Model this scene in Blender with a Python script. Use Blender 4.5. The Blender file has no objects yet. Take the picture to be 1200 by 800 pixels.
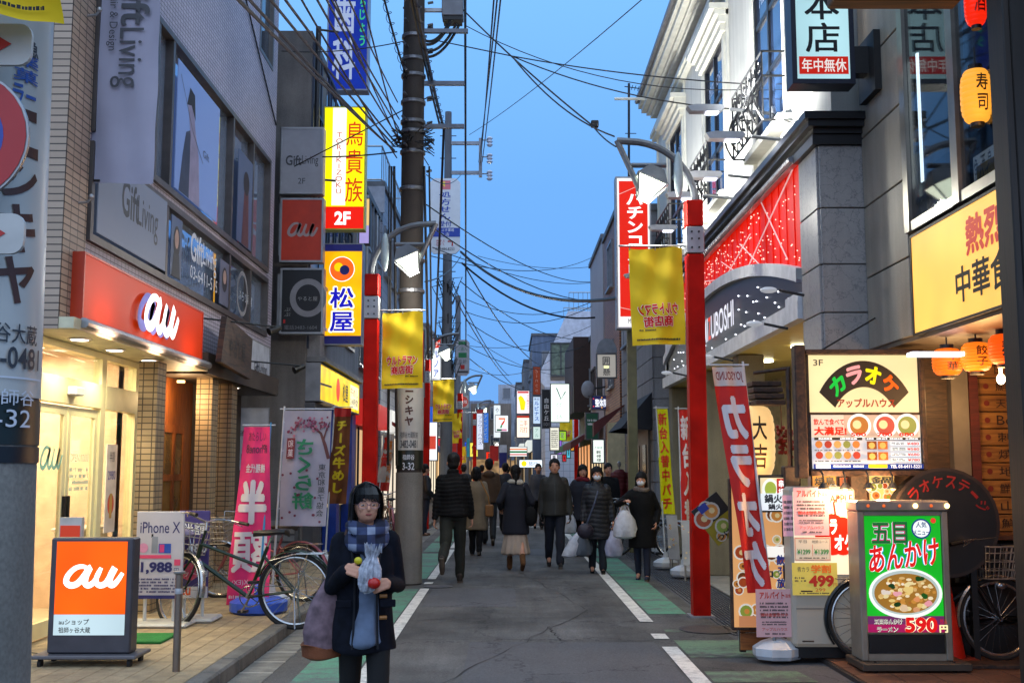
import bpy, bmesh, math, random
import numpy as np
from mathutils import Vector, Matrix
random.seed(7)
PI = math.pi
S = bpy.context.scene
COL = S.collection

# ---------------------------------------------------------------- camera
FOC = 1300.0
PITCH = math.atan2(149.0, FOC)
CAMZ = 1.6
cd = bpy.data.cameras.new('camera'); cam = bpy.data.objects.new('camera', cd); COL.objects.link(cam)
cd.sensor_width = 36; cd.lens = 36 * FOC / 1200; cd.clip_end = 2000; cd.clip_start = 0.05
cam.location = (0, 0, CAMZ); cam.rotation_euler = (PI/2 + PITCH, 0, 0.0)
cd.shift_x = 0.0
S.camera = cam
YAW = 5.0 / FOC
cam.rotation_euler[2] = -YAW

def ray(px, py):
    u = (px - 600) / FOC; v = (400 - py) / FOC
    c, s = math.cos(PITCH), math.sin(PITCH)
    d = Vector((u, c - v * s, s + v * c))
    return Matrix.Rotation(-YAW, 3, 'Z') @ d
def at(px, py, Y):
    d = ray(px, py); return Vector((d.x / d.y * Y, Y, CAMZ + d.z / d.y * Y))
def onx(px, py, X):
    d = ray(px, py); t = X / d.x; return Vector((X, d.y * t, CAMZ + d.z * t))
def gnd(px, py, z=0.0):
    d = ray(px, py); t = (z - CAMZ) / d.z; return Vector((d.x * t, d.y * t, z))

# ---------------------------------------------------------------- world, sun, exposure
W = bpy.data.worlds.new('World'); S.world = W; W.use_nodes = True
nt = W.node_tree; bg = nt.nodes['Background']
sky = nt.nodes.new('ShaderNodeTexSky'); sky.sky_type = 'NISHITA'; sky.sun_disc = False
sky.sun_elevation = math.radians(12); sky.sun_rotation = math.radians(180); sky.ozone_density = 6; sky.dust_density = 0
tc = nt.nodes.new('ShaderNodeTexCoord'); sp = nt.nodes.new('ShaderNodeSeparateXYZ'); nt.links.new(tc.outputs['Generated'], sp.inputs[0])
rp = nt.nodes.new('ShaderNodeValToRGB'); nt.links.new(sp.outputs[2], rp.inputs[0])
el = rp.color_ramp.elements
el[0].position = 0.0; el[0].color = (1.5, 3.9, 9.2, 1)
el[1].position = 1.0; el[1].color = (7.0, 11.5, 17.0, 1)
e = el.new(0.25); e.color = (1.9, 4.9, 10.6, 1)
e = el.new(0.42); e.color = (2.6, 6.3, 12.4, 1)
mx = nt.nodes.new('ShaderNodeMix'); mx.data_type = 'RGBA'; mx.inputs[0].default_value = 0.88
nt.links.new(sky.outputs[0], mx.inputs[6]); nt.links.new(rp.outputs[0], mx.inputs[7])
nt.links.new(mx.outputs[2], bg.inputs[0]); bg.inputs[1].default_value = 0.07
sd = bpy.data.lights.new('sun', 'SUN'); sun = bpy.data.objects.new('sun', sd); COL.objects.link(sun)
sd.energy = 1.12; sd.angle = math.radians(110); sd.color = (1.0, 0.93, 0.86)
sun.rotation_euler = (math.radians(48), 0, 0); sun.location = (0, 0, 30)
vs = S.view_settings; vs.view_transform = 'Standard'; vs.look = 'None'; vs.exposure = 0.55; vs.gamma = 1.0; vs.use_curve_mapping = False
S.render.engine = 'CYCLES'
cy = S.cycles; cy.use_denoising = True; cy.max_bounces = 6; cy.diffuse_bounces = 3; cy.glossy_bounces = 3
cy.transmission_bounces = 4; cy.transparent_max_bounces = 12; cy.sample_clamp_indirect = 4.0; cy.caustics_reflective = False; cy.caustics_refractive = False
cy.use_adaptive_sampling = True; cy.adaptive_threshold = 0.02

# ---------------------------------------------------------------- materials
def lin(h):
    if isinstance(h, (tuple, list)): return tuple(h[:3])
    h = h.lstrip('#'); h = ''.join(c * 2 for c in h) if len(h) == 3 else h; r = [int(h[i:i+2], 16) / 255 for i in (0, 2, 4)]
    return tuple(c / 12.92 if c <= .04045 else ((c + .055) / 1.055) ** 2.4 for c in r)
MC = {}; GL = .70
def nmat(name):
    m = bpy.data.materials.new(name); m.use_nodes = True
    return m, m.node_tree, m.node_tree.nodes['Principled BSDF']
def pt(h, rough=0.6, metal=0.0, var=0.12, scale=6.0, bump=0.0, bscale=60.0, spec=0.5, name=None):
    """paint with slight procedural wear"""
    key = ('p', h, rough, metal, var, scale, bump, bscale, spec)
    if key in MC: return MC[key]
    m, t, b = nmat(name or 'paint'); c = lin(h)
    b.inputs['Roughness'].default_value = rough; b.inputs['Metallic'].default_value = metal
    b.inputs['Specular IOR Level'].default_value = spec
    b.inputs['Base Color'].default_value = (*c, 1)
    if var > 0:
        g = t.nodes.new('ShaderNodeNewGeometry')
        n = t.nodes.new('ShaderNodeTexNoise'); n.inputs['Scale'].default_value = scale; n.inputs['Detail'].default_value = 4
        t.links.new(g.outputs['Position'], n.inputs['Vector'])
        r = t.nodes.new('ShaderNodeValToRGB'); t.links.new(n.outputs[0], r.inputs[0])
        r.color_ramp.elements[0].position = .3; r.color_ramp.elements[1].position = .7
        r.color_ramp.elements[0].color = (*[x * (1 - var * 1.6) for x in c], 1)
        r.color_ramp.elements[1].color = (*[min(1, x * (1 + var) + .004 * var) for x in c], 1)
        t.links.new(r.outputs[0], b.inputs['Base Color'])
    if bump > 0:
        g = t.nodes.new('ShaderNodeNewGeometry')
        n = t.nodes.new('ShaderNodeTexNoise'); n.inputs['Scale'].default_value = bscale; n.inputs['Detail'].default_value = 3
        t.links.new(g.outputs['Position'], n.inputs['Vector'])
        bp = t.nodes.new('ShaderNodeBump'); bp.inputs['Strength'].default_value = bump; bp.inputs['Distance'].default_value = 0.01
        t.links.new(n.outputs[0], bp.inputs['Height']); t.links.new(bp.outputs[0], b.inputs['Normal'])
    MC[key] = m; return m
def em(h, s=1.0, sample=False, var=0.0):
    """lit surface; base colour the same, so it also takes outside light"""
    key = ('e', h, s, sample, var)
    if key in MC: return MC[key]
    m, t, b = nmat('lit'); c = lin(h)
    b.inputs['Base Color'].default_value = (*[x * .4 for x in c], 1); b.inputs['Roughness'].default_value = .45; b.inputs['Specular IOR Level'].default_value = .2
    s *= GL; b.inputs['Emission Color'].default_value = (*c, 1); b.inputs['Emission Strength'].default_value = s
    if var > 0:
        g = t.nodes.new('ShaderNodeNewGeometry')
        n = t.nodes.new('ShaderNodeTexNoise'); n.inputs['Scale'].default_value = 2.2; n.inputs['Detail'].default_value = 1
        t.links.new(g.outputs['Position'], n.inputs['Vector'])
        r = t.nodes.new('ShaderNodeMapRange'); r.inputs[1].default_value = .3; r.inputs[2].default_value = .7
        r.inputs[3].default_value = s * (1 - var); r.inputs[4].default_value = s * (1 + var)
        t.links.new(n.outputs[0], r.inputs[0]); t.links.new(r.outputs[0], b.inputs['Emission Strength'])
    if not sample:
        try: m.cycles.emission_sampling = 'NONE'
        except Exception: pass
    MC[key] = m; return m
def glass(tint='#203040', refl=0.55, key='glass', clear=False):
    k = ('g', tint, refl, clear)
    if k in MC: return MC[k]
    m, t, b = nmat(key)
    if not clear:
        b.inputs['Base Color'].default_value = (*lin(tint), 1); b.inputs['Roughness'].default_value = .04
        b.inputs['Specular IOR Level'].default_value = refl * 2
        if refl > .85: b.inputs['Metallic'].default_value = .6; b.inputs['Base Color'].default_value = (.34, .43, .58, 1)
        n = t.nodes.new('ShaderNodeTexNoise'); n.inputs['Scale'].default_value = .9
        g = t.nodes.new('ShaderNodeNewGeometry'); t.links.new(g.outputs['Position'], n.inputs['Vector'])
        bp = t.nodes.new('ShaderNodeBump'); bp.inputs['Strength'].default_value = .15; bp.inputs['Distance'].default_value = .02
        t.links.new(n.outputs[0], bp.inputs['Height']); t.links.new(bp.outputs[0], b.inputs['Normal'])
    else:
        o = t.nodes['Material Output']; tr = t.nodes.new('ShaderNodeBsdfTransparent'); gl = t.nodes.new('ShaderNodeBsdfGlossy')
        gl.inputs['Roughness'].default_value = .03; tr.inputs[0].default_value = (*lin(tint), 1)
        lw = t.nodes.new('ShaderNodeLayerWeight'); pw = t.nodes.new('ShaderNodeMath'); pw.operation = 'POWER'; pw.inputs[1].default_value = 5; t.links.new(lw.outputs['Facing'], pw.inputs[0])
        fr = t.nodes.new('ShaderNodeMath'); fr.operation = 'MULTIPLY_ADD'; fr.inputs[1].default_value = .8; fr.inputs[2].default_value = .04; t.links.new(pw.outputs[0], fr.inputs[0])
        mxx = t.nodes.new('ShaderNodeMixShader'); t.links.new(fr.outputs[0], mxx.inputs[0])
        t.links.new(tr.outputs[0], mxx.inputs[1]); t.links.new(gl.outputs[0], mxx.inputs[2]); t.links.new(mxx.outputs[0], o.inputs[0])
    MC[k] = m; return m
def brickmat(c1, c2, mortar, bw, bh, ms=.006, rough=.55, axes='YZ', bump=.4, offset=.5, name='tile'):
    """small wall tiles too fine to pick apart: relief and colour only"""
    m, t, b = nmat(name)
    g = t.nodes.new('ShaderNodeNewGeometry'); s = t.nodes.new('ShaderNodeSeparateXYZ'); t.links.new(g.outputs['Position'], s.inputs[0])
    cb = t.nodes.new('ShaderNodeCombineXYZ'); ix = {'X': 0, 'Y': 1, 'Z': 2}
    if axes == 'HZ':
        ad = t.nodes.new('ShaderNodeMath'); ad.operation = 'ADD'; t.links.new(s.outputs[0], ad.inputs[0]); t.links.new(s.outputs[1], ad.inputs[1])
        t.links.new(ad.outputs[0], cb.inputs[0])
    else: t.links.new(s.outputs[ix[axes[0]]], cb.inputs[0])
    t.links.new(s.outputs[ix[axes[-1]]], cb.inputs[1])
    k = t.nodes.new('ShaderNodeTexBrick'); t.links.new(cb.outputs[0], k.inputs['Vector'])
    k.inputs['Scale'].default_value = 1; k.inputs['Brick Width'].default_value = bw; k.inputs['Row Height'].default_value = bh
    k.inputs['Mortar Size'].default_value = ms; k.offset = offset
    k.inputs['Color1'].default_value = (*lin(c1), 1); k.inputs['Color2'].default_value = (*lin(c2), 1); k.inputs['Mortar'].default_value = (*lin(mortar), 1)
    n = t.nodes.new('ShaderNodeTexNoise'); n.inputs['Scale'].default_value = .8; n.inputs['Detail'].default_value = 5; t.links.new(g.outputs['Position'], n.inputs['Vector'])
    rr = t.nodes.new('ShaderNodeMapRange'); rr.inputs[3].default_value = .72; rr.inputs[4].default_value = 1.2; t.links.new(n.outputs[0], rr.inputs[0])
    mm = t.nodes.new('ShaderNodeVectorMath'); mm.operation = 'MULTIPLY'; t.links.new(k.outputs[0], mm.inputs[0]); t.links.new(rr.outputs[0], mm.inputs[1])
    t.links.new(mm.outputs[0], b.inputs['Base Color']); b.inputs['Roughness'].default_value = rough
    bp = t.nodes.new('ShaderNodeBump'); bp.invert = True; bp.inputs['Strength'].default_value = bump; bp.inputs['Distance'].default_value = .006
    t.links.new(k.outputs['Fac'], bp.inputs['Height']); t.links.new(bp.outputs[0], b.inputs['Normal'])
    return m
def stained(c, rough=.85, amt=.35, name='concrete', vs_=.6, fine=.15, bump=.25, veins=None):
    """plaster / concrete / stone: blotches, vertical run marks and fine grain"""
    m, t, b = nmat(name); c = lin(c)
    g = t.nodes.new('ShaderNodeNewGeometry')
    n = t.nodes.new('ShaderNodeTexNoise'); n.inputs['Scale'].default_value = vs_; n.inputs['Detail'].default_value = 8; n.inputs['Roughness'].default_value = .65
    t.links.new(g.outputs['Position'], n.inputs['Vector'])
    mp = t.nodes.new('ShaderNodeMapping'); mp.inputs['Scale'].default_value = (5, 5, .35); t.links.new(g.outputs['Position'], mp.inputs[0])
    n2 = t.nodes.new('ShaderNodeTexNoise'); n2.inputs['Scale'].default_value = 1.6; n2.inputs['Detail'].default_value = 4; t.links.new(mp.outputs[0], n2.inputs['Vector'])
    n3 = t.nodes.new('ShaderNodeTexNoise'); n3.inputs['Scale'].default_value = 90; n3.inputs['Detail'].default_value = 2; t.links.new(g.outputs['Position'], n3.inputs['Vector'])
    def rng(nd, a, z):
        r = t.nodes.new('ShaderNodeMapRange'); r.inputs[1].default_value = .32; r.inputs[2].default_value = .68
        r.inputs[3].default_value = a; r.inputs[4].default_value = z; t.links.new(nd.outputs[0], r.inputs[0]); return r
    a1 = rng(n, 1 - amt, 1 + amt * .35); a2 = rng(n2, 1 - amt * .7, 1.05); a3 = rng(n3, 1 - fine, 1 + fine)
    p1 = t.nodes.new('ShaderNodeMath'); p1.operation = 'MULTIPLY'; t.links.new(a1.outputs[0], p1.inputs[0]); t.links.new(a2.outputs[0], p1.inputs[1])
    p2 = t.nodes.new('ShaderNodeMath'); p2.operation = 'MULTIPLY'; t.links.new(p1.outputs[0], p2.inputs[0]); t.links.new(a3.outputs[0], p2.inputs[1])
    mm = t.nodes.new('ShaderNodeVectorMath'); mm.operation = 'SCALE'; mm.inputs[0].default_value = c; t.links.new(p2.outputs[0], mm.inputs['Scale'])
    out = mm.outputs[0]
    if veins:
        v = t.nodes.new('ShaderNodeTexVoronoi'); v.feature = 'DISTANCE_TO_EDGE'; v.inputs['Scale'].default_value = 7
        ad = t.nodes.new('ShaderNodeVectorMath'); ad.operation = 'ADD'; t.links.new(g.outputs['Position'], ad.inputs[0]); t.links.new(n.outputs[1], ad.inputs[1])
        t.links.new(ad.outputs[0], v.inputs['Vector'])
        r = t.nodes.new('ShaderNodeMapRange'); r.inputs[1].default_value = 0; r.inputs[2].default_value = .035; r.inputs[3].default_value = .75; r.inputs[4].default_value = 0
        t.links.new(v.outputs[0], r.inputs[0])
        mxx = t.nodes.new('ShaderNodeMix'); mxx.data_type = 'RGBA'; t.links.new(r.outputs[0], mxx.inputs[0]); t.links.new(out, mxx.inputs[6]); mxx.inputs[7].default_value = (*lin(veins), 1)
        out = mxx.outputs[2]
    t.links.new(out, b.inputs['Base Color']); b.inputs['Roughness'].default_value = rough
    if bump:
        bp = t.nodes.new('ShaderNodeBump'); bp.inputs['Strength'].default_value = bump; bp.inputs['Distance'].default_value = .004
        t.links.new(n3.outputs[0], bp.inputs['Height']); t.links.new(bp.outputs[0], b.inputs['Normal'])
    return m
def woodmat(c1, c2, rough=.6, sc=(2, 30, 30)):
    m, t, b = nmat('wood')
    g = t.nodes.new('ShaderNodeNewGeometry'); mp = t.nodes.new('ShaderNodeMapping'); mp.inputs['Scale'].default_value = sc; t.links.new(g.outputs['Position'], mp.inputs[0])
    n = t.nodes.new('ShaderNodeTexNoise'); n.inputs['Scale'].default_value = 1.4; n.inputs['Detail'].default_value = 6; n.inputs['Distortion'].default_value = 1.2; t.links.new(mp.outputs[0], n.inputs['Vector'])
    r = t.nodes.new('ShaderNodeValToRGB'); r.color_ramp.elements[0].position = .33; r.color_ramp.elements[1].position = .66
    r.color_ramp.elements[0].color = (*lin(c1), 1); r.color_ramp.elements[1].color = (*lin(c2), 1)
    t.links.new(n.outputs[0], r.inputs[0]); t.links.new(r.outputs[0], b.inputs['Base Color']); b.inputs['Roughness'].default_value = rough
    bp = t.nodes.new('ShaderNodeBump'); bp.inputs['Strength'].default_value = .3; bp.inputs['Distance'].default_value = .004; t.links.new(n.outputs[0], bp.inputs['Height']); t.links.new(bp.outputs[0], b.inputs['Normal'])
    return m

# ---------------------------------------------------------------- objects
def tag(o, label=None, cat=None, group=None, kind=None):
    if label: o['label'] = label
    if cat: o['category'] = cat
    if group: o['group'] = group
    if kind: o['kind'] = kind
    return o
def thing(name, label, cat, loc=(0, 0, 0), rz=0.0, group=None):
    o = bpy.data.objects.new(name, None); COL.objects.link(o); o.empty_display_size = .2
    o.location = loc; o.rotation_euler = (0, 0, rz)
    return tag(o, label, cat, group)
def wloc(o):
    v = Vector((0, 0, 0)); m = Matrix.Identity(4)
    while o is not None:
        m = (Matrix.Translation(o.location) @ o.rotation_euler.to_matrix().to_4x4()) @ m; o = o.parent
    return m
def kids(o): return [c for c in ALLKIDS.get(o.name, [])]
ALLKIDS = {}
def setp(o, p):
    o.parent = p; ALLKIDS.setdefault(p.name, []).append(o)
def copy_tree(o, parent=None):
    c = o.copy(); COL.objects.link(c)
    if parent is not None: setp(c, parent)
    for ch in kids(o): copy_tree(ch, c)
    return c
def place(o, loc, rz=0.0, label=None):
    o.location = loc; o.rotation_euler = (0, 0, rz)
    if label: o['label'] = label
    return o

TXC = {}
def glyphs(s, bold):
    if bold > .004 and any(ord(c) > 0x3400 for c in s) or bold > .04:
        k = (s, 'x', bold)
        if k not in TXC:
            vs, fs = glyphs(s, 0.0); V = []; Fc = []; n = 8 if bold > .035 else 4; d = bold * .95
            sh = [(0, 0)] + [(d * math.cos(2 * PI * (i + .5) / n), d * math.sin(2 * PI * (i + .5) / n)) for i in range(n)]
            for dx, dy in sh: m = len(V); V += [(x + dx, y + dy) for x, y in vs]; Fc += [tuple(i + m for i in f) for f in fs]
            TXC[k] = (V, Fc, len(sh))
        return TXC[k]
    k = (s, bold)
    if k not in TXC:
        cu = bpy.data.curves.new('t', 'FONT'); cu.body = s; cu.offset = bold; cu.resolution_u = 3 if len(s) < 12 else 2
        ob = bpy.data.objects.new('t', cu); m = bpy.data.meshes.new_from_object(ob)
        vs = [(v.co.x, v.co.y) for v in m.vertices]; fs = [tuple(p.vertices) for p in m.polygons]
        bpy.data.objects.remove(ob); bpy.data.meshes.remove(m); bpy.data.curves.remove(cu)
        TXC[k] = (vs, fs)
    return TXC[k]
def bbox2(vs):
    xs = [v[0] for v in vs]; ys = [v[1] for v in vs]
    return min(xs), min(ys), max(xs), max(ys)

def layers(g):
    """the shifted copies of a bold glyph, one by one (each is laid a hair above the last)"""
    K = g[2] if len(g) > 2 else 1; nv, nf = len(g[0]) // K, len(g[1]) // K
    return [(g[0][i * nv:(i + 1) * nv], [tuple(j - i * nv for j in f) for f in g[1][i * nf:(i + 1) * nf]]) for i in range(K)]

class MB:
    def __init__(s): s.v = []; s.f = []; s.m = []; s.mats = []
    def mi(s, mat):
        if mat is None: return 0
        if mat not in s.mats: s.mats.append(mat)
        return s.mats.index(mat)
    def add(s, vs, fs, mat=None):
        n = len(s.v); k = s.mi(mat)
        s.v.extend(tuple(v) for v in vs); s.f.extend(tuple(i + n for i in f) for f in fs); s.m.extend([k] * len(fs)); return s
    def box(s, x0, x1, y0, y1, z0, z1, mat=None):
        vs = [(x, y, z) for z in (z0, z1) for y in (y0, y1) for x in (x0, x1)]
        return s.add(vs, [(0, 2, 3, 1), (4, 5, 7, 6), (0, 1, 5, 4), (2, 6, 7, 3), (0, 4, 6, 2), (1, 3, 7, 5)], mat)
    def bbox(s, x0, x1, y0, y1, z0, z1, b=.004, mat=None):
        """box with chamfered edges"""
        vs = []; 
        X = (x0, x1); Y = (y0, y1); Z = (z0, z1)
        idx = {}
        for i in (0, 1):
            for j in (0, 1):
                for k in (0, 1):
                    c = (X[i], Y[j], Z[k]); d = ((1, -1)[i] * b, (1, -1)[j] * b, (1, -1)[k] * b)
                    for a in range(3):
                        p = [c[q] + (d[q] if q != a else 0) for q in range(3)]
                        # a: the axis kept at the face
                        idx[(i, j, k, a)] = len(vs); vs.append(tuple(p))
        I = lambda i, j, k, a: idx[(i, j, k, a)]
        fs = [(I(0,0,0,0), I(0,0,1,0), I(0,1,1,0), I(0,1,0,0)), (I(1,0,0,0), I(1,1,0,0), I(1,1,1,0), I(1,0,1,0)),
              (I(0,0,0,1), I(1,0,0,1), I(1,0,1,1), I(0,0,1,1)), (I(0,1,0,1), I(0,1,1,1), I(1,1,1,1), I(1,1,0,1)),
              (I(0,0,0,2), I(0,1,0,2), I(1,1,0,2), I(1,0,0,2)), (I(0,0,1,2), I(1,0,1,2), I(1,1,1,2), I(0,1,1,2))]
        for i in (0, 1):
            for j in (0, 1):
                fs.append((I(i,j,0,0), I(i,j,1,0), I(i,j,1,1), I(i,j,0,1)))
                fs.append((I(i,0,j,0), I(i,1,j,0), I(i,1,j,2), I(i,0,j,2)))
                fs.append((I(0,i,j,1), I(1,i,j,1), I(1,i,j,2), I(0,i,j,2)))
        for i in (0, 1):
            for j in (0, 1):
                for k in (0, 1): fs.append((I(i,j,k,0), I(i,j,k,1), I(i,j,k,2)))
        return s.add(vs, fs, mat)
    def quad(s, a, b, c, d, mat=None): return s.add([a, b, c, d], [(0, 1, 2, 3)], mat)
    def tube(s, pts, r, n=8, mat=None, closed=False):
        pts = [Vector(p) for p in pts]; rs = r if isinstance(r, (list, tuple)) else [r] * len(pts)
        vs = []; up = None; N = len(pts)
        for i, p in enumerate(pts):
            if closed: d = pts[(i + 1) % N] - pts[i - 1]
            else: d = pts[min(i + 1, N - 1)] - pts[max(i - 1, 0)]
            if d.length < 1e-9: d = Vector((0, 0, 1))
            d.normalize()
            if up is None:
                up = Vector((0, 0, 1)) if abs(d.z) < .9 else Vector((1, 0, 0))
            a = d.cross(up)
            if a.length < 1e-6: a = d.cross(Vector((1, 0, 0)))
            a.normalize(); b = a.cross(d); up = b
            for k in range(n):
                t = 2 * PI * k / n; vs.append(p + (a * math.cos(t) + b * math.sin(t)) * rs[i])
        fs = []
        M = N if closed else N - 1
        for i in range(M):
            for k in range(n):
                j = (i + 1) % N; fs.append((i * n + k, i * n + (k + 1) % n, j * n + (k + 1) % n, j * n + k))
        if not closed:
            fs.append(tuple(range(n))[::-1]); fs.append(tuple(range((N - 1) * n, N * n)))
        return s.add(vs, fs, mat)
    def cyl(s, p0, p1, r0, r1=None, n=12, mat=None): return s.tube([p0, p1], [r0, r0 if r1 is None else r1], n, mat)
    def lathe(s, prof, n=16, c=(0, 0, 0), mat=None):
        vs = []; 
        for r, z in prof:
            for k in range(n):
                t = 2 * PI * k / n; vs.append((c[0] + r * math.cos(t), c[1] + r * math.sin(t), c[2] + z))
        fs = [(i * n + k, i * n + (k + 1) % n, (i + 1) * n + (k + 1) % n, (i + 1) * n + k) for i in range(len(prof) - 1) for k in range(n)]
        fs.append(tuple(range(n))[::-1]); fs.append(tuple(range((len(prof) - 1) * n, len(prof) * n)))
        return s.add(vs, fs, mat)
    def ell(s, c, r, n=12, m=8, mat=None):
        vs = [(c[0], c[1], c[2] - r[2])]
        for i in range(1, m):
            a = -PI / 2 + PI * i / m
            for k in range(n):
                t = 2 * PI * k / n; vs.append((c[0] + r[0] * math.cos(a) * math.cos(t), c[1] + r[1] * math.cos(a) * math.sin(t), c[2] + r[2] * math.sin(a)))
        vs.append((c[0], c[1], c[2] + r[2])); fs = []
        for k in range(n): fs.append((0, 1 + (k + 1) % n, 1 + k))
        for i in range(m - 2):
            for k in range(n): fs.append((1 + i * n + k, 1 + i * n + (k + 1) % n, 1 + (i + 1) * n + (k + 1) % n, 1 + (i + 1) * n + k))
        L = len(vs) - 1
        for k in range(n): fs.append((L, 1 + (m - 2) * n + k, 1 + (m - 2) * n + (k + 1) % n))
        return s.add(vs, fs, mat)
    def extr(s, poly, o, r, u, d, mat=None):
        """polygon (2d) extruded: front face at o + r*x + u*y, depth d backwards (against r x u)"""
        o, r, u = Vector(o), Vector(r), Vector(u); n = r.cross(u); N = len(poly)
        f = [o + r * x + u * y for x, y in poly]; b = [p - n * d for p in f]
        fs = [tuple(range(N)), tuple(range(N, 2 * N))[::-1]] + [(i, i + N, (i + 1) % N + N, (i + 1) % N) for i in range(N)]
        return s.add(f + b, fs, mat)
    def build(s, name, mats=None, parent=None, world=False, smooth=False, kind=None, label=None, group=None, cat=None):
        if not s.v: return None
        me = bpy.data.meshes.new(name); vs = s.v
        if world and parent is not None:
            M = wloc(parent).inverted(); vs = [tuple(M @ Vector(v)) for v in vs]
        me.from_pydata(vs, [], s.f)
        ms = s.mats if s.mats else ([mats] if not isinstance(mats, (list, tuple)) else list(mats))
        if s.mats and mats is not None: ms = list(s.mats)
        for m in ms: me.materials.append(m)
        me.polygons.foreach_set('material_index', s.m)
        if smooth: me.polygons.foreach_set('use_smooth', [True] * len(s.f))
        me.update()
        o = bpy.data.objects.new(name, me); COL.objects.link(o)
        if smooth and smooth != 'all':
            try: me.set_sharp_from_angle(angle=math.radians(38))
            except Exception: pass
        if parent is not None: setp(o, parent)
        return tag(o, label, cat, group, kind)

# ---- drawing on a flat panel. coordinates are fractions, x right, y down
ROT = {'ー': 1, '-': 1, '~': 1}
class Face:
    def __init__(s, o, r, u, w, h, bend=None):
        s.o, s.r, s.u, s.w, s.h = Vector(o), Vector(r), Vector(u), w, h
        s.n = s.r.cross(s.u); s.mb = MB(); s.lift = .002; s.bend = bend
    def P(s, x, y):
        if s.bend: return s.bend(x, y, s.lift)
        return s.o + s.r * (x * s.w) + s.u * ((1 - y) * s.h) + s.n * s.lift
    def add(s, vs, fs, mat, cut=True, dl=.0006):
        if s.bend and cut:
            bm = bmesh.new(); q = [bm.verts.new((x, y, 0)) for x, y in vs]
            for f in fs:
                try: bm.faces.new([q[i] for i in f])
                except ValueError: pass
            for ax, n in ((0, 16), (1, 16)):
                lo, hi = min(v[ax] for v in vs), max(v[ax] for v in vs)
                for i in range(1, n * 2):
                    c = i / (n * 2)
                    if lo < c < hi: co = [0, 0, 0]; no = [0, 0, 0]; co[ax] = c; no[ax] = 1; bmesh.ops.bisect_plane(bm, geom=bm.verts[:] + bm.edges[:] + bm.faces[:], plane_co=co, plane_no=no)
            bm.verts.index_update(); vs = [(v.co.x, v.co.y) for v in bm.verts]; fs = [tuple(v.index for v in f.verts) for f in bm.faces]; bm.free()
        s.mb.add([s.P(x, y) for x, y in vs], fs, mat); s.lift += dl
    def rect(s, x0, y0, x1, y1, mat): s.add([(x0, y1), (x1, y1), (x1, y0), (x0, y0)], [(0, 1, 2, 3)], mat); return s
    def poly(s, pts, mat): s.add(pts, [tuple(range(len(pts)))], mat); return s
    def disc(s, cx, cy, r, mat, ry=None, n=28):
        ry = ry or r * s.w / s.h
        return s.poly([(cx + r * math.cos(-2 * PI * k / n), cy + ry * math.sin(-2 * PI * k / n)) for k in range(n)], mat)
    def ring(s, cx, cy, r, t, mat, n=32, ry=None):
        k_ = s.w / s.h; ry = ry or r * k_; ri = r - t; ryi = ry - t * k_
        vs = []; fs = []
        for k in range(n):
            a = 2 * PI * k / n; vs += [(cx + r * math.cos(a), cy + ry * math.sin(a)), (cx + ri * math.cos(a), cy + ryi * math.sin(a))]
        for k in range(n): j = (k + 1) % n; fs.append((2 * k, 2 * k + 1, 2 * j + 1, 2 * j))
        s.add(vs, fs, mat); return s
    def line(s, pts, t, mat):
        """polyline of width t (fraction of the panel's width)"""
        k_ = s.w / s.h; P_ = [(x, y / k_) for x, y in pts]; N = len(P_); L = []
        for i in range(N):
            a = P_[max(i - 1, 0)]; b = P_[min(i + 1, N - 1)]; dx, dy = b[0] - a[0], b[1] - a[1]; l = math.hypot(dx, dy) or 1
            tt = t[i] if isinstance(t, (list, tuple)) else t
            L.append(((P_[i][0] - dy / l * tt / 2, (P_[i][1] + dx / l * tt / 2) * k_), (P_[i][0] + dy / l * tt / 2, (P_[i][1] - dx / l * tt / 2) * k_)))
        vs = [p for q in L for p in q]; s.add(vs, [(2 * i, 2 * i + 2, 2 * i + 3, 2 * i + 1) for i in range(N - 1)], mat); return s
    def text(s, t, x0, y0, x1, y1, mat, bold=.0, warp=None, flip=False):
        g = glyphs(t, bold); vs = g[0]
        if not vs: return s
        a, b, c, d = bbox2(vs); ww = (c - a) or 1; hh = (d - b) or 1
        for vs, fs in layers(g):
          q = []
          for x, y in vs:
            fx = (x - a) / ww; fy = 1 - (y - b) / hh
            if flip: fx = 1 - fx
            X, Y = x0 + (x1 - x0) * fx, y0 + (y1 - y0) * fy
            if warp: X, Y = warp(fx, fy, X, Y)
            q.append((X, Y))
          s.add(q, [f[::-1] for f in fs] if flip else fs, mat, dl=.0002)
        s.lift += .0004; return s
    def vtext(s, t, x0, y0, x1, y1, mat, bold=.0, flip=False, fill=.9):
        n = len(t); ch = (y1 - y0) / n; LV = {}
        for i, c in enumerate(t):
            g = glyphs(c, bold); vs = g[0]
            if not vs: continue
            a, b, cc, d = bbox2(vs); mx_, my_ = (a + cc) / 2, (b + d) / 2; big = max(cc - a, d - b)
            sx = (x1 - x0) * fill / max(1.0, 1.0); sy = ch * fill
            if c.isascii(): sx *= 1.25; sy *= 1.25
            cxx, cyy = (x0 + x1) / 2, y0 + ch * (i + .5)
            for li, (vs, fs) in enumerate(layers(g)):
              V, Fs = LV.setdefault(li, ([], [])); k = len(V)
              for x, y in vs:
                dx, dy = x - mx_, y - my_
                if c in ROT: dx, dy = -dy, -dx * -1; dx, dy = (y - my_), (mx_ - x) * 1.0
                if flip: dx = -dx
                V.append((cxx + dx * sx, cyy - dy * sy))
              Fs += [tuple(j + k for j in (f[::-1] if flip else f)) for f in fs]
        for V, Fs in LV.values(): s.add(V, Fs, mat, dl=.0002)
        s.lift += .0004; return s
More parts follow.
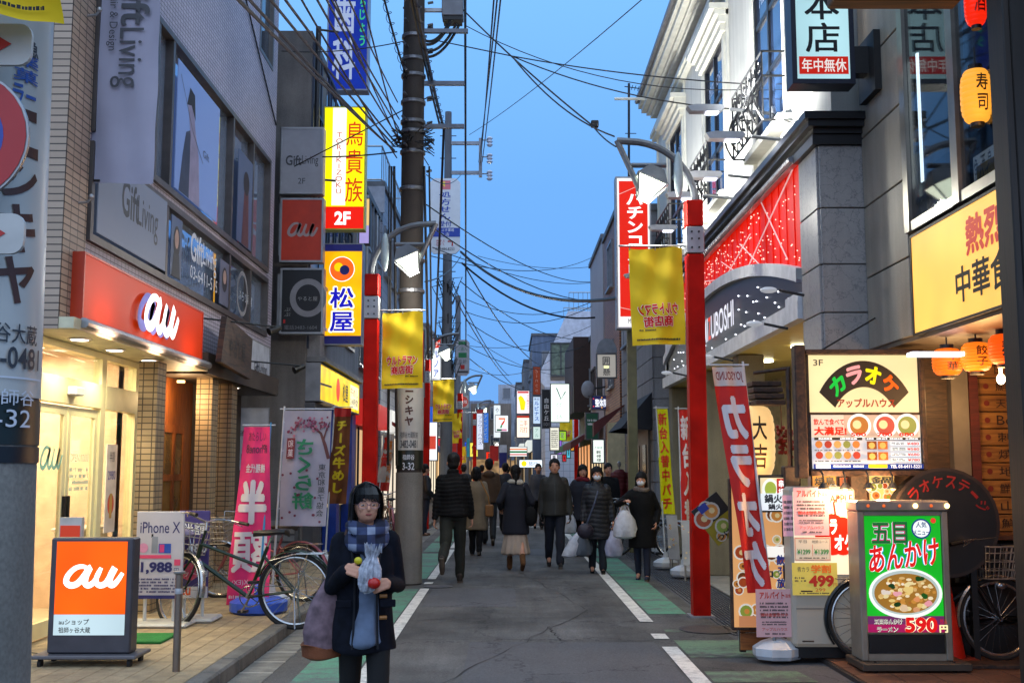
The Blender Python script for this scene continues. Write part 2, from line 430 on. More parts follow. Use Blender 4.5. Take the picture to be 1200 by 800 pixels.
    def scribble(s, x0, y0, x1, y1, rows, mat, seed=1, dens=.8):
        """rows of tiny unreadable print"""
        rnd = random.Random(seed); V = []; Fs = []; rh = (y1 - y0) / rows
        for i in range(rows):
            x = x0; yy = y0 + rh * i
            while x < x1:
                w_ = rnd.uniform(.012, .035) * (x1 - x0) / max(.3, (x1 - x0)); 
                if rnd.random() < dens and x + w_ < x1:
                    k = len(V); t_ = rnd.uniform(.15, .3)
                    V += [(x, yy + rh * .75), (x + w_ * .8, yy + rh * .75), (x + w_ * .8, yy + rh * t_), (x, yy + rh * t_)]; Fs.append((k, k + 1, k + 2, k + 3))
                x += w_
            x = x0
        if V: s.add(V, Fs, mat)
        return s
    def build(s, name, parent): return s.mb.build(name, None, parent, world=True)

R_, U_ = Vector((1, 0, 0)), Vector((0, 0, 1))
BLK = pt('#0b0b0d', .5, var=0); WHT = pt('#e8e8e8', .5, var=.05); ALU = pt('#9a9c9f', .4, .7, var=.1); DKM = pt('#2a2b2e', .5, .3, var=.15)
def sign_box(name, label, cat, o, w, h, d, face, frame, draw=None, r=R_, fr=.03, group=None, glow=None, both=False):
    """a box sign. o = lower left corner of its front, r = reading direction; casing, face, lettering are its parts"""
    r = Vector(r).normalized(); u = U_; n = r.cross(u); o = Vector(o)
    root = thing(name, label, cat, tuple(o + r * w / 2 - n * d / 2), 0, group)
    c = MB()
    def bx(x0, x1, y0, y1, z0, z1):
        pts = [o + r * x + u * y - n * z for z in (z1, z0) for y in (y0, y1) for x in (x0, x1)]
        c.add(pts, [(0, 2, 3, 1), (4, 5, 7, 6), (0, 1, 5, 4), (2, 6, 7, 3), (0, 4, 6, 2), (1, 3, 7, 5)])
    bx(fr, w - fr, fr, h - fr, .012, d - .012)
    for x0, x1, y0, y1 in ((0, w, 0, fr), (0, w, h - fr, h), (0, fr, fr, h - fr), (w - fr, w, fr, h - fr)): bx(x0, x1, y0, y1, 0, d)
    c.build('casing', frame, root, world=True)
    f = MB(); f.quad(o + r * fr + u * fr - n * .008, o + r * (w - fr) + u * fr - n * .008, o + r * (w - fr) + u * (h - fr) - n * .008, o + r * fr + u * (h - fr) - n * .008)
    f.build('face', face, root, world=True)
    if draw:
        F = Face(o + r * fr + u * fr - n * .007, r, u, w - 2 * fr, h - 2 * fr); draw(F); F.build('lettering', root)
    return root
def pxbox(x0, y0, x1, y1, Y):
    """lower-left corner, width, height of a camera-facing rectangle seen at these pixels at depth Y"""
    a = at(x0, y1, Y); b = at(x1, y1, Y); c = at((x0 + x1) / 2, y0, Y)
    return Vector((a.x, Y, a.z)), b.x - a.x, c.z - a.z
def lamp(kind, loc, energy, color=(1, 1, 1), size=.3, rot=None, spot=90, blend=.5, parent=None):
    l = bpy.data.lights.new('lamp_light', kind); l.energy = energy; l.color = color
    if kind == 'AREA': l.size = size
    else: l.shadow_soft_size = size
    if kind == 'SPOT': l.spot_size = math.radians(spot); l.spot_blend = blend
    o = bpy.data.objects.new('lamp_light', l); COL.objects.link(o); o.location = loc
    if rot is not None: o.rotation_euler = rot
    if parent is not None: o.parent = parent; o.matrix_parent_inverse = wloc(parent).inverted()
    return o
def aim(v): return Vector(v).to_track_quat('-Z', 'Y').to_euler()
# ================================================================ THE SETTING: ground, road, markings, pavements
def groundmat(name, c, patch=.35, agg=.35, rough=.85, tint=None):
    m, t, b = nmat(name); c = lin(c)
    g = t.nodes.new('ShaderNodeNewGeometry')
    def noise(sc, det, mp=None):
        n = t.nodes.new('ShaderNodeTexNoise'); n.inputs['Scale'].default_value = sc; n.inputs['Detail'].default_value = det; n.inputs['Roughness'].default_value = .65
        src = g.outputs['Position']
        if mp:
            k = t.nodes.new('ShaderNodeMapping'); k.inputs['Scale'].default_value = mp; t.links.new(src, k.inputs[0]); src = k.outputs[0]
        t.links.new(src, n.inputs['Vector']); return n
    def rng(nd, a, z, lo=.32, hi=.68):
        r = t.nodes.new('ShaderNodeMapRange'); r.inputs[1].default_value = lo; r.inputs[2].default_value = hi
        r.inputs[3].default_value = a; r.inputs[4].default_value = z; t.links.new(nd.outputs[0], r.inputs[0]); return r
    def mul(a, b_):
        p = t.nodes.new('ShaderNodeMath'); p.operation = 'MULTIPLY'; t.links.new(a.outputs[0], p.inputs[0]); t.links.new(b_.outputs[0], p.inputs[1]); return p
    fine = noise(140, 3); f2 = noise(45, 4)
    a = mul(rng(noise(.7, 5), 1 - patch, 1 + patch * .5), rng(noise(1.1, 4, (2.2, .25, 1)), 1 - patch * .6, 1 + patch * .3))
    a = mul(a, mul(rng(fine, 1 - agg, 1 + agg * 1.3), rng(f2, 1 - agg * .6, 1 + agg * .6)))
    v = t.nodes.new('ShaderNodeTexVoronoi'); v.feature = 'DISTANCE_TO_EDGE'; v.inputs['Scale'].default_value = .55
    wob = noise(2.2, 6); ad = t.nodes.new('ShaderNodeVectorMath'); ad.operation = 'ADD'; t.links.new(g.outputs['Position'], ad.inputs[0]); t.links.new(wob.outputs[1], ad.inputs[1])
    t.links.new(ad.outputs[0], v.inputs['Vector'])
    cr = t.nodes.new('ShaderNodeMapRange'); cr.inputs[1].default_value = .0; cr.inputs[2].default_value = .010; cr.inputs[3].default_value = .3; cr.inputs[4].default_value = 1
    t.links.new(v.outputs[0], cr.inputs[0]); a = mul(a, cr)
    mm = t.nodes.new('ShaderNodeVectorMath'); mm.operation = 'SCALE'; mm.inputs[0].default_value = c; t.links.new(a.outputs[0], mm.inputs['Scale'])
    t.links.new(mm.outputs[0], b.inputs['Base Color']); b.inputs['Roughness'].default_value = rough; b.inputs['Specular IOR Level'].default_value = .35
    bp = t.nodes.new('ShaderNodeBump'); bp.inputs['Strength'].default_value = .5; bp.inputs['Distance'].default_value = .004
    t.links.new(fine.outputs[0], bp.inputs['Height']); t.links.new(bp.outputs[0], b.inputs['Normal'])
    return m
def paintmat(name, c, under, wear=.5, bands=0.0):
    """worn road paint: patches rubbed through to the asphalt"""
    m, t, b = nmat(name); c = lin(c); un = lin(under)
    g = t.nodes.new('ShaderNodeNewGeometry')
    n = t.nodes.new('ShaderNodeTexNoise'); n.inputs['Scale'].default_value = 9; n.inputs['Detail'].default_value = 8; n.inputs['Roughness'].default_value = .7; t.links.new(g.outputs['Position'], n.inputs['Vector'])
    k = t.nodes.new('ShaderNodeMapping'); k.inputs['Scale'].default_value = (.3, 3.2, 1); t.links.new(g.outputs['Position'], k.inputs[0])
    n2 = t.nodes.new('ShaderNodeTexNoise'); n2.inputs['Scale'].default_value = 1.3; n2.inputs['Detail'].default_value = 3; t.links.new(k.outputs[0], n2.inputs['Vector'])
    ad = t.nodes.new('ShaderNodeMath'); ad.operation = 'MULTIPLY_ADD'; t.links.new(n2.outputs[0], ad.inputs[0]); ad.inputs[1].default_value = bands; t.links.new(n.outputs[0], ad.inputs[2])
    r = t.nodes.new('ShaderNodeMapRange'); r.inputs[1].default_value = .36 + bands * .5; r.inputs[2].default_value = .52 + bands * .55; r.inputs[3].default_value = wear; r.inputs[4].default_value = 0; t.links.new(ad.outputs[0], r.inputs[0])
    n3 = t.nodes.new('ShaderNodeTexNoise'); n3.inputs['Scale'].default_value = 120; t.links.new(g.outputs['Position'], n3.inputs['Vector'])
    r3 = t.nodes.new('ShaderNodeMapRange'); r3.inputs[1].default_value = .3; r3.inputs[2].default_value = .7; r3.inputs[3].default_value = .75; r3.inputs[4].default_value = 1.2; t.links.new(n3.outputs[0], r3.inputs[0])
    x = t.nodes.new('ShaderNodeMix'); x.data_type = 'RGBA'; t.links.new(r.outputs[0], x.inputs[0]); x.inputs[6].default_value = (*c, 1); x.inputs[7].default_value = (*un, 1)
    mm = t.nodes.new('ShaderNodeVectorMath'); mm.operation = 'SCALE'; t.links.new(x.outputs[2], mm.inputs[0]); t.links.new(r3.outputs[0], mm.inputs['Scale'])
    t.links.new(mm.outputs[0], b.inputs['Base Color']); b.inputs['Roughness'].default_value = .8
    bp = t.nodes.new('ShaderNodeBump'); bp.inputs['Strength'].default_value = .4; bp.inputs['Distance'].default_value = .003; t.links.new(n3.outputs[0], bp.inputs['Height']); t.links.new(bp.outputs[0], b.inputs['Normal'])
    return m
ASPH = groundmat('asphalt', '#585654', .55, .5); ASPH2 = groundmat('asphalt_patch', '#555456', .2, .3)
EARTH = stained('#5a5752', name='ground'); CONC = stained('#8d8a83', name='concrete_paving', amt=.3)
GREEN = paintmat('green_paint', '#548c70', '#5c5b5c', .75, .9); LINE = paintmat('white_line_paint', '#d9d5cc', '#777470', .55, .2)
def sheet(name, x0, x1, y0, y1, z, m, kind='structure', nx=1, ny=1, parent=None):
    b = MB(); b.quad((x0, y0, z), (x1, y0, z), (x1, y1, z), (x0, y1, z)); return b.build(name, m, parent, kind=kind)
g = MB(); g.quad((-600, -100, -.06), (600, -100, -.06), (600, 900, -.06), (-600, 900, -.06)); g.build('ground', EARTH, kind='structure')
sheet('road', -2.14, 2.14, -8, 140, 0, ASPH)
sheet('road_patch', -.35, 1.36, 7.6, 10.55, .0035, ASPH2); sheet('road_patch', -1.0, .1, 13.2, 15.2, .0035, ASPH2); sheet('road_patch', .2, 2.1, 21, 22.6, .0035, ASPH2)
gm = MB()
for y0, y1 in ((2, 15.1), (16.5, 21.4), (21.9, 24.5), (25, 47)): gm.quad((-1.64, y0, .004), (-1.19, y0, .004), (-1.19, y1, .004), (-1.64, y1, .004))
for y0, y1 in ((12.55, 20.3), (20.8, 26), (26.6, 47)): gm.quad((1.56, y0, .004), (1.98, y0, .004), (1.98, y1, .004), (1.56, y1, .004))
gm.build('green_road_marking', GREEN, kind='structure')
b = MB()
for y0, y1 in ((8.6, 9.05), (9.7, 10.65), (11.2, 11.35)): b.quad((1.56, y0, .004), (2.35, y0, .004), (2.3, y1, .004), (1.56, y1, .004))
b.build('faded_green_marking', paintmat('faded_green', '#5f7a5e', '#4c4a48', .95, .9), kind='structure')
lm = MB()
for y0, y1 in ((2, 15.15), (15.75, 16.0), (16.45, 22.4), (22.8, 60)): lm.quad((-1.17, y0, .008), (-1.05, y0, .008), (-1.05, y1, .008), (-1.17, y1, .008))
for y0, y1 in ((2, 10.25), (10.72, 11.05), (11.9, 21.2), (21.6, 60)): lm.quad((1.39, y0, .008), (1.53, y0, .008), (1.53, y1, .008), (1.39, y1, .008))
lm.quad((-1.0, 31, .008), (1.3, 31, .008), (1.3, 31.3, .008), (-1.0, 31.3, .008))
lm.build('white_road_line', LINE, kind='structure')
# manhole covers and a utility lid
rnd = random.Random(77)
for x0, y0, x1, y1, w in ((.42, 11.6, .52, 10.6, .010), (-1.0, 10.75, 1.35, 10.62, .008), (-.6, 8.2, .9, 12.9, .012), (.9, 13, .2, 17.5, .010), (-.9, 12.1, 1.3, 12.35, .010), (-.2, 19.0, 1.2, 19.2, .014), (1.4, 9.9, 2.1, 9.7, .010)):
    b = MB(); n = 16; L = []; dx, dy = x1 - x0, y1 - y0; l = math.hypot(dx, dy)
    for i in range(n + 1):
        u = i / n; j = rnd.uniform(-.035, .035); px_, py_ = x0 + dx * u - dy / l * j, y0 + dy * u + dx / l * j; ww = w * rnd.uniform(.2, .9); L += [(px_ - dy / l * ww, py_ + dx / l * ww, .0055), (px_ + dy / l * ww, py_ - dx / l * ww, .0055)]
    b.add(L, [(2 * i, 2 * i + 1, 2 * i + 3, 2 * i + 2) for i in range(n)]); b.build('road_crack', pt('#2a2929', .9), kind='structure')
def manhole(x, y, r, label):
    t = thing('manhole_cover', label, 'manhole cover', (x, y, .001)); b = MB(); b.lathe([(r, 0), (r, .006), (r * .95, .008)], 28); b.build('rim', pt('#2c2b2a', .5, .5), t)
    c = MB(); c.lathe([(r * .93, 0), (r * .93, .007), (r * .9, .009)], 28); c.build('lid', pt('#4a403a', .6, .4, bump=.8, bscale=50), t)
manhole(2.02, 11.35, .3, 'round iron manhole cover in front of the right red lamp post')
manhole(-.95, 15.45, .2, 'small iron cover beside the broken white line near the utility pole')
# concrete gutters of single slabs, kerb of single stones
GUT = stained('#7f7c74', name='gutter_concrete', amt=.45, vs_=1.5); KRB = stained('#6f6c66', name='kerb_stone', amt=.5, vs_=2, bump=.6)
def pieces(parent, name, mat, items, maker, kind=None):
    """items share one mesh where their size is the same"""
    cache = {}
    for it in items:
        size = it[3]
        if size not in cache:
            mb = MB(); maker(mb, size); cache[size] = mb.build(name, mat, parent); o = cache[size]
        else:
            o = cache[size].copy(); COL.objects.link(o); setp(o, parent)
        o.location = it[:3]
root = bpy.data.objects.new('kerb', None); COL.objects.link(root); tag(root, kind='structure')
pieces(root, 'kerb_stone', KRB, [(-2.2, 3.0 + i * .6, 0, (.15, .592, .115)) for i in range(60)], lambda mb, s: mb.bbox(-s[0]/2, s[0]/2, 0, s[1], -.03, s[2], .015))
root = bpy.data.objects.new('gutter', None); COL.objects.link(root); tag(root, kind='structure')
pieces(root, 'gutter_slab', GUT, [(-1.98, 3.0 + i * .5, 0, (.26, .488, .006)) for i in range(70)], lambda mb, s: mb.bbox(-s[0]/2, s[0]/2, 0, s[1], -.03, s[2], .004))
pieces(root, 'joint_strip', pt('#a9a49a', .8), [(-1.98, 3.0 + i * .5 - .03, 0, (.26, .022, .008)) for i in range(28)], lambda mb, s: mb.box(-s[0]/2, s[0]/2, 0, s[1], -.02, s[2]))
sheet('asphalt_strip', 2.14, 2.2, -8, 60, -.004, ASPH2)
# steel grating on the right (bars too many and fine to count: stuff under the grating)
root = bpy.data.objects.new('drain_grating', None); COL.objects.link(root); tag(root, kind='structure')
b = MB(); b.quad((2.2, 11, -.05), (2.74, 11, -.05), (2.74, 30, -.05), (2.2, 30, -.05)); b.build('drain_bed', pt('#141414', .9), root)
b = MB()
for x in np.arange(2.215, 2.74, .04): b.box(x, x + .009, 11, 30, -.04, .004)
for y in np.arange(11, 30, .06): b.box(2.2, 2.74, y, y + .008, -.04, .002)
for y in np.arange(11, 30.1, 1.0): b.box(2.2, 2.74, y - .015, y, -.04, .009)
b.box(2.185, 2.2, 11, 30, -.05, .01); b.box(2.74, 2.755, 11, 30, -.05, .01)
b.build('grating_bars', pt('#6a6c70', .45, .6), root, kind='stuff')
sheet('asphalt_apron', 2.2, 2.62, -8, 11, -.003, ASPH2)
# left pavement: tiles laid one by one where they can be told apart
PV = MB(); PV.box(-9, -2.275, -8, 60, -.05, .092); PV.build('pavement_bed', stained('#4f4a44', name='mortar'), kind='structure')
TILE = stained('#a99370', name='paving_tile', amt=.35, vs_=3, rough=.75)
root = bpy.data.objects.new('left_pavement', None); COL.objects.link(root); tag(root, kind='structure')
near, far = [], []
y = 7.6; row = 0
while y < 19:
    x = -2.29 - .195 - (.1 if row % 2 else 0) * 0
    cols = np.arange(-2.285, -4.3, -.155)
    for x in cols: (near if len(near) < 300 and y > 8.2 else far).append((x - .0775, y, .09, (.15, .145, .012)))
    y += .15; row += 1
mk = lambda mb, s: mb.bbox(-s[0]/2, s[0]/2, 0, s[1], 0, s[2] + random.uniform(-.001, .001), .003)
pieces(root, 'paving_tile', TILE, near, mk)
b = MB()
for it in far:
    x, y, z, s = it; b.box(x - s[0]/2, x + s[0]/2, y, y + s[1], z, z + s[2] + random.uniform(-.001, .001))
b.build('paving_tiles_beyond', TILE, root, kind='stuff')
# right pavement: brown tiles near the restaurant, concrete slabs beyond
b = MB(); b.box(2.62, 9, -8, 10.98, -.05, .03); b.build('pavement_bed', stained('#3b3029', name='mortar_brown'), kind='structure')
root = bpy.data.objects.new('right_pavement', None); COL.objects.link(root); tag(root, kind='structure')
TB = stained('#6b4633', name='brown_tile', amt=.4, vs_=3, rough=.5)
it = [(2.64 + i * .3 + .148, 6.9 + j * .3, .028, (.292, .292, .014)) for i in range(9) for j in range(13)]
pieces(root, 'floor_tile', TB, it, mk)
b = MB(); b.box(2.755, 9, 10.98, 60, -.05, .03); b.build('pavement_bed', stained('#55534e', name='mortar_grey'), kind='structure')
it = [(2.76 + i * .5 + .248, 11.0 + j * .9, .028, (.49, .89, .012)) for i in range(3) for j in range(18)]
pieces(root, 'paving_slab', CONC, it, mk)

# ================================================================ generic building pieces
def win(parent, plane, a0, a1, z0, z1, face=1, mull=(), trans=(), frame=None, gl=None, fw=.05, depth=.06, sill=False):
    """window on a facade. plane ('x', X) or ('y', Y); a0..a1 along the facade; face = side it looks to"""
    frame = frame or DKM; gl = gl or glass()
    def pbx(mb, a, b_, z, zz, d0, d1):
        p = plane[1]; lo, hi = sorted((p + face * d0, p + face * d1))
        if plane[0] == 'x': mb.box(lo, hi, a, b_, z, zz)
        else: mb.box(a, b_, lo, hi, z, zz)
    f = MB()
    pbx(f, a0, a1, z0, z0 + fw, -.02, depth); pbx(f, a0, a1, z1 - fw, z1, -.02, depth)
    pbx(f, a0, a0 + fw, z0 + fw, z1 - fw, -.02, depth); pbx(f, a1 - fw, a1, z0 + fw, z1 - fw, -.02, depth)
    for m_ in mull: pbx(f, m_ - fw / 2, m_ + fw / 2, z0 + fw, z1 - fw, -.02, depth - .006)
    tt = sorted(trans); ms = [a0 + fw] + sorted(mull) + [a1 - fw]
    for t_ in tt:
        for i in range(len(ms) - 1):
            pbx(f, ms[i] + (fw / 2 if i else 0), ms[i + 1] - (fw / 2 if i < len(ms) - 2 else 0), t_ - fw / 2, t_ + fw / 2, -.02, depth - .012)
    w = f.build('window', frame, parent, world=True)
    zs = [z0 + fw] + tt + [z1 - fw]
    for i in range(len(ms) - 1):
        for j in range(len(zs) - 1):
            p = MB(); pbx(p, ms[i], ms[i + 1], zs[j], zs[j + 1], -.012, .0); p.build('pane', gl, w, world=True)
    if sill:
        s_ = MB(); pbx(s_, a0 - .05, a1 + .05, z0 - .06, z0 - .002, -.01, depth + .06); s_.build('sill', frame, w, world=True)
    return w
def wallbox(parent, x0, x1, y0, y1, z0, z1, m, name='wall'):
    b = MB(); b.box(x0, x1, y0, y1, z0, z1); return b.build(name, m, parent, world=True)
def wall_holes_x(parent, X, y0, y1, z0, z1, holes, m, th=.25, face=1, name='wall'):
    """facade wall in plane x = X (th thick behind it), with rectangular openings (ya, yb, za, zb)"""
    ys = sorted({y0, y1, *[h[0] for h in holes], *[h[1] for h in holes]}); zs = sorted({z0, z1, *[h[2] for h in holes], *[h[3] for h in holes]})
    b = MB(); x0, x1 = sorted((X, X - face * th))
    for i in range(len(ys) - 1):
        j = 0
        while j < len(zs) - 1:
            cy_, cz_ = (ys[i] + ys[i + 1]) / 2, (zs[j] + zs[j + 1]) / 2
            if any(h[0] < cy_ < h[1] and h[2] < cz_ < h[3] for h in holes): j += 1; continue
            k = j
            while k + 1 < len(zs) - 1 and not any(h[0] < cy_ < h[1] and h[2] < (zs[k + 1] + zs[k + 2]) / 2 < h[3] for h in holes): k += 1
            b.box(x0, x1, ys[i], ys[i + 1], zs[j], zs[k + 1]); j = k + 1
    return b.build(name, m, parent, world=True)
# ================================================================ LEFT SIDE
def au_logo(F, x0, y0, x1, y1, m, t=None):
    """the cursive au wordmark as swept strokes"""
    w, h = x1 - x0, y1 - y0; t = t or w * .105
    def c(pts, tt):
        q = []
        P = [pts[0]] + pts + [pts[-1]]
        for i in range(1, len(P) - 2):
            for k in range(7):
                u = k / 7; a, b_, c_, d_ = P[i-1], P[i], P[i+1], P[i+2]
                q.append(tuple(.5 * (2*b_[j] + (c_[j]-a[j])*u + (2*a[j]-5*b_[j]+4*c_[j]-d_[j])*u*u + (3*b_[j]-a[j]-3*c_[j]+d_[j])*u**3) for j in (0, 1)))
        q.append(pts[-1]); q = [(x0 + a * w, y0 + b_ * h) for a, b_ in q]; n = len(q)
        F.line(q, [tt * (.55 + .45 * math.sin(PI * min(1, (i + 1.5) / (n * .5)) / 2)) if i < n * .5 else tt * (1 - .45 * ((i / n - .5) * 2) ** 3) for i in range(n)], m)
    c([(.40, .16), (.30, .04), (.17, .12), (.05, .45), (.02, .78), (.10, .95), (.22, .85), (.33, .5), (.42, .10), (.36, .5), (.35, .82), (.41, .95), (.50, .80), (.56, .5), (.62, .10)], t)
    c([(.62, .10), (.55, .5), (.55, .82), (.62, .95), (.72, .82), (.80, .45), (.86, .10), (.79, .5), (.78, .85), (.84, .93), (.92, .7), (1.0, .35)], t)
ORG = em('#ff5a12', 1.0, True); AUW = em('#ffffff', 1.6)
TILEW = brickmat('#b39e8b', '#a5917e', '#4a413a', .16, .062, .006, axes='HZ', offset=0, name='beige_wall_tile')
TILEP = brickmat('#b9b0bc', '#aba3b0', '#5b545c', .10, .05, .005, axes='HZ', offset=0, name='small_wall_tile')
XL = -3.76
A = thing('phone_shop_building', 'beige tiled building with orange shop band and large dark framed upper windows', 'building', (XL - 4, 13, 0))
LOW = (9.72, 17.05, 3.62, 4.53); UPP = (9.72, 17.05, 4.62, 6.42)
wall_holes_x(A, XL, 9.2, 17.5, 2.86, 14, [LOW, UPP, (16.2, 17.15, 7.9, 9.6)], TILEP, .3)
wallbox(A, -10, XL - .3, 9.2, 9.5, 0.1, 14, TILEW, 'side_wall'); 
wallbox(A, -10, XL - .3, 17.2, 17.5, 2.86, 14, TILEP, 'side_wall'); wallbox(A, -10, XL - .3, 9.5, 17.2, 13.7, 14, TILEP, 'roof')
b = MB(); b.box(XL - .02, XL + .012, 9.19, 9.7, 2.86, 14); b.box(XL - .3, XL + .012, 9.185, 9.2, 2.76, 14); b.build('corner_tiling', TILEW, A, world=True)
# lower and upper bands of windows
PLN = glass('#26344a', .6)
win(A, ('x', XL - .06), LOW[0], LOW[1], LOW[2], LOW[3], 1, (11.95, 14.7, 15.9), (), pt('#5a5451', .45, .5), glass('#40587c', .9), .07, .1)
win(A, ('x', XL - .06), UPP[0], UPP[1], UPP[2], UPP[3], 1, (11.45, 11.98, 14.7, 15.9), (), pt('#5a5451', .45, .5), glass('#3c5478', .9), .07, .1)
win(A, ('x', XL - .06), 16.2, 17.15, 7.9, 9.6, 1, (), (), pt('#6b6a6a', .4, .5), glass(), .06, .07)
b = MB(); b.box(XL - .7, XL - .66, 9.72, 17.05, 3.6, 6.45); b.build('blind', pt('#6d6a72', .8), A, world=True)
b = MB(); b.tube([(XL + .02, 9.3, 11.4), (XL + .02, 13, 9.4), (XL + .02, 17.4, 7.1)], .012, 5); b.build('cable', BLK, A, world=True)
for yy, zz in ((9.5, 3.9), (9.5, 5.6), (12.2, 7.4)):
    b = MB(); b.tube([(XL + .01, yy, zz), (XL + .09, yy, zz + .01), (XL + .12, yy, zz + .05)], .012, 6); b.ell((XL + .12, yy, zz + .06), (.025, .025, .025), 8, 5); b.build('wall_bracket', ALU, A, world=True)
# window posters and lettering on the glass (flat)
def fsign(nm, label, ya, yb, za, zb, X, facemat, draw, th=.01, cat='poster'):
    o = MB(); root = thing(nm, label, cat, (X, (ya + yb) / 2, za)); o.box(X - th, X, ya, yb, za, zb); o.build('sheet', facemat, root, world=True)
    F = Face((X, ya, za), (0, 1, 0), U_, yb - ya, zb - za); draw(F); F.build('lettering', root); return root
GY = pt('#33363c', .5, var=0); WT = pt('#c9cdd6', .5, var=0)
fsign('window_sign', 'pale frosted window panel lettered Gift Living above the orange band', 9.85, 11.85, 3.72, 4.48, XL + .052, em('#9aa6be', .16), lambda F: (F.text('Gift', .3, .12, .55, .6, GY, .02), F.text('Living', .53, .2, .85, .72, GY)), cat='window sign')
F = Face((XL + .01, 12.2, 3.7), (0, 1, 0), U_, 2.4, .78); F.text('Gift', .3, .1, .52, .55, WT, .02); F.text('Living', .52, .15, .78, .6, WT); F.text('03-6411-5151', .3, .62, .85, .82, WT); F.build('window_lettering', A)
F = Face((XL + .01, 14.9, 3.7), (0, 1, 0), U_, 2.0, .78); F.text('ふらり酒房', .2, .5, .6, .68, WT); F.ring(.3, .55, .16, .03, pt('#8f8c8c', .6)); F.build('window_lettering', A)
fsign('portrait_poster', 'portrait poster of a long haired woman in the lower window beside the frosted panel', 12.05, 12.45, 3.72, 4.4, XL + .045, pt('#51607c', .4), lambda F: (F.disc(.5, .42, .3, pt('#1c1a20', .6), .28), F.disc(.5, .36, .18, pt('#b08f80', .6), .16), F.poly([(.1, 1), (.9, 1), (.75, .6), (.25, .6)], pt('#20242e', .6))), cat='poster')
fsign('portrait_poster', 'small portrait poster in the lower window by the second mullion', 14.15, 14.6, 3.72, 4.3, XL + .045, pt('#5a6278', .4), lambda F: (F.disc(.5, .42, .3, pt('#1c1a20', .6), .28), F.disc(.5, .36, .18, pt('#b08f80', .6), .16)), cat='poster')
fsign('hair_poster', 'tall bluish poster of a hair model filling the wide upper window', 12.1, 13.9, 4.72, 6.2, XL + .045, em('#7f9cdc', .32), lambda F: (F.poly([(.08, 1), (.42, 1), (.36, .62), (.3, .45), (.2, .5), (.14, .7)], pt('#2a3652', .7)), F.poly([(.22, .25), (.34, .2), (.4, .4), (.5, .6), (.55, 1), (.3, 1), (.3, .5)], pt('#8a84a0', .7)), F.poly([(.2, .28), (.26, .12), (.37, .14), (.4, .34), (.3, .25)], pt('#1a1a22', .7)), F.text('Gift', .6, .5, .75, .56, GY), F.line([(.05, .1), (.35, .45), (.6, .62)], .008, GY)), cat='poster')
fsign('hair_poster', 'narrow bluish poster in the last upper window before the corner', 14.95, 15.8, 4.72, 6.0, XL + .045, em('#5c6c90', .2), lambda F: (F.poly([(.3, 1), (.8, 1), (.7, .3), (.45, .3)], pt('#5a3436', .7)), F.disc(.55, .3, .2, pt('#2a2022', .7))), cat='poster')
# orange shop band
def band(F): au_logo(F, .36, .16, .78, .84, AUW, .048)
b = sign_box('shop_fascia_sign', 'long glowing orange shop sign with white au logo over the glass entrance', 'shop sign', (-3.64, 9.42, 2.87), 3.75, .59, .14, em('#f04008', .30, True), pt('#b8330c', .4, var=.1), None, r=(0, 1, 0), fr=.02)
# raised logo, a solid of its own depth
F = Face((-3.56, 9.42, 2.87), (0, 1, 0), U_, 3.75, .59); au_logo(F, .37, .22, .66, .80, AUW, .030); F.build('logo', b)
F = Face((-3.615, 9.42, 2.87), (0, 1, 0), U_, 3.75, .59); au_logo(F, .362, .22, .652, .80, pt('#5b5aa8', .5, var=0), .032); F.build('logo_side', b)
for y in (9.9, 11.3, 12.6): lamp('AREA', (-3.44, y, 2.80), 3.5, (1, .62, .4), .35, aim((-.32, 0, 1)), parent=b)
b_ = MB(); b_.tube([(-3.6, 9.35, 2.83), (-3.6, 13.3, 2.83)], .045, 10); b_.build('gutter_pipe', ALU, A, world=True)
b = MB(); b.box(-4.5, -3.62, 9.19, 13.35, 2.765, 2.86); b.build('canopy', pt('#cfc9a8', .5), A, world=True)
b = MB(); b.box(-4.5, -3.66, 13.36, 17.48, 2.74, 2.86); b.box(-3.7, -3.62, 13.36, 17.5, 2.74, 3.0); b.build('soffit', pt('#4b3f34', .6), A, world=True)
def downlight(x, y, z, s=6, label='', e=14, c=(1, .86, .56)):
    t = thing('downlight', label, 'downlight', (x, y, z), 0, 'downlights in the canopy of the phone shop')
    b = MB(); b.lathe([(.10, 0), (.105, -.008), (.08, -.012)], 20); b.build('trim_ring', WHT, t)
    b = MB(); b.lathe([(.078, -.013), (.07, -.016)], 20); b.build('lens', em('#fff1e0', s), t)
    lamp('SPOT', (x, y, z - .03), e * 3.2, c, .06, (0, 0, 0), 150, .8, parent=t)
for y, l in ((9.95, 'first round downlight of the canopy, nearest the tiled corner'), (10.85, 'second round downlight of the canopy under the orange sign'), (11.9, 'third round downlight of the canopy, above the tiled pillar')): downlight(-3.86, y, 2.763, 6, l, 16)
t = downlight(-3.86, 15.6, 2.738, 5, 'small downlight in the dark soffit by the second pillar', 5)
# shop front
FRM = pt('#efe8b8', .4, .2, var=.05); XG = -4.12
b = MB()
for y0, y1 in ((9.5, 9.62), (11.17, 11.3), (12.2, 12.36)): b.box(XG - .06, XG + .03, y0, y1, .1, 2.76)
b.box(XG - .065, XG + .035, 9.62, 11.17, 2.2, 2.44); b.box(XG - .065, XG + .035, 11.3, 12.2, 2.2, 2.44)
b.box(XG - .06, XG + .03, 9.62, 11.17, 2.7, 2.76); b.box(XG - .06, XG + .03, 11.3, 12.2, 2.7, 2.76); b.box(XG - .06, XG + .03, 11.3, 12.2, .1, .3)
sf = b.build('shop_front', FRM, A, world=True)
CG = glass('#f4f4f0', clear=True)
for y0, y1, z0, z1 in ((9.62, 11.17, 2.44, 2.7), (11.3, 12.2, 2.44, 2.7), (11.3, 12.2, .3, 2.2)):
    b = MB(); b.box(XG - .01, XG, y0, y1, z0, z1); b.build('pane', CG, sf, world=True)
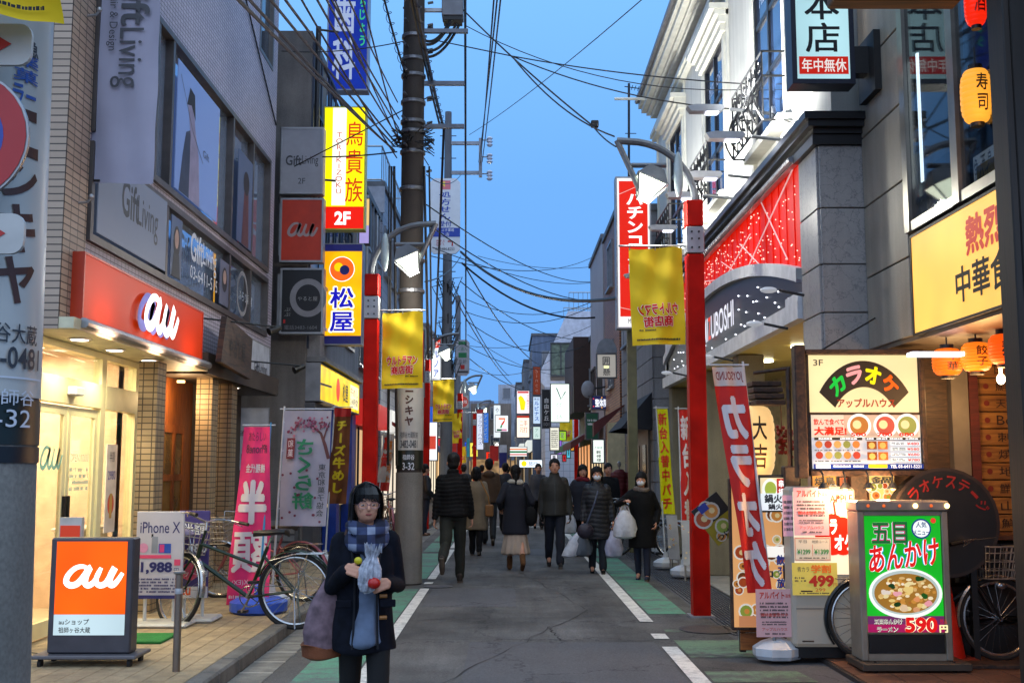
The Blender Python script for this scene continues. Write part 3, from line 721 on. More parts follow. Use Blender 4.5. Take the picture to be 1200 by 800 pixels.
for y0, y1 in ((9.64, 10.39), (10.41, 11.15)):
    b = MB(); b.box(XG - .03, XG + .01, y0, y0 + .07, .12, 2.18); b.box(XG - .03, XG + .01, y1 - .07, y1, .12, 2.18); b.box(XG - .03, XG + .01, y0 + .07, y1 - .07, 2.1, 2.18); b.box(XG - .03, XG + .01, y0 + .07, y1 - .07, .12, .26)
    d = b.build('sliding_door', FRM, A, world=True)
    b = MB(); b.box(XG - .014, XG - .006, y0 + .07, y1 - .07, .26, 2.1); b.build('pane', CG, d, world=True)
    yy = y1 - .035 if y0 < 10 else y0 + .035
    b = MB(); b.box(XG + .01, XG + .04, yy - .015, yy + .015, .95, 1.35); b.build('handle', BLK, d, world=True)
b = MB(); b.bbox(XG + .036, XG + .12, 10.28, 10.5, 2.28, 2.36, .01); b.build('door_sensor', WHT, A, world=True)
F = Face((XG + .014, 9.7, .9), (0, 1, 0), U_, 1.4, 1.2); au_logo(F, .08, .25, .42, .42, pt('#8fc9b4', .5), .03); F.text('OPEN 10:00', .55, .3, .88, .36, pt('#a7cdbd', .5)); F.scribble(.55, .4, .9, .6, 4, pt('#a7cdbd', .5), 3); F.build('door_lettering', A)
# interior room
b = MB(); b.box(-8.6, -8.5, 9.5, 12.5, .1, 2.9); b.box(-8.5, -4.2, 12.3, 12.36, .1, 2.9); b.build('room_wall', pt('#e8c9ae', .8), A, world=True)
b = MB(); b.box(-8.5, -4.15, 9.5, 12.3, 2.9, 2.94); b.build('room_ceiling', pt('#f0ead8', .8), A, world=True)
b = MB(); b.box(-8.5, -4.15, 9.5, 12.3, .094, .1); b.build('room_floor', pt('#cdbfa6', .4), A, world=True)
for i, (x, y) in enumerate(((-5.1, 10.2), (-5.1, 11.5), (-6.6, 10.8))):
    b = MB(); b.box(x - .45, x + .45, y - .12, y + .12, 2.86, 2.89); t = thing('ceiling_light', ['ceiling light panel inside the phone shop behind the left door leaf', 'ceiling light panel inside the phone shop behind the right side window', 'ceiling light panel deep inside the phone shop'][i], 'ceiling light', (x, y, 2.88)); b.build('diffuser', em('#ffe9c8', 9, True), t, world=True)
    lamp('AREA', (x, y, 2.84), 48, (1, .84, .56), .8, (0, 0, 0), parent=t)
def low_unit(x0, x1, y0, y1, h, c, nm, lb, cat='counter'):
    t = thing(nm, lb, cat, ((x0 + x1) / 2, (y0 + y1) / 2, .1)); b = MB(); b.bbox(x0, x1, y0, y1, .1, h - .03, .01); b.build('body', pt(c, .5), t, world=True); b = MB(); b.bbox(x0 - .02, x1 + .02, y0 - .02, y1 + .02, h - .03, h, .006); b.build('top', pt('#f0e8dc', .4), t, world=True)
low_unit(-5.9, -5.4, 9.9, 11.9, .95, '#e7d2bd', 'display_counter', 'cream display counter inside the phone shop')
low_unit(-4.6, -4.3, 11.4, 12.1, 1.0, '#efe6d8', 'leaflet_stand', 'white leaflet stand behind the shop side window', 'stand')
t = thing('shop_chair', 'purple rounded chair inside the phone shop', 'chair', (-5.0, 10.6, .1)); b = MB(); b.ell((-5.0, 10.6, .62), (.28, .28, .12), 14, 6); b.build('seat', pt('#6c5aa0', .7), t, world=True, smooth=True)
b = MB(); b.ell((-5.25, 10.6, .95), (.07, .3, .32), 14, 8); b.build('backrest', pt('#7a68ac', .7), t, world=True, smooth=True); b = MB(); b.cyl((-5.0, 10.6, .1), (-5.0, 10.6, .6), .04, n=8); b.build('leg', ALU, t, world=True)
fsign('door_poster', 'narrow white leaflet poster with a cartoon can, on the shop side window', 11.45, 11.75, .95, 1.85, XG + .012, pt('#e6ddd0', .5), lambda F: (F.text('半額', .25, .08, .75, .2, GY), F.text('2980', .15, .3, .85, .4, pt('#3a3a9a', .5)), F.disc(.5, .68, .3, pt('#d8543a', .5), .12), F.rect(.38, .56, .62, .84, pt('#caa050', .5))), cat='poster')
# tiled pillars, wooden door
for y0, y1, lb in ((11.8, 12.1, 'a'), (14.0, 14.3, 'b'), (15.0, 15.3, 'c')):
    b = MB(); b.box(-3.93, -3.73, y0, y1, .1, 2.74); b.build('pillar', brickmat('#a8926f', '#9b8562', '#4a3f30', .11, .065, .006, axes='HZ', offset=0, name='pillar_tile') if lb == 'a' else bpy.data.materials['pillar_tile'], A, world=True)
WD = woodmat('#6b3410', '#a05a20', sc=(30, 30, 2)); WDD = woodmat('#2b1d14', '#4a3322', sc=(4, 4, 30))
b = MB(); b.box(-4.32, -4.26, 12.3, 15.0, .1, 2.74); b.build('door_surround', WD, A, world=True)
b = MB()
for y0, y1 in ((13.55, 13.67), (14.05, 14.13), (14.48, 14.6)): b.box(-4.26, -4.21, y0, y1, .12, 2.15)
for z0, z1 in ((.12, .5), (.95, 1.03), (1.45, 1.53), (2.05, 2.15)):
    b.box(-4.255, -4.215, 13.67, 14.05, z0, z1); b.box(-4.255, -4.215, 14.13, 14.48, z0, z1)
d = b.build('door', WD, A, world=True)
for y0, y1 in ((13.67, 14.05), (14.13, 14.48)):
    for z0, z1 in ((.5, .95), (1.03, 1.45), (1.53, 2.05)):
        b = MB(); b.box(-4.245, -4.23, y0, y1, z0, z1); b.build('pane', pt('#7a5a2c', .2, var=.3, scale=3), d, world=True)
wallbox(A, -4.6, -4.2, 15.02, 17.5, .1, 2.74, stained('#5a5048', name='dark_plaster'), 'rear_wall')
l_ = thing('doorway_lamp', 'small warm lamp glowing over the wooden side door', 'lamp', (-4.1, 13.9, 2.7)); b = MB(); b.lathe([(.05, 0), (.05, -.03)], 12); b.build('lens', em('#ffc880', 4), l_); lamp('POINT', (-4.0, 13.7, 2.45), 16, (1, .68, .35), .08, parent=l_)
# wooden hanging sign tilted, with its spotlight arm
t = thing('wooden_sign', 'dark weathered wooden board hung askew beside the orange sign', 'sign', (-3.5, 14.0, 2.7))
b = MB(); b.extr([(0, .04), (1.55, -.05), (1.62, .5), (.22, .62)], (-3.45, 13.3, 2.84), (0, 1, 0), U_, .07); b.build('board', woodmat('#1d130d', '#4c3220', sc=(2, 2, 14)), t, world=True)
F = Face((-3.448, 13.4, 2.84), (0, 1, 0), U_, 1.3, .55); F.text('やると屋', .2, .3, .85, .75, pt('#0e0a08', .6), .02); F.build('lettering', t)
for (x, y, z, ex, lb) in ((-3.62, 13.4, 3.42, -2.95, 'thin black arm spotlight above the weathered wooden board'), (-3.62, 15.4, 3.1, -3.0, 'thin black arm spotlight behind the weathered wooden board')):
    s = thing('arm_spotlight', lb, 'spotlight', (x, y, z)); b = MB(); b.tube([(x - .1, y, z), (ex, y + .9, z)], .012, 6); b.build('arm', BLK, s, world=True); b = MB(); b.cyl((ex, y + .9, z), (ex - .13, y + .8, z - .07), .035, .055, 10); b.build('head', BLK, s, world=True)
sign_box('hanging_board_sign', 'white board lettered Gift Living behind the wooden sign', 'sign', (-3.7, 15.3, 2.86), 1.9, .62, .05, pt('#b9bcc4', .5), pt('#8a8c92', .4), lambda F: (F.text('Gift', .45, .5, .62, .75, GY, .02), F.text('Living', .63, .5, .9, .78, GY)), r=(0, 1, 0), fr=.015)
# cloth banner hanging off the facade
o, w, h = pxbox(101, -40, 180, 214, 9.75)
t = thing('cloth_banner', 'long grey cloth banner lettered Gift Living Hair and Design hanging at the building corner', 'banner', (o.x, 9.75, o.z))
b = MB(); n_ = 12; vs_ = []; fs_ = []
for j in range(21):
    for i in range(n_ + 1): vs_.append((o.x + w * i / n_ + .004 * math.sin(j * .9), 9.75 + .012 * math.sin(i * .9 + j * .35), o.z + h * j / 20 - (.015 * (i / n_) if j == 0 else 0)))
for j in range(20):
    for i in range(n_): k = j * (n_ + 1) + i; fs_.append((k, k + 1, k + n_ + 2, k + n_ + 1))
b.add(vs_, fs_); b.build('cloth', pt('#9c9bad', .8, var=.08, scale=1.5), t, world=True, smooth=True)
GT = pt('#3d3f46', .6, var=0)
def rot_text(F, s, x0, y0, x1, y1, m, bold=0):  # reads downwards, letters turned clockwise
    vs, fs = glyphs(s, min(bold, .02)); a, b_, c, d = bbox2(vs)
    F.add([(x1 - (y1 - y0) * 0 - (x1 - x0) * (1 - (y - b_) / (d - b_)), y0 + (y1 - y0) * (x - a) / (c - a)) for x, y in vs], fs, m)
F = Face((o.x, 9.73, o.z), R_, U_, w, h)
k0 = lambda p: (p + 40) / 254.0
rot_text(F, 'Gift', .42, k0(-40), .86, k0(32), GT, .02); rot_text(F, 'Living', .30, k0(35), .78, k0(105), GT); rot_text(F, 'Hair & Design', .22, k0(-10), .38, k0(62), GT); F.build('lettering', t)
b = MB(); b.tube([(XL, 9.75, o.z + h), (o.x + w + .03, 9.75, o.z + h)], .015, 6); b.tube([(XL, 9.75, o.z + .02), (o.x + w * .2, 9.75, o.z + .02)], .01, 6); b.build('pole', DKM, t, world=True)

# ---------------------------------------------------------------- near pole with its wrapped signs
CPOLE = stained('#7f7b74', name='pole_concrete', amt=.3, vs_=1.5)
def bpole(name, label, x, y, r0, z1, mat, lean=(0, 0), taper=.007, group='concrete utility poles'):
    t = thing(name, label, 'utility pole', (x, y, 0), 0, group); b = MB(); n = 10
    b.tube([(lean[0] * i / n, lean[1] * i / n, z1 * i / n - .05) for i in range(n + 1)], [r0 - taper * z1 * i / n for i in range(n + 1)], 28); b.build('shaft', mat, t, smooth=True)
    return t
NP = bpole('utility_pole', 'close concrete utility pole wrapped in a white sign at the picture edge', -1.369, 2.85, .185, 9, CPOLE, (-.126, 0), .0045)
def wrap(x, y, r, z0, z1, a0, a1, lift=.004, lean=0):
    """bend function: fraction x -> angle (degrees from camera side towards +x), y -> height"""
    def f(fx, fy, l):
        a = math.radians(a0 + (a1 - a0) * fx); z = z1 + (z0 - z1) * fy; rr = r + lift + l * .5
        return Vector((x + lean * z + rr * math.sin(a), y - rr * math.cos(a), z))
    return f
def wrap_panel(parent, x, y, r, z0, z1, mat, name='wrap_sign', a=(-180, 180), lift=.004, lean=0, n=36):
    b = MB(); f = wrap(x, y, r, z0, z1, a[0], a[1], lift, lean); vs = []
    for i in range(n + 1): vs += [f(i / n, 1, 0), f(i / n, 0, 0)]
    vs2 = [f(i / n, k, -.008) for i in range(n + 1) for k in (1, 0)]
    m = len(vs); b.add(vs + vs2, [(2 * i, 2 * i + 2, 2 * i + 3, 2 * i + 1) for i in range(n)] + [(2 * i + 1, 2 * i + 3, m + 2 * i + 3, m + 2 * i + 1) for i in range(n)] + [(2 * i, m + 2 * i, m + 2 * i + 2, 2 * i + 2) for i in range(n)])
    return b.build(name, mat, parent, world=True, smooth=True)
BRN = pt('#4a2a20', .5, var=.2); SGW = pt('#b4b3ae', .35, var=.12, scale=2); SGG = pt('#16211e', .4, var=.1); SBL = pt('#2a4f9c', .5, var=0); SRD = pt('#b0201c', .45, var=.05)
def pole_sign(parent, x, y, r, zt, zb, ang, lean=0, near=True):
    """white wrapped sign with the shop name down it, address plates below. zt..zb the white part"""
    H = zt - zb
    wrap_panel(parent, x, y, r, zb, zt, SGW, 'wrap_sign', lean=lean)
    wrap_panel(parent, x, y, r, zb - .16 * H / 1.6, zb - .005, SGG, 'address_plate', lean=lean)
    F = Face((0, 0, 0), R_, U_, 1, 1, bend=wrap(x, y, r, zb, zt, ang - 50, ang + 50, .005, lean))
    return F
zt, zb = 3.6, 1.86
r = .177; lean = -.014
wrap_panel(NP, -1.369, 2.85, r, 1.78, 3.6, SGW, 'wrap_sign', lean=lean); wrap_panel(NP, -1.369, 2.85, r, 1.66, 1.775, SGG, 'address_plate', lean=lean); wrap_panel(NP, -1.369, 2.85, r, 1.615, 1.655, pt('#232529', .4, .3), 'steel_band', lean=lean)
Zp = lambda py: 1.6 + (549 - py) * 2.68 / 1283.0
F = Face((0, 0, 0), R_, U_, 1, 1, bend=wrap(-1.369, 2.85, r, 0, 1, 0, 100, .005, lean))
fz = lambda py: 1 - Zp(py)
for c, a, b_ in (('ニ', 107, 172), ('シ', 172, 226), ('キ', 228, 292), ('ヤ', 293, 355)): F.text(c, .44, fz(a) + .004, .80, fz(b_) - .006, BRN, .03)
F.vtext('薬菓', .5, fz(38), .78, fz(78), SBL, .02); F.text('バーラー', .26, fz(78), .74, fz(108), SBL, .02)
F.text('小田急', .3, fz(20), .75, fz(42), GT, .03)
F.text('祖師谷大蔵', .16, fz(376), .86, fz(400), GY, .01); F.text('3482-0481', .12, fz(404), .9, fz(430), GY, .015)
F.text('祖師谷', .34, fz(455), .84, fz(474), WT, .0); F.text('3-32', .34, fz(479), .8, fz(500), WT, .0); F.rect(0, fz(442), .95, fz(440), WT)
F.build('lettering', NP)
# traffic plates clamped to it
t = thing('no_parking_sign', 'round no parking sign with red ring, clamped to the close pole', 'road sign', tuple(at(-47, 160, 2.6)))
c = at(-47, 160, 2.6); F = Face((c.x - .165, 2.6, c.z - .165), R_, U_, .33, .33)
b = MB(); b.extr([(.165 + .165 * math.cos(2 * PI * k / 40), .165 + .165 * math.sin(2 * PI * k / 40)) for k in range(40)], F.o, R_, U_, .01); b.build('plate', ALU, t, world=True)
F.disc(.5, .5, .485, pt('#a9151c', .35, var=.05)); F.disc(.5, .5, .32, pt('#1c3f9c', .35, var=.05)); F.line([(.27, .27), (.73, .73)], .1, pt('#a9151c', .35, var=.05)); F.build('symbol', t)
b = MB(); b.box(c.x - .02, c.x + .02, 2.61, 2.68, c.z - .05, c.z + .05); b.build('clamp', ALU, t, world=True)
for (x1, y0, y1, tip, ym, lb) in ((38, 28, 76, 14, 50, 'small white plate with red arrow above the no parking sign'), (29, 250, 297, 7, 271, 'small white plate with red arrow below the no parking sign')):
    a = at(-130, y1, 2.6); e_ = at(x1, y0, 2.6); ww, hh = e_.x - a.x, e_.z - a.z
    t = thing('arrow_plate', lb, 'road sign', tuple(a)); q = .03; pts = []
    for cx, cy_, s0 in ((ww - q, q, -90), (ww - q, hh - q, 0), (q, hh - q, 90), (q, q, 180)):
        for k in range(5): an = math.radians(s0 + 90 * k / 4); pts.append((cx + q * math.cos(an), cy_ + q * math.sin(an)))
    b = MB(); b.extr(pts, a, R_, U_, .012); b.build('plate', pt('#b9bab8', .4), t, world=True)
    F = Face(a, R_, U_, ww, hh); tx = (at(tip, ym, 2.6).x - a.x) / ww
    F.poly([(tx, .5), (tx - .14, .22), (tx - .14, .42), (.1, .42), (.1, .58), (tx - .14, .58), (tx - .14, .78)][::-1], SRD); F.build('arrow', t)
    b = MB(); b.box(c.x - .02, c.x + .02, 2.612, 2.69, a.z + hh * .3, a.z + hh * .7); b.build('clamp', ALU, t, world=True)
# ================================================================ LEFT, BEYOND THE PHONE SHOP
STUC = stained('#726d69', name='stone_cladding', amt=.3, vs_=1.2); GREYB = stained('#8a8b90', name='grey_render', amt=.25)
B = thing('stone_building', 'grey stone clad building with a plain end wall beyond the tiled one', 'building', (-6, 19, 0))
wallbox(B, -9, -3.37, 18.42, 20.0, 0, 9.1, STUC)
it = []
z = .02
while z < 9.0: it += [(-3.36 - .53, 18.405, z, (1.04, .03, .425)), (-3.36 - 1.6, 18.405, z, (1.04, .03, .425))]; z += .437
pieces(B, 'stone_panel', STUC, it, lambda mb, s: mb.bbox(-s[0]/2, s[0]/2, -s[1]/2, s[1]/2, 0, s[2], .008))
wallbox(B, -9, -3.42, 20.0, 23.5, 0, 8.9, GREYB, 'rear_wall')
b = MB()
for z in (4.6, 5.6, 6.6, 7.8, 8.9): b.box(-3.38, -3.33, 18.5, 23.5, z - .03, z + .03)
for y in np.arange(18.5, 23.6, .83): b.box(-3.375, -3.335, y - .025, y + .025, 3.6, 8.87)
b.build('balcony_frame', pt('#3a4150', .5, .4), B, world=True)
for i, y in enumerate(np.arange(18.5, 23.0, .83)):
    for z in (4.63, 6.63): b = MB(); b.box(-3.362, -3.35, y + .03, y + .8, z, z + .94); b.build('balcony_panel', pt('#7f93b4', .3, var=.1), B, world=True)
    for z in (5.63, 7.83): b = MB(); b.box(-3.41, -3.40, y + .03, y + .8, z, z + (.94 if z < 7 else 1.0)); b.build('pane', glass('#2c3e58', .7), B, world=True)
b = MB(); b.tube([(-3.25, 18.5, 9.15), (-2.95, 18.6, 9.15)], .02, 6); b.tube([(-3.28, 18.5, 9.2), (-3.28, 18.5, 5.7)], .05, 6); b.tube([(-3.25, 18.5, 6.5), (-2.95, 18.6, 6.5)], .02, 6); b.build('sign_bracket', DKM, B, world=True)
sign_box('wall_sign', 'white board lettered Gift Living 2F low on the stone wall', 'sign', (at(268, 551, 18.3).x, 18.36, at(268, 551, 18.3).z), .62, 1.03, .04, pt('#b9bbc0', .5), pt('#9a9ca2', .4),
         lambda F: (F.text('Gift Living', .1, .36, .95, .48, GY, .01), F.text('2F', .12, .74, .4, .84, GY)), fr=.01)
b = MB(); b.box(-4.6, -3.4, 18.2, 18.38, .1, .95); b.box(-4.55, -3.45, 18.19, 18.199, .85, .93); t = thing('utility_cabinet', 'grey steel cabinet against the stone wall behind the bicycles', 'cabinet', (-4, 18.3, .1)); b.build('body', pt('#5a5a5c', .5, .3), t, world=True)
for k in range(5): b = MB(); b.box(-3.95, -3.45, 18.17, 18.19, .2 + k * .12, .29 + k * .12); b.build('slat', pt('#7a7a7a', .5, .4), t, world=True)
# projecting sign stacks
YEL = em('#fff200', 1.15, True); YEL2 = em('#ffae00', 1.15, True, .25)
PBL = pt('#20207c', .5, var=0); REDL = em('#e02408', .9)
def S_(nm, lb, px, Y, d, face, frame, draw, cat='sign', fr=.03, group=None):
    o, w, h = pxbox(*px, Y); return sign_box(nm, lb, cat, o, w, h, d, face, frame, draw, fr=fr, group=group)
BR = MB()
S_('projecting_sign', 'grey unlit projecting sign lettered Gift Living 2F, topmost by the tiled building', (327, 149, 378, 227), 17.9, .22, pt('#8a8c94', .45, var=.06), ALU, lambda F: (F.text('Gift', .1, .42, .5, .58, GY, .02), F.text('Living', .51, .42, .92, .6, GY), F.text('2F', .42, .78, .6, .87, GY)))
S_('projecting_sign', 'unlit orange red projecting sign with grey au logo, in the middle of the left stack', (327, 232, 378, 307), 17.9, .22, pt('#a82c10', .45, var=.08), ALU, lambda F: au_logo(F, .16, .38, .9, .6, pt('#8f7f80', .5, var=0), .08))
S_('projecting_sign', 'unlit black projecting sign with white brush ring, lowest of the left stack', (327, 314, 378, 391), 17.9, .22, pt('#121316', .4, var=0), ALU,
   lambda F: (F.ring(.66, .45, .46, .15, pt('#77777d', .6, var=.1), ry=.31), F.text('やると屋', .4, .43, .9, .5, pt('#8a8a8c', .5)), F.vtext('ぷぷ', .06, .6, .24, .76, pt('#8a8a8c', .5)), F.text('電話3483-1604', .08, .89, .9, .96, pt('#6a6a70', .5)), F.rect(.05, .8, .1, .86, SRD)))
for z0, z1 in ((151, 226), (240, 300), (322, 383)):
    o, w, h = pxbox(314, z0, 326, z1, 17.98); BR.box(-3.76, o.x + w + .03, 17.9, 18.1, o.z, o.z + h)
t = thing('sign_brackets', 'grey steel mounting boxes between the tiled wall and its projecting signs', 'bracket', (-3.8, 17.9, 3)); BR.build('mounting_box', pt('#77797e', .5, .4), t, world=True)
TR = em('#f01c08', .9)
def tori(F):
    F.rect(.2, 0, .54, .81, em('#fffdf0', 1.1)); F.rect(0, .82, 1, 1, TR)
    F.vtext('TORIKIZOKU', .27, .2, .47, .72, em('#d02c18', .7), .0)
    m = em('#e04a08', .8)
    # brush drawn 鳥貴族
    F.vtext('鳥貴族', .50, .10, 1.0, .80, m, .012, fill=.92)
    F.text('2F', .28, .86, .68, .97, em('#ffffff', 1.2), .04)
S_('lit_sign', 'glowing yellow vertical sign reading 鳥貴族 with red 2F foot', (377, 125, 427, 269), 19.0, .26, YEL, pt('#c9c43a', .4), tori, fr=.02)
def matsu(F):
    F.rect(0, 0, 1, .07, PBL); F.rect(0, .92, 1, 1, PBL); F.disc(.47, .25, .33, em('#ff6a1a', .9)); F.ring(.47, .25, .34, .02, em('#fff', 1.1)); F.disc(.38, .23, .12, em('#ffd000', 1)); F.disc(.54, .26, .13, PBL)
    F.vtext('松屋', .12, .42, .84, .9, em('#fff6e0', 1.2), .07, fill=.96); F.vtext('松屋', .12, .42, .84, .9, em('#1c1ce0', .55), .03, fill=.9)
S_('lit_sign', 'glowing amber vertical sign reading 松屋 with orange disc', (377, 285, 424, 404), 19.0, .3, YEL2, pt('#8b8e94', .4, .4), matsu, fr=.02)
def dental(F):
    lt = em('#b8c8e8', .55); F.text('3F', .3, .06, .75, .16, lt, .02); F.vtext('歯科', .08, .33, .72, .95, lt, .03, fill=.95); F.vtext('きちじょう', .76, .28, .98, .72, em('#3fc98a', .6), .03)
S_('lit_sign', 'deep blue vertical dental clinic sign 歯科 above the yellow one', (382, -70, 431, 106), 21.5, .3, em('#1538b8', .42, True, .2), pt('#8a8fa0', .4, .4), dental, fr=.03)
S_('lit_sign', 'small cream sign half hidden behind the 鳥貴族 sign', (420, 232, 433, 286), 20.5, .2, em('#ffd58a', .8), BLK, lambda F: F.rect(0, .6, 1, 1, em('#c8b8ff', .6)), fr=.015)
# second floor bay and yellow fascia
C_ = thing('beef_bowl_shop', 'low shop with second floor window bay behind the yellow sign stack', 'building', (-3.6, 21, 0))
wallbox(C_, -3.42, -3.16, 18.55, 23.4, 3.42, 4.9, GREYB, 'bay_wall')
for y in (18.8, 20.1, 21.4): win(C_, ('x', -3.155), y, y + 1.1, 3.95, 4.7, 1, (y + .55,), (), pt('#8a8c90', .4, .5), glass('#39424f', .6), .05, .04)
b = MB(); b.box(-3.42, -3.05, 18.5, 23.45, 3.38, 3.46); b.build('ledge', pt('#6b6d72', .6), C_, world=True)
sign_box('shop_fascia_sign', 'glowing yellow fascia sign over the beef bowl shop', 'shop sign', (-3.12, 18.45, 2.72), 4.9, .64, .26, em('#ffd400', 1.1, True, .3), pt('#8a8c90', .4, .5),
         lambda F: (F.line([(.0, .55), (.25, .5)], .008, GY), F.disc(.4, .5, .045, em('#e8401c', 1)), F.text('松屋', .52, .2, .66, .8, GY, .03), F.rect(.72, .12, .97, .9, em('#fff3c0', 1.2)), F.text('牛めし', .73, .2, .95, .5, em('#e06010', .8)), F.text('24時間', .73, .55, .95, .8, GY)), r=(0, 1, 0), fr=.025)
wallbox(C_, -3.5, -3.2, 18.45, 19.2, .1, 2.7, pt('#4a4a4e', .6), 'pier'); wallbox(C_, -3.4, -3.15, 20.6, 20.95, .1, 2.7, pt('#123a9c', .4), 'blue_pier'); wallbox(C_, -3.4, -3.2, 22.9, 23.4, .1, 2.7, pt('#123a9c', .4), 'blue_pier')
b = MB(); b.box(-3.32, -3.3, 19.2, 22.9, .9, 2.6); b.build('lit_window', em('#ffdca0', .55, True, .3), C_, world=True)
for i, (y0, y1, z0, z1, c, tx) in enumerate(((19.3, 19.9, 1.2, 2.2, '#ffb060', '牛丼'), (20.0, 20.5, 1.4, 2.3, '#e8e0c8', '定食'), (21.1, 21.9, 1.3, 2.2, '#c8402c', '一膳'), (22.0, 22.7, 1.0, 2.2, '#e6a050', '朝食'))):
    fsign('menu_poster', ['orange', 'cream', 'red', 'amber'][i] + ' menu poster in the window of the beef bowl shop, reading ' + tx, y0, y1, z0, z1, -3.28, em(c, .6), lambda F, tx=tx, i=i: (F.text(tx, .1, .05, .9, .35, GY if i != 2 else WHT, .03), F.disc(.5, .68, .35, pt('#7a3a18', .5)), F.disc(.5, .66, .28, pt('#d89a3c', .5), .18)), cat='poster')

# generic town building for the streets beyond --------------------------------
def town(name, label, side, X, y0, y1, h, wall, fl=(3.2, 2.8), cols=2, roof='flat', shop=None, fascia=None, depth=6, pane=None, zb=0.0, awn=None, ww=.62, side_win=True, frame=None, sill=True):
    """side -1: stands left of the street (facade looks to +x); side 1: right"""
    f = -side; xb = X + side * depth
    T = thing(name, label, 'building', ((X + xb) / 2, (y0 + y1) / 2, 0))
    x0, x1 = sorted((X, xb)); wallbox(T, x0, x1, y0, y1, zb, h, wall)
    b = MB(); b.box(min(X + f * .06, xb), max(X + f * .06, xb), y0 - .06, y1 + .03, h, h + .14); b.build('parapet', pt('#55575c', .6, var=.2), T, world=True)
    z = fl[0]; n = 0
    pane = pane or glass('#2b3646', .6); frame = frame or pt('#7f8288', .4, .5)
    while z + 1.5 < h:
        L = (y1 - y0) / cols
        for i in range(cols):
            a = y0 + L * (i + .5 - ww / 2); win(T, ('x', X + f * .004), a, a + L * ww, z + .65, z + 1.95, f, (a + L * ww / 2,), (), frame, pane, .05, .05, sill)
        if side_win:
            a = X + side * .5; a, c = sorted((a, a + side * .9)); win(T, ('y', y0 - .004), a, c, z + .75, z + 1.8, -1, (), (), frame, pane, .05, .05, False)
        z += fl[1]; n += 1
    if shop:
        b = MB(); xs = sorted((X + f * .01, X + f * .03)); b.box(xs[0], xs[1], y0 + .4, y1 - .4, .35, 2.45); b.build('lit_shop_window', shop, T, world=True)
        b = MB(); xs = sorted((X + f * .03, X + f * .07))
        for y in np.linspace(y0 + .38, y1 - .38, 5): b.box(xs[0], xs[1], y - .03, y + .03, .05, 2.5)
        b.box(xs[0], xs[1], y0 + .2, y1 - .2, .0, .34); b.build('shop_frame', DKM, T, world=True)
    if fascia:
        b = MB(); xs = sorted((X + f * .01, X + f * .28)); b.box(xs[0], xs[1], y0 + .15, y1 - .15, 2.55, 3.1); b.build('fascia', fascia, T, world=True)
    if awn:
        b = MB(); a = X + f * .02; c = X + f * 1.0
        b.add([(a, y0 + .2, 2.95), (a, y1 - .2, 2.95), (c, y1 - .2, 2.4), (c, y0 + .2, 2.4), (c, y1 - .2, 2.2), (c, y0 + .2, 2.2), (a, y0 + .2, 2.91), (a, y1 - .2, 2.91), (c - f * .03, y1 - .2, 2.2), (c - f * .03, y0 + .2, 2.2)],
              [(0, 1, 2, 3), (3, 2, 4, 5), (6, 9, 8, 7), (0, 3, 5, 9, 6), (1, 7, 8, 4, 2)]); b.build('awning', awn, T, world=True)
    return T
def rail(T, x0, x1, y0, y1, z, h=.9, mat=None, n=14):
    b = MB()
    P_ = [(x0, y0), (x1, y0), (x1, y1), (x0, y1)]
    for (ax, ay), (bx_, by) in zip(P_[:3], P_[1:]):
        for zz in (z + h, z + .1): b.tube([(ax, ay, zz), (bx_, by, zz)], .025, 5)
        for k in range(n + 1): u = k / n; b.tube([(ax + (bx_ - ax) * u, ay + (by - ay) * u, z), (ax + (bx_ - ax) * u, ay + (by - ay) * u, z + h)], .012, 4)
    b.build('railing', mat or ALU, T, world=True)
GT1 = brickmat('#8a8d98', '#7e8290', '#5d606a', .24, .24, .012, axes='HZ', offset=0, name='white_square_tile')
t = town('grey_building', 'low grey building with roof pipes beyond the stone clad one', -1, -3.28, 23.7, 28.0, 7.9, GREYB, cols=2, shop=em('#ffcf9a', .7, True), fascia=em('#d8302c', .6))
b = MB(); b.box(-6, -3.25, 23.6, 23.75, 7.4, 7.95); b.build('roof_edge', DKM, t, world=True)
b = MB(); b.tube([(-3.1, 24, 2.5), (-3.1, 24, 7.6)], .04, 8); b.tube([(-3.12, 26, 2.5), (-3.12, 26, 7.6)], .03, 8); b.build('drain_pipe', ALU, t, world=True)
t = town('tiled_apartments', 'pale tiled apartment block with roof railing behind the utility pole', -1, -3.25, 28.3, 34, 8.9, GT1, cols=3, shop=em('#fff0d8', .9, True), fascia=em('#f2f2ea', .8), awn=pt('#7c1f1c', .7))
rail(t, -9, -3.3, 28.35, 34, 9.0, 1.0); b = MB(); b.box(-9, -3.2, 28.24, 28.3, 8.2, 8.9); b.build('balcony_front', pt('#8b8e98', .5), t, world=True)
far_left = [(34.2, 40, 7.2, '#8a786c', 'brown rendered', '#ff9d60', None), (40.2, 46.5, 6.6, '#8c98a8', 'blue grey', '#ffe0b0', '#24407c'), (46.7, 54, 7.6, '#aca296', 'beige', '#fff0d0', '#a02420'), (54.2, 62, 6.4, '#7c828c', 'slate grey', '#ffd090', None), (62.2, 72, 7.8, '#a09484', 'tan', '#ffe6c0', '#2c6c50'), (72.2, 86, 7.0, '#8c929e', 'dull grey', '#ffd8a0', None)]
for y0, y1, h, c, nm, sc, aw in far_left:
    town('shop_house', nm + ' shop house with lit ground floor, far down the street beside the utility poles', -1, -3.25 - (.25 if y0 > 40 else 0), y0, y1, h, stained(c, name='render'), cols=2, shop=em(sc, 1.0, True), fascia=em(sc, .7), awn=pt(aw, .7) if aw else None)

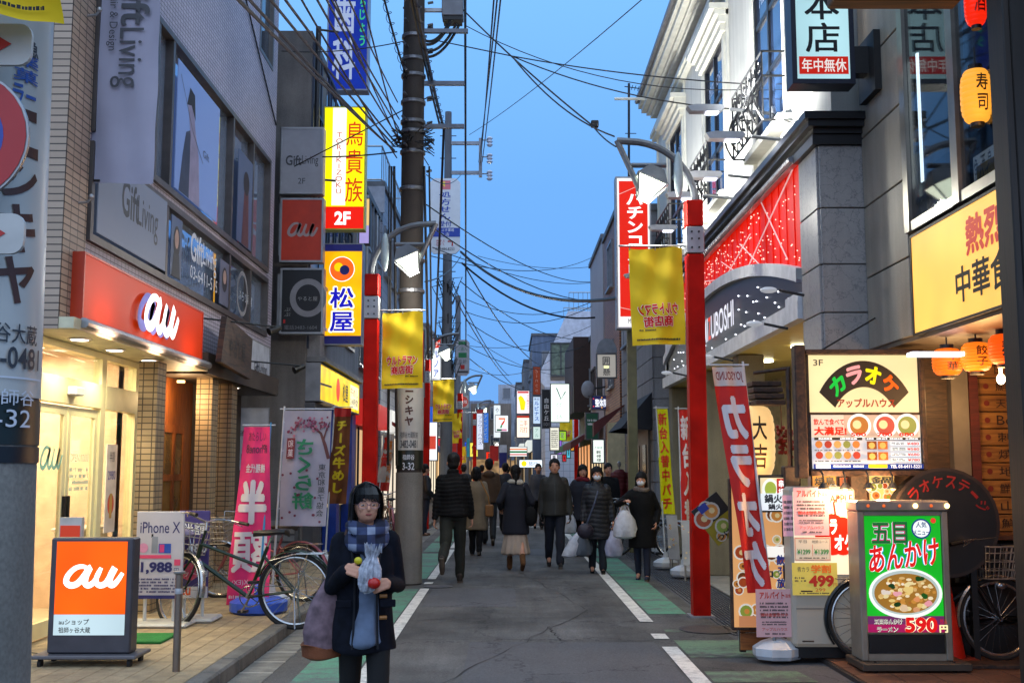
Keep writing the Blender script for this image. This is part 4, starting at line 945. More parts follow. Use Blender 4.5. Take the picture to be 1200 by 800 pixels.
# ================================================================ RIGHT SIDE
MARB = stained('#96928f', name='grey_marble', amt=.14, vs_=1.3, fine=.05, bump=0, veins='#4e5058', rough=.35)
WHP = stained('#d0cfc8', name='white_plaster', amt=.13, vs_=1.1, fine=.06); TAN = stained('#948a7b', name='tan_panel', amt=.3, vs_=.9, rough=.5)
SIL = pt('#a8abb2', .3, .6)
P = thing('pachinko_building', 'white plaster building with moulded windows above a red lit front and marble pillar', 'building', (5, 16, 0))
XR = 3.1
W1, W2, W3, W4 = (19.0, 20.4, 5.5, 7.75), (15.25, 16.7, 5.5, 7.75), (11.9, 13.3, 5.5, 7.75), None
wall_holes_x(P, XR, 10.3, 22.4, 4.75, 9.1, [W1, W2, W3], WHP, .35, -1)
wallbox(P, XR + .35, 9, 10.3, 10.6, 4.75, 9.1, WHP, 'side_wall'); wallbox(P, XR + .35, 9, 22.1, 22.4, 0, 9.1, WHP, 'side_wall'); wallbox(P, XR + .35, 9, 10.6, 22.1, 8.9, 9.1, WHP, 'roof')
CRM = pt('#d6d4c8', .55, var=.08)
b = MB()
for d, z0, z1 in ((.10, 8.35, 8.42), (.14, 8.42, 8.5), (.12, 8.86, 8.93), (.2, 8.93, 9.0), (.3, 9.0, 9.1), (.36, 9.1, 9.2)): b.box(XR - d, XR + .1, 10.25 - d, 22.42 + d * .5, z0, z1)
b.build('cornice', CRM, P, world=True)
b = MB(); b.tube([(XR - .40, 10.0, 9.22), (XR - .40, 22.5, 9.22)], .05, 8); b.build('gutter', ALU, P, world=True)
for (y0, y1, z0, z1) in (W1, W2, W3):
    b = MB(); b.box(XR - .05, XR + .02, y0 - .12, y0, z0 - .05, z1); b.box(XR - .05, XR + .02, y1, y1 + .12, z0 - .05, z1)
    b.box(XR - .10, XR + .02, y0 - .2, y1 + .2, z1 + .002, z1 + .1)
    for d, q0, q1 in ((.14, .1, .2), (.2, .2, .28), (.27, .28, .36)): b.box(XR - d, XR, y0 - .22 - d * .3, y1 + .22 + d * .3, z1 + q0, z1 + q1)
    b.box(XR - .16, XR, y0 - .2, y1 + .2, z0 - .14, z0 - .052); b.build('window_surround', CRM, P, world=True)
    win(P, ('x', XR + .0), y0, y1, z0, z1, -1, (y0 + (y1 - y0) / 2,), (z0 + .75, z0 + 1.5), pt('#15171c', .4), glass('#22314c', .8), .06, .035)
    F = Face((XR - .002, y1 - .15, z1 - .55), (0, -1, 0), U_, (y1 - y0) - .3, .2); F.text('MIZUBOSHI', .05, .1, .95, .9, pt('#9aa6c4', .4, var=0)); F.build('window_lettering', P)
    # wrought iron window guard
    t = thing('window_guard', {19.0: 'black wrought iron guard of the farthest upper window', 15.25: 'black wrought iron guard of the middle upper window', 11.9: 'black wrought iron guard of the nearest upper window by the 本店 sign'}[y0], 'balcony guard', (XR - .2, (y0 + y1) / 2, z0), 0, 'wrought iron window guards')
    b = MB(); ya, yb, x = y0 - .1, y1 + .1, XR - .3; za = z0 - .1
    for zz in (za, za + .5, za + .78): b.tube([(XR, ya, zz), (x, ya, zz), (x, yb, zz), (XR, yb, zz)], .014, 5)
    b.build('rail', BLK, t, world=True); b = MB(); n = 6
    for k in range(n + 1):
        y = ya + (yb - ya) * k / n; b.tube([(x, y, za), (x, y, za + .78)], .01, 4)
        b.tube([(x - .1 * math.sin(PI * j / 10) * (1 if j < 6 else .6), y, za + .5 * j / 10) for j in range(11)], .012, 4)
        if k < n:
            yc = y + (yb - ya) / n / 2
            for s_ in (1, -1): b.tube([(x - .02, yc + s_ * (.05 + .045 * math.cos(a)), za + .25 + s_ * .12 + .045 * math.sin(a)) for a in np.linspace(0, 2 * PI * .9, 9)], .01, 4)
            b.tube([(x, yc + .06 * math.cos(a), za + .64 + .06 * math.sin(a)) for a in np.linspace(0, 2 * PI, 9)], .01, 4)
    b.build('scrollwork', BLK, t, world=True)
# raised plaster strips between the windows (each a moulding of its own)
it = []
for yc, ww_ in ((21.6, 1.1), (17.9, 1.6), (14.25, 1.3), (11.0, .9)):
    z = 5.0
    while z < 8.2: it.append((XR - .02, yc, z, (.05, ww_, .05))); z += .36
pieces(P, 'moulding_strip', CRM, it, lambda mb, s: mb.box(-s[0]/2, s[0]/2, -s[1]/2, s[1]/2, 0, s[2]))
b = MB()
for yc, ww_ in ((21.6, 1.1), (17.9, 1.6), (14.25, 1.3)):
    for s_ in (-1, 1): b = MB(); b.box(XR - .035, XR, yc + s_ * (ww_ / 2 + .1) - .03, yc + s_ * (ww_ / 2 + .1) + .03, 4.9, 8.35); b.build('pilaster_edge', CRM, P, world=True)

# lower box: marble pillar of single panels, dark cornice, red front
b = MB(); b.box(2.93, 3.42, 10.12, 10.75, .03, 4.60); b.build('pillar_core', pt('#2a2a2c', .8), P, world=True)
rows = [(.03, .62), (.63, 1.22), (1.23, 1.82), (1.83, 2.42), (2.43, 3.02), (3.03, 3.47), (3.48, 4.0), (4.01, 4.60)]
for z0, z1 in rows:
    b = MB(); b.bbox(2.905, 3.38, 10.085, 10.12, z0, z1, .006); b.build('marble_panel', MARB, P, world=True)
    b = MB(); b.bbox(2.885, 2.92, 10.124, 10.74, z0, z1, .006); b.build('marble_panel', MARB, P, world=True)
b = MB()
for d, z0, z1 in ((.06, 4.70, 4.75), (.12, 4.75, 4.81), (.16, 4.81, 4.88)): b.box(2.9 - d, 3.4, 10.08 - d, 20.4, z0, z1)
b.box(2.84, 3.4, 10.05, 10.76, 4.603, 4.698); b.build('dark_cornice', pt('#15161a', .35), P, world=True)
b = MB(); b.box(2.84, 2.9, 10.77, 20.3, 4.62, 4.698); b.tube([(2.82, 10.77, 4.66), (2.82, 20.3, 4.66)], .03, 8); b.build('silver_band', SIL, P, world=True)
def arch(y, off=0.0):
    u = (y - 15.6) / 5.0; return 4.18 - .66 * u * u + off
RY0, RY1 = 10.78, 20.2
b = MB(); n = 60
for i in range(n):   # ribbed red panels above the arch
    a = RY0 + (RY1 - RY0) * i / n; c = RY0 + (RY1 - RY0) * (i + 1) / n - .008; za, zc = arch(a), arch(c); x = 2.92 + .012 * (i % 2)
    b.add([(x, a, za), (x, c, zc), (x, c, 4.66), (x, a, 4.66), (x + .05, a, za), (x + .05, c, zc), (x + .05, c, 4.66), (x + .05, a, 4.66)], [(0, 3, 2, 1), (0, 1, 5, 4), (0, 4, 7, 3), (1, 2, 6, 5)])
b.build('red_panel', em('#ee1c08', .60, True, .15), P, world=True)
b = MB(); rnd = random.Random(3)
for k in range(330):
    y = rnd.uniform(RY0 + .1, RY1 - .2); z = rnd.uniform(arch(y) + .04, 4.6)
    if rnd.random() > .35 + .65 * min(1, abs(math.sin(y * 1.3 + z * 5))): continue
    b.ell((2.912, y, z), (.008, .008, .008), 5, 3)
b.build('light_point', em('#ffc0b0', 2.0), P, world=True, kind='stuff')
b = MB()
for y0, z0, y1, z1 in ((11.0, 4.62, 13.2, 4.0), (11.3, 3.75, 12.4, 4.62), (13.6, 4.38, 12.5, 3.9), (13.0, 4.38, 14.4, 4.15), (14.0, 4.12, 14.8, 4.38), (15.2, 4.2, 16.4, 4.38), (17.2, 4.38, 16.2, 4.2), (17.6, 4.1, 18.8, 4.38)): b.tube([(2.895, y0, z0), (2.895, y1, z1)], .008, 5)
b.build('lattice_strip', em('#ffc9c9', .55), P, world=True)
b = MB()
for i in range(n):   # pale arch band, black sign field below it, pale fascia at the bottom
    a = RY0 + (RY1 - RY0) * i / n; c = RY0 + (RY1 - RY0) * (i + 1) / n
    b.add([(2.84, a, arch(a, -.14)), (2.84, c, arch(c, -.14)), (2.84, c, arch(c)), (2.84, a, arch(a)), (2.96, a, arch(a, -.14)), (2.96, c, arch(c, -.14)), (2.96, c, arch(c)), (2.96, a, arch(a))], [(0, 3, 2, 1), (3, 7, 6, 2), (0, 1, 5, 4)])
b.box(2.84, 2.95, 10.76, 20.3, 3.06, 3.24); b.box(2.845, 2.95, 10.76, 11.25, 3.24, 3.32)
b.box(2.90, 2.95, 19.9, 20.3, 3.24, 4.4)
b.build('arch_band', pt('#c8c9cd', .45, .1), P, world=True)
b = MB()
for i in range(n):
    a = RY0 + (RY1 - RY0) * i / n; c = RY0 + (RY1 - RY0) * (i + 1) / n
    if arch(c, -.14) < 3.3: continue
    b.add([(2.90, a, 3.24), (2.90, c, 3.24), (2.90, c, arch(c, -.14)), (2.90, a, arch(a, -.14))], [(0, 3, 2, 1)])
b.build('black_field', pt('#17181c', .35), P, world=True)
b = MB()
for k in range(70):
    y = 11.3 + (k % 24) * .34 + .1 * math.sin(k * 2.3); z = 3.34 + (k // 24) * .19 + .05 * math.sin(k * 3.7)
    if z < arch(y, -.26) and not (13.8 < y < 16.1 and z > 3.33 and z < 3.8): b.ell((2.893, y, z), (.010, .010, .010), 6, 4)
b.build('light_point', em('#eef2ff', 4), P, world=True, kind='stuff')
F = Face((2.86, 16.15, 3.36), (0, -1, 0), U_, 2.3, .42); F.text('MI', .02, .1, .19, .9, em('#e8e8f4', .9), .015); F.text('Z', .2, .12, .29, .88, em('#e8452c', .9), .015); F.text('UBOSHI', .30, .1, .98, .9, em('#e8e8f4', .9), .015); F.build('lettering', P)
# entrance below: warm soffit, glazed recess
b = MB(); b.box(2.96, 4.4, 10.76, 20.3, 3.07, 3.12); b.build('soffit', pt('#d8c070', .35, var=.05), P, world=True)
b = MB(); b.box(4.4, 4.5, 10.6, 20.3, .03, 3.1); b.build('entrance_wall', pt('#b9a878', .6, var=.2), P, world=True)
b = MB(); b.box(4.38, 4.4, 11.2, 15.0, .5, 2.7); b.build('lit_panel', em('#ffe69a', .8, True, .3), P, world=True)
b = MB(); b.box(4.36, 4.375, 11.5, 12.3, .2, 2.6); b.build('red_panel_door', em('#d81408', .7), P, world=True)
b = MB(); b.box(4.36, 4.375, 12.4, 12.9, .2, 2.6); b.build('white_light_column', em('#ffffff', 1.8, True), P, world=True)
for y in (14.2, 16.6, 20.0): b = MB(); b.bbox(2.96, 3.3, y, y + .34, .04, 3.06, .01); b.build('entrance_pier', stained('#8c8672', name='pier'), P, world=True)
for i, (x, y) in enumerate(((3.5, 11.6), (3.5, 13.2), (3.5, 15.0), (3.5, 17.0), (3.9, 12.4))):
    t = thing('soffit_light', 'bright ceiling light in the yellow soffit of the pachinko entrance, ' + ['nearest the marble pillar', 'above the upright dark posts', 'behind the red lamp post', 'farthest in', 'deepest over the red door'][i], 'ceiling light', (x, y, 3.06)); b = MB(); b.lathe([(.11, 0), (.11, -.02)], 16); b.build('lens', em('#fff6d0', 7, True), t); lamp('SPOT', (x, y, 3.02), 26, (1, .86, .55), .1, (0, 0, 0), 150, .8, parent=t)
# arm floodlights of the white wall: they light wall and red front
heads = [(2.42, 11.6, 5.15), (2.42, 12.9, 4.72 + .35), (2.38, 12.5, 5.75), (2.42, 14.6, 5.25), (2.42, 16.4, 5.2), (2.42, 18.2, 5.15), (2.42, 20.0, 5.1)]
lbs = ['nearest, above the dark cornice', 'second, lower, above the dark cornice', 'high one beside the nearest window guard', 'below the middle window guard', 'beside the middle window', 'behind the lamp post arch', 'farthest, by the pachinko sign']
for i, (x, y, z) in enumerate(heads):
    t = thing('floodlight', 'grey arm floodlight on the white wall, ' + lbs[i], 'floodlight', (x, y, z), 0, 'arm floodlights along the white wall')
    b = MB(); b.tube([(XR, y + .1, z - .02), (x + .2, y, z)], .02, 6); b.cyl((XR - .02, y + .1, z - .02), (XR + .0, y + .1, z - .02), .09, n=12); b.build('arm', ALU, t, world=True)
    b = MB(); b.extr([(-.3, .02), (-.26, -.04), (.08, -.045), (.13, .0), (.1, .035), (-.2, .04)], (x, y - .07, z), R_, U_, .14); b.build('housing', pt('#a5a7ab', .4, .2), t, world=True)
    b = MB(); b.box(x - .08, x + .06, y - .06, y + .05, z - .056, z - .048); b.build('lens', em('#e8ecff', 7), t, world=True)
    lamp('SPOT', (x + .05, y, z - .07), 12, (.95, .97, 1), .06, aim((.9, 0, -.9)), 140, .8, parent=t)
    if i in (0, 2, 3, 4, 5): lamp('SPOT', (x + .05, y, z + .08), 190, (.97, .98, .95), .06, aim((.8, 0, .9)), 160, .8, parent=t)
for i, (x, y, z) in enumerate(((2.5, 10.5, 3.3), (2.5, 11.15, 3.06), (2.5, 13.9, 3.0), (2.5, 17.4, 3.1))):
    t = thing('small_floodlight', 'small oval floodlight below the black sign field, ' + ['nearest', 'second', 'third', 'farthest'][i] + ' from the marble pillar', 'floodlight', (x, y, z), 0, 'oval floodlights under the black sign'); b = MB(); b.tube([(2.84, y, z - .05), (x + .1, y, z)], .015, 5); b.build('arm', DKM, t, world=True); b = MB(); b.ell((x, y, z), (.085, .06, .03), 12, 6); b.build('head', em('#cfd5df', .45), t, world=True, smooth=True)
# pachinko vertical sign
def pach(F):
    rd = em('#e8220e', .85); F.rect(0, 0, 1, 1, em('#f4f2f0', .95)); F.rect(.06, .02, .94, .93, rd); w_ = em('#ffffff', 1.15)
    F.vtext('パチンコスロット', .28, .09, .82, .86, w_, .035, fill=1.0); F.line([(.06, .11), (.9, .03)], .02, em('#f6c0b8', .7)); F.line([(.06, .87), (.94, .91)], .02, em('#f6c0b8', .7)); F.text('MIZUBOSHI', .3, .945, .95, .975, pt('#3a3a3a', .5))
S_('lit_sign', 'tall red and white vertical pachinko sign in katakana behind the lamp post', (723, 207, 765, 385), 20.8, .3, em('#f4f2f0', .95, True), pt('#9a9ca2', .4, .4), pach, fr=.03)
# restaurant building, tan panels of single slabs
Q = thing('restaurant_building', 'tan panelled restaurant building with upper glass case and glowing amber sign', 'building', (5, 8, 0))
wallbox(Q, 3.36, 7, 5.4, 10.04, 4.0, 12, stained('#46423e', name='dark_core'), 'core'); wallbox(Q, 3.36, 7, 8.7, 10.04, 2.72, 4.0, bpy.data.materials['dark_core'], 'core')
zz = [2.68, 3.34, 4.0, 4.66, 5.32, 5.98, 6.64, 7.3]
for i in range(len(zz) - 1):
    b = MB(); b.bbox(3.30, 3.35, 8.98, 10.06, zz[i], zz[i + 1] - .012, .006); b.build('wall_panel', TAN, Q, world=True)
b = MB(); b.box(3.32, 5, 8.72, 10.06, 2.64, 2.68); b.box(3.3, 5.2, 5.4, 8.72, 2.63, 2.66); b.build('soffit', pt('#5a4a3a', .5), Q, world=True)
# glass case with tube light
XQ = 3.3
b = MB()
for y0, y1 in ((8.86, 8.97), (7.86, 7.98), (7.02, 7.12)): b.box(XQ - .03, XQ + .06, y0, y1, 3.52, 6.4)
b.box(XQ - .02, XQ + .06, 7.98, 8.86, 3.52, 3.6); b.box(XQ - .02, XQ + .06, 7.12, 7.86, 3.52, 3.6); fr_ = b.build('window', pt('#8a857c', .3, .7), Q, world=True)
for y0, y1 in ((7.98, 8.86), (7.12, 7.86)): b = MB(); b.box(XQ + .0, XQ + .01, y0, y1, 3.6, 6.4); b.build('pane', glass('#cfd6dc', clear=True), fr_, world=True)
b = MB(); b.box(3.75, 3.8, 7.0, 8.9, 3.5, 6.4); b.build('case_back', pt('#414a52', .6, var=.2), Q, world=True)
b = MB(); b.box(3.37, 3.75, 8.86, 8.9, 3.5, 6.4); b.box(3.35, 3.75, 7.0, 7.05, 3.5, 6.4); b.build('case_side', pt('#5a6068', .6), Q, world=True)
t = thing('tube_light', 'upright white fluorescent tube behind the glass of the upper case', 'tube light', (3.5, 8.5, 3.9)); b = MB(); a = at(1077, 63, 8.76); c = at(1085, 213, 8.76); b.cyl((3.38, 8.76, c.z), (3.38, 8.76, a.z), .035, n=10); b.build('tube', em('#f2fbff', 3.2, True), t, world=True)
b = MB(); b.box(3.62, 3.63, 8.02, 8.4, 3.7, 5.6); t = thing('menu_sheet', 'tall paper menu with handwritten columns behind the tube light', 'menu', (3.6, 8.2, 3.7)); b.build('sheet', em('#a8b4c0', .45), t, world=True)
F = Face((3.615, 8.4, 3.7), (0, -1, 0), U_, .38, 1.9); m = pt('#30415c', .6, var=0)
F.vtext('まぐろ漬け丼鮮魚', .04, .02, .3, .96, m); F.vtext('焼おにぎり定食酒', .36, .02, .62, .96, m); F.vtext('天ぷらうどん刺身', .68, .02, .94, .96, m); F.build('lettering', t)
b = MB(); b.box(3.6, 3.61, 8.0, 8.3, 3.62, 3.9); t = thing('small_poster', 'small yellow and white poster at the foot of the upper case', 'poster', (3.6, 8.1, 3.6)); b.build('sheet', pt('#c8a040', .6), t, world=True); F = Face((3.595, 8.3, 3.62), (0, -1, 0), U_, .3, .28); F.rect(0, .5, 1, 1, pt('#a8a8b0', .6)); F.text('ハイ', .2, .1, .8, .4, BLK); F.build('lettering', t)
# great amber sign
sign_box('restaurant_sign', 'large glowing amber sign with red and black brush characters 中華', 'shop sign', (3.27, 8.87, 2.66), 1.75, .82, .12, em('#ffc058', 1.12, True, .12), pt('#1a1410', .5),
         lambda F: (F.text('熱烈', .62, .10, .98, .46, em('#d03018', .7), .04), F.text('中華食', .5, .52, 1.02, .86, pt('#120c08', .6, var=0), .03)), r=(0, -1, 0), fr=.02)
# main shop sign, facing camera, on an arm
def hon(F):
    K = pt('#0c1016', .5, var=0); F.vtext('本店', .14, .33, .86, .815, K, .02, fill=.96); F.rect(.04, .835, .97, .965, em('#d02414', .7)); F.text('年中無休', .09, .85, .93, .95, em('#f2e8e0', .8), .02)
S_('projecting_sign', 'pale glowing square sign reading 本店 with red foot, on a black arm', (929, -70, 1003, 98), 9.6, .22, em('#b8e4ea', .82, True, .12), pt('#141a2c', .4), hon, fr=.045)
t = thing('sign_bracket', 'black box arm holding the 本店 sign off the tan wall', 'bracket', (3.1, 9.6, 5)); o, w, h = pxbox(1003, 57, 1034, 88, 9.65); b = MB(); b.box(o.x - .02, XQ, 9.6, 9.75, o.z, o.z + h); b.box(3.24, 3.3, 9.45, 9.9, o.z - .2, o.z + h + .1); b.build('arm', BLK, t, world=True)
# wooden beam overhead and dark post at the edge
t = thing('wooden_beam', 'brown timber beam crossing overhead in front of the 本店 sign', 'beam', (2.4, 7, 4.5)); o, w, h = pxbox(974, -20, 1124, 4, 6.9); b = MB(); b.bbox(o.x, o.x + w, 6.85, 7.0, o.z, o.z + h, .01); b.build('beam', woodmat('#2c1a0e', '#5d3b1e'), t, world=True)
t = thing('dark_post', 'tall black timber post of the restaurant front at the picture edge', 'post', (2.9, 6.4, 0)); b = MB(); b.bbox(2.97, 3.8, 6.3, 6.42, .03, 7, .01); b.build('post', woodmat('#0b0908', '#1a1310', sc=(20, 20, 2)), t, world=True)
b = MB(); b.bbox(2.925, 2.97, 6.29, 6.5, .03, 7, .008); b.build('edge_trim', woodmat('#100b08', '#22160e', sc=(20, 20, 2)), t, world=True)
# restaurant entrance: plank wall with wooden tags
b = MB(); b.box(5.2, 5.25, 5, 9.9, .03, 2.5); b.build('side_planking', woodmat('#3a1e0c', '#7a4418', sc=(3, 3, 14)), Q, world=True)
b = MB(); b.box(3.35, 5.5, 10.0, 10.05, .03, 2.64); b.build('plank_backing', WDD, Q, world=True)
WDL = woodmat('#6b421a', '#9a6a30', sc=(2, 3, 14))
k = 0
for i, z in enumerate(np.arange(1.05, 2.6, .152)):
    b = MB(); b.bbox(4.22, 4.84, 9.96, 9.995, z, z + .142, .004); b.build('plank', WDL, Q, world=True)
    F = Face((4.22, 9.955, z), R_, U_, .56, .142); F.text(['鮮魚', '山口', '鮮魚一', '地酒', '焼鳥', '刺身', 'Beer', '天婦羅', '鮮魚', '日本酒', '酒場'][i % 11], .3, .2, .8, .8, pt('#2a160a', .6, var=0)); F.disc(.15, .5, .045, pt('#6a2010', .6, var=0)); F.build('plank_lettering', Q)
b = MB(); b.box(4.13, 4.21, 9.9, 10.0, .03, 2.5); b.build('door_post', woodmat('#3c1410', '#5c2018'), Q, world=True)
wallbox(Q, 3.97, 4.12, 9.9, 10.0, .03, 2.5, pt('#6f675c', .5), 'white_jamb')
lamp_o = thing('bare_bulb', 'small bare bulb glowing in the restaurant doorway', 'bulb', tuple(at(1173, 444, 9.0))); b = MB(); b.ell((0, 0, 0), (.035, .035, .045), 10, 6); b.cyl((0, 0, .04), (0, 0, .16), .012, n=6); b.build('bulb', em('#fff0c0', 9, True), lamp_o, smooth=True)
lamp('POINT', tuple(at(1165, 460, 8.6)), 13, (1, .58, .22), .12, parent=lamp_o); lamp('POINT', tuple(at(1120, 470, 9.5)), 9, (1, .6, .25), .12, parent=lamp_o)
# ================================================================ RIGHT, BEYOND THE PACHINKO HALL
BRK = brickmat('#9c6238', '#824c28', '#33221a', .24, .075, .012, axes='HZ', name='brown_brick')
GRW = stained('#85868b', name='grey_siding', amt=.2)
t = town('grey_house', 'low grey sided house with dark sloping awning between pachinko hall and brick building', 1, 2.98, 22.5, 28.6, 6.9, GRW, fl=(4.0, 2.8), cols=2)
for z in np.arange(.5, 6.8, .42): b = MB(); b.box(2.945, 2.98, 22.5, 28.6, z, z + .40); b.build('siding_board', GRW, t, world=True)
for z in np.arange(.5, 6.8, .42): b = MB(); b.box(2.98, 5.5, 22.46, 22.5, z, z + .40); b.build('siding_board', GRW, t, world=True)
b = MB(); b.add([(2.94, 22.6, 3.15), (2.94, 25.5, 3.15), (2.3, 25.5, 2.42), (2.3, 22.6, 2.42), (2.94, 22.6, 2.38), (2.94, 25.5, 2.38)], [(0, 1, 2, 3), (0, 3, 4), (1, 5, 2)]); b.build('awning', pt('#1c1e26', .8), t, world=True)
b = MB(); b.box(2.9, 2.94, 23.0, 27.2, .1, 2.4); dd = b.build('door_panel', pt('#57524c', .5), t, world=True)
for y in (23.3, 24.5, 25.7):
    for z in (.6, 1.5): b = MB(); b.box(2.88, 2.9, y, y + .55, z, z + .6); b.build('pane', pt('#1e1410', .2), dd, world=True)
t = thing('square_post', 'olive square steel post beside the grey house', 'post', (2.35, 22.0, 0)); o, w, h = pxbox(738, 384, 749, 640, 21.6); b = MB(); b.bbox(o.x, o.x + w, 21.6, 21.78, .0, o.z + h, .01); b.build('post', pt('#6c6744', .5), t, world=True)
t = town('brick_building', 'brown brick building with overhanging upper floor', 1, 2.92, 28.8, 33.2, 8.4, BRK, cols=1, ww=.3, side_win=False)
b = MB(); b.box(2.9, 5, 28.6, 28.8, 2.9, 8.4); b.build('brick_return', BRK, t, world=True)
t = thing('cream_wall_panel', 'lit cream wall panel under a maroon awning at the brick building', 'wall', (2.7, 28, 0)); o, w, h = pxbox(713, 495, 738, 600, 28.0); b = MB(); b.box(o.x, o.x + w, 28.0, 28.3, 0.03, o.z + h); b.build('panel', pt('#c9bd98', .6), t, world=True)
b = MB(); q = at(702, 484, 28.0); b.add([(o.x + .5, 28.0, o.z + h + .5), (o.x + .5, 28.4, o.z + h + .5), (o.x - .35, 28.4, o.z + h - .0), (o.x - .35, 28.0, o.z + h - .0), (o.x - .35, 28.4, o.z + h - .35), (o.x - .35, 28.0, o.z + h - .35)], [(0, 1, 2, 3), (3, 2, 4, 5), (0, 3, 5)]); b.build('awning', pt('#5b2626', .7), t, world=True)
t = town('cream_house', 'tall narrow cream rendered house beyond the brick building', 1, 2.9, 33.4, 38.5, 8.6, stained('#9d979a', name='cream_render', amt=.12), cols=2, fl=(3.0, 6), frame=pt('#3d3530', .5), side_win=False, shop=em('#ffe4b0', .8, True), awn=pt('#5b2626', .7))
t = town('weathered_house', 'low weathered house with dark timber box on its upper floor', 1, 2.95, 38.7, 46, 6.1, stained('#86867c', name='lichen_render', amt=.4), cols=2, shop=em('#ffb070', .8, True), awn=pt('#1d6a48', .7))
b = MB(); b.box(2.35, 2.95, 39.5, 45.5, 3.6, 6.3); b.build('timber_box', pt('#35221c', .7), t, world=True)
# white house with sloping roof
WHT2 = brickmat('#a9b0c2', '#a2a9bc', '#70788c', .3, .3, .01, axes='HZ', offset=0, name='white_far_tile')
t = thing('white_house', 'white tiled house with sloping wall, curtained window and roof railing', 'building', (3.6, 52, 0))
wallbox(t, 1.75, 7, 52, 58, 0, 5.4, WHT2); b = MB(); b.extr([(0, 0), (5.25, 0), (5.25, 3.6), (1.1, 3.6), (-.35, .45)], (1.75, 51.95, 5.4), R_, U_, 6); b.build('gable_wall', pt('#b9bdcc', .6), t, world=True)
win(t, ('y', 51.93), 2.0, 3.0, 5.9, 7.5, -1, (2.5,), (), pt('#3a3c40', .5), pt('#5c6a5c', .6, var=.3, scale=6), .06, .06, False)
rail(t, 2.9, 6, 52, 57, 9.0, .9); b = MB(); b.box(2.0, 3.0, 51.9, 51.95, 5.72, 5.88); b.build('sill', pt('#5c5048', .6), t, world=True)
far_right = [(1.3, 58.5, 66, 8.6, '#6a7890', 'slate blue'), (1.0, 66.5, 76, 8.0, '#767e8c', 'dark grey'), (.6, 76.5, 90, 7.4, '#9398a2', 'pale grey')]
for X, y0, y1, h, c, nm in far_right: town('shop_house', nm + ' house in the bend of the street, past the white tiled house', 1, X, y0, y1, h, stained(c, name='render'), cols=2, shop=em('#ffdca8', 1.0, True), fascia=em('#e8efe8', .8), awn=pt('#27406c', .7) if nm == 'dark grey' else None)
for i, (x0, x1, y0, y1, h, c, nm) in enumerate(((-3.2, .3, 96, 104, 7.2, '#94857a', 'brown'), (-.9, 2.6, 106, 112, 9.6, '#a8acb8', 'pale grey'), (-8, -3.3, 88, 96, 8.5, '#989088', 'dull tan'), (-5, -1.4, 112, 118, 8.4, '#858998', 'bluish'), (1.2, 6, 92, 98, 8.4, '#7c828e', 'dark'))):
    t = thing('distant_block', nm + ' block closing the far end of the street', 'building', ((x0 + x1) / 2, y0, 0)); wallbox(t, x0, x1, y0, y1, 0, h, stained(c, name='render_far'))
    for z in np.arange(3.4, h - 1.2, 2.4):
        for x in np.arange(x0 + .4, x1 - 1, 1.3): win(t, ('y', y0 - .01), x, x + .8, z, z + 1.1, -1, (), (), ALU, glass(), .06, .05, False)
    b = MB(); b.box(x0 + .1, x1 - .1, y0 - .05, y0, .3, 2.4); b.build('lit_shop_window', em('#c8a070', .5, False, .6), t, world=True)
# ---- far signs ------------------------------------------------------------
K_ = GY
def far_sign(lb, px, Y, face, draw, d=.22, frame=None, nm='lit_sign'): return S_(nm, lb, px, Y, d, face, frame or pt('#55585e', .5, .3), draw, fr=.03)
GRN = pt('#1c7a4a', .5, var=0); BL = pt('#1f3fa0', .5, var=0); WE = em('#ffffff', 1.1)
def pharm(F):
    F.rect(.34, .03, .68, .15, pt('#d8707c', .5)); F.poly([(.36, .06), (.5, .04), (.5, .12)], pt('#f0d040', .5)); F.vtext('処方せん', .28, .17, .72, .56, BL, .02); F.text('受付', .3, .57, .72, .645, BL, .02)
    F.rect(0, .66, 1, .78, BL); F.text('ことぶき薬局', .2, .67, .8, .71, WHT); F.text('砧 店', .35, .725, .65, .77, WHT); F.text('左すぐ', .22, .81, .5, .9, SRD); F.line([(.75, .9), (.75, .84), (.6, .84)], .05, SRD); F.text('03-3484-8253', .2, .92, .82, .96, K_)
# octagonal cut corners
o, w, h = pxbox(503, 209, 539, 297, 30.5)
t = thing('pharmacy_sign', 'white vertical prescription sign with cut corners high on the second utility pole', 'sign', tuple(o)); c = .12; b = MB()
b.extr([(c, 0), (w - c, 0), (w, c), (w, h - c), (w - c, h), (c, h), (0, h - c), (0, c)], o, R_, U_, .08); b.build('board', pt('#d2d5da', .5, var=.04), t, world=True); F = Face(o, R_, U_, w, h); pharm(F); F.build('lettering', t)
t = thing('round_corner_sign', 'white rounded sign with green marks on the pole past the pharmacy sign', 'sign', tuple(at(542, 420, 38))); o, w, h = pxbox(534, 398, 550, 440, 38); b = MB(); b.extr([(.1, 0), (w - .1, 0), (w, .1), (w, h - .1), (w - .1, h), (.1, h), (0, h - .1), (0, .1)], o, R_, U_, .08); b.build('board', pt('#a9adb6', .5), t, world=True)
F = Face(o, R_, U_, w, h); F.rect(.2, .05, .8, .14, GRN); F.text('ごあん', .15, .2, .85, .3, GRN); F.rect(.2, .36, .8, .5, GRN); F.text('左折', .2, .55, .8, .66, K_); F.rect(.35, .7, .65, .82, SRD); F.rect(.1, .87, .9, .92, K_); F.build('lettering', t)
far_sign('tall lit red sign with white edge behind the left banner pole', (490, 386, 497, 465), 24.5, em('#e83020', .8, True), lambda F: F.rect(0, .93, 1, 1, WE))
far_sign('white and red lit sign CoCo with blue letters above the second lamp post', (505, 396, 517, 446), 31, em('#e6f0ff', 1.0), lambda F: (F.rect(0, 0, 1, .22, em('#d83020', .7)), F.text('CM', .1, .06, .9, .18, WHT), F.vtext('ルノア', .1, .26, .9, .96, BL, .03)))
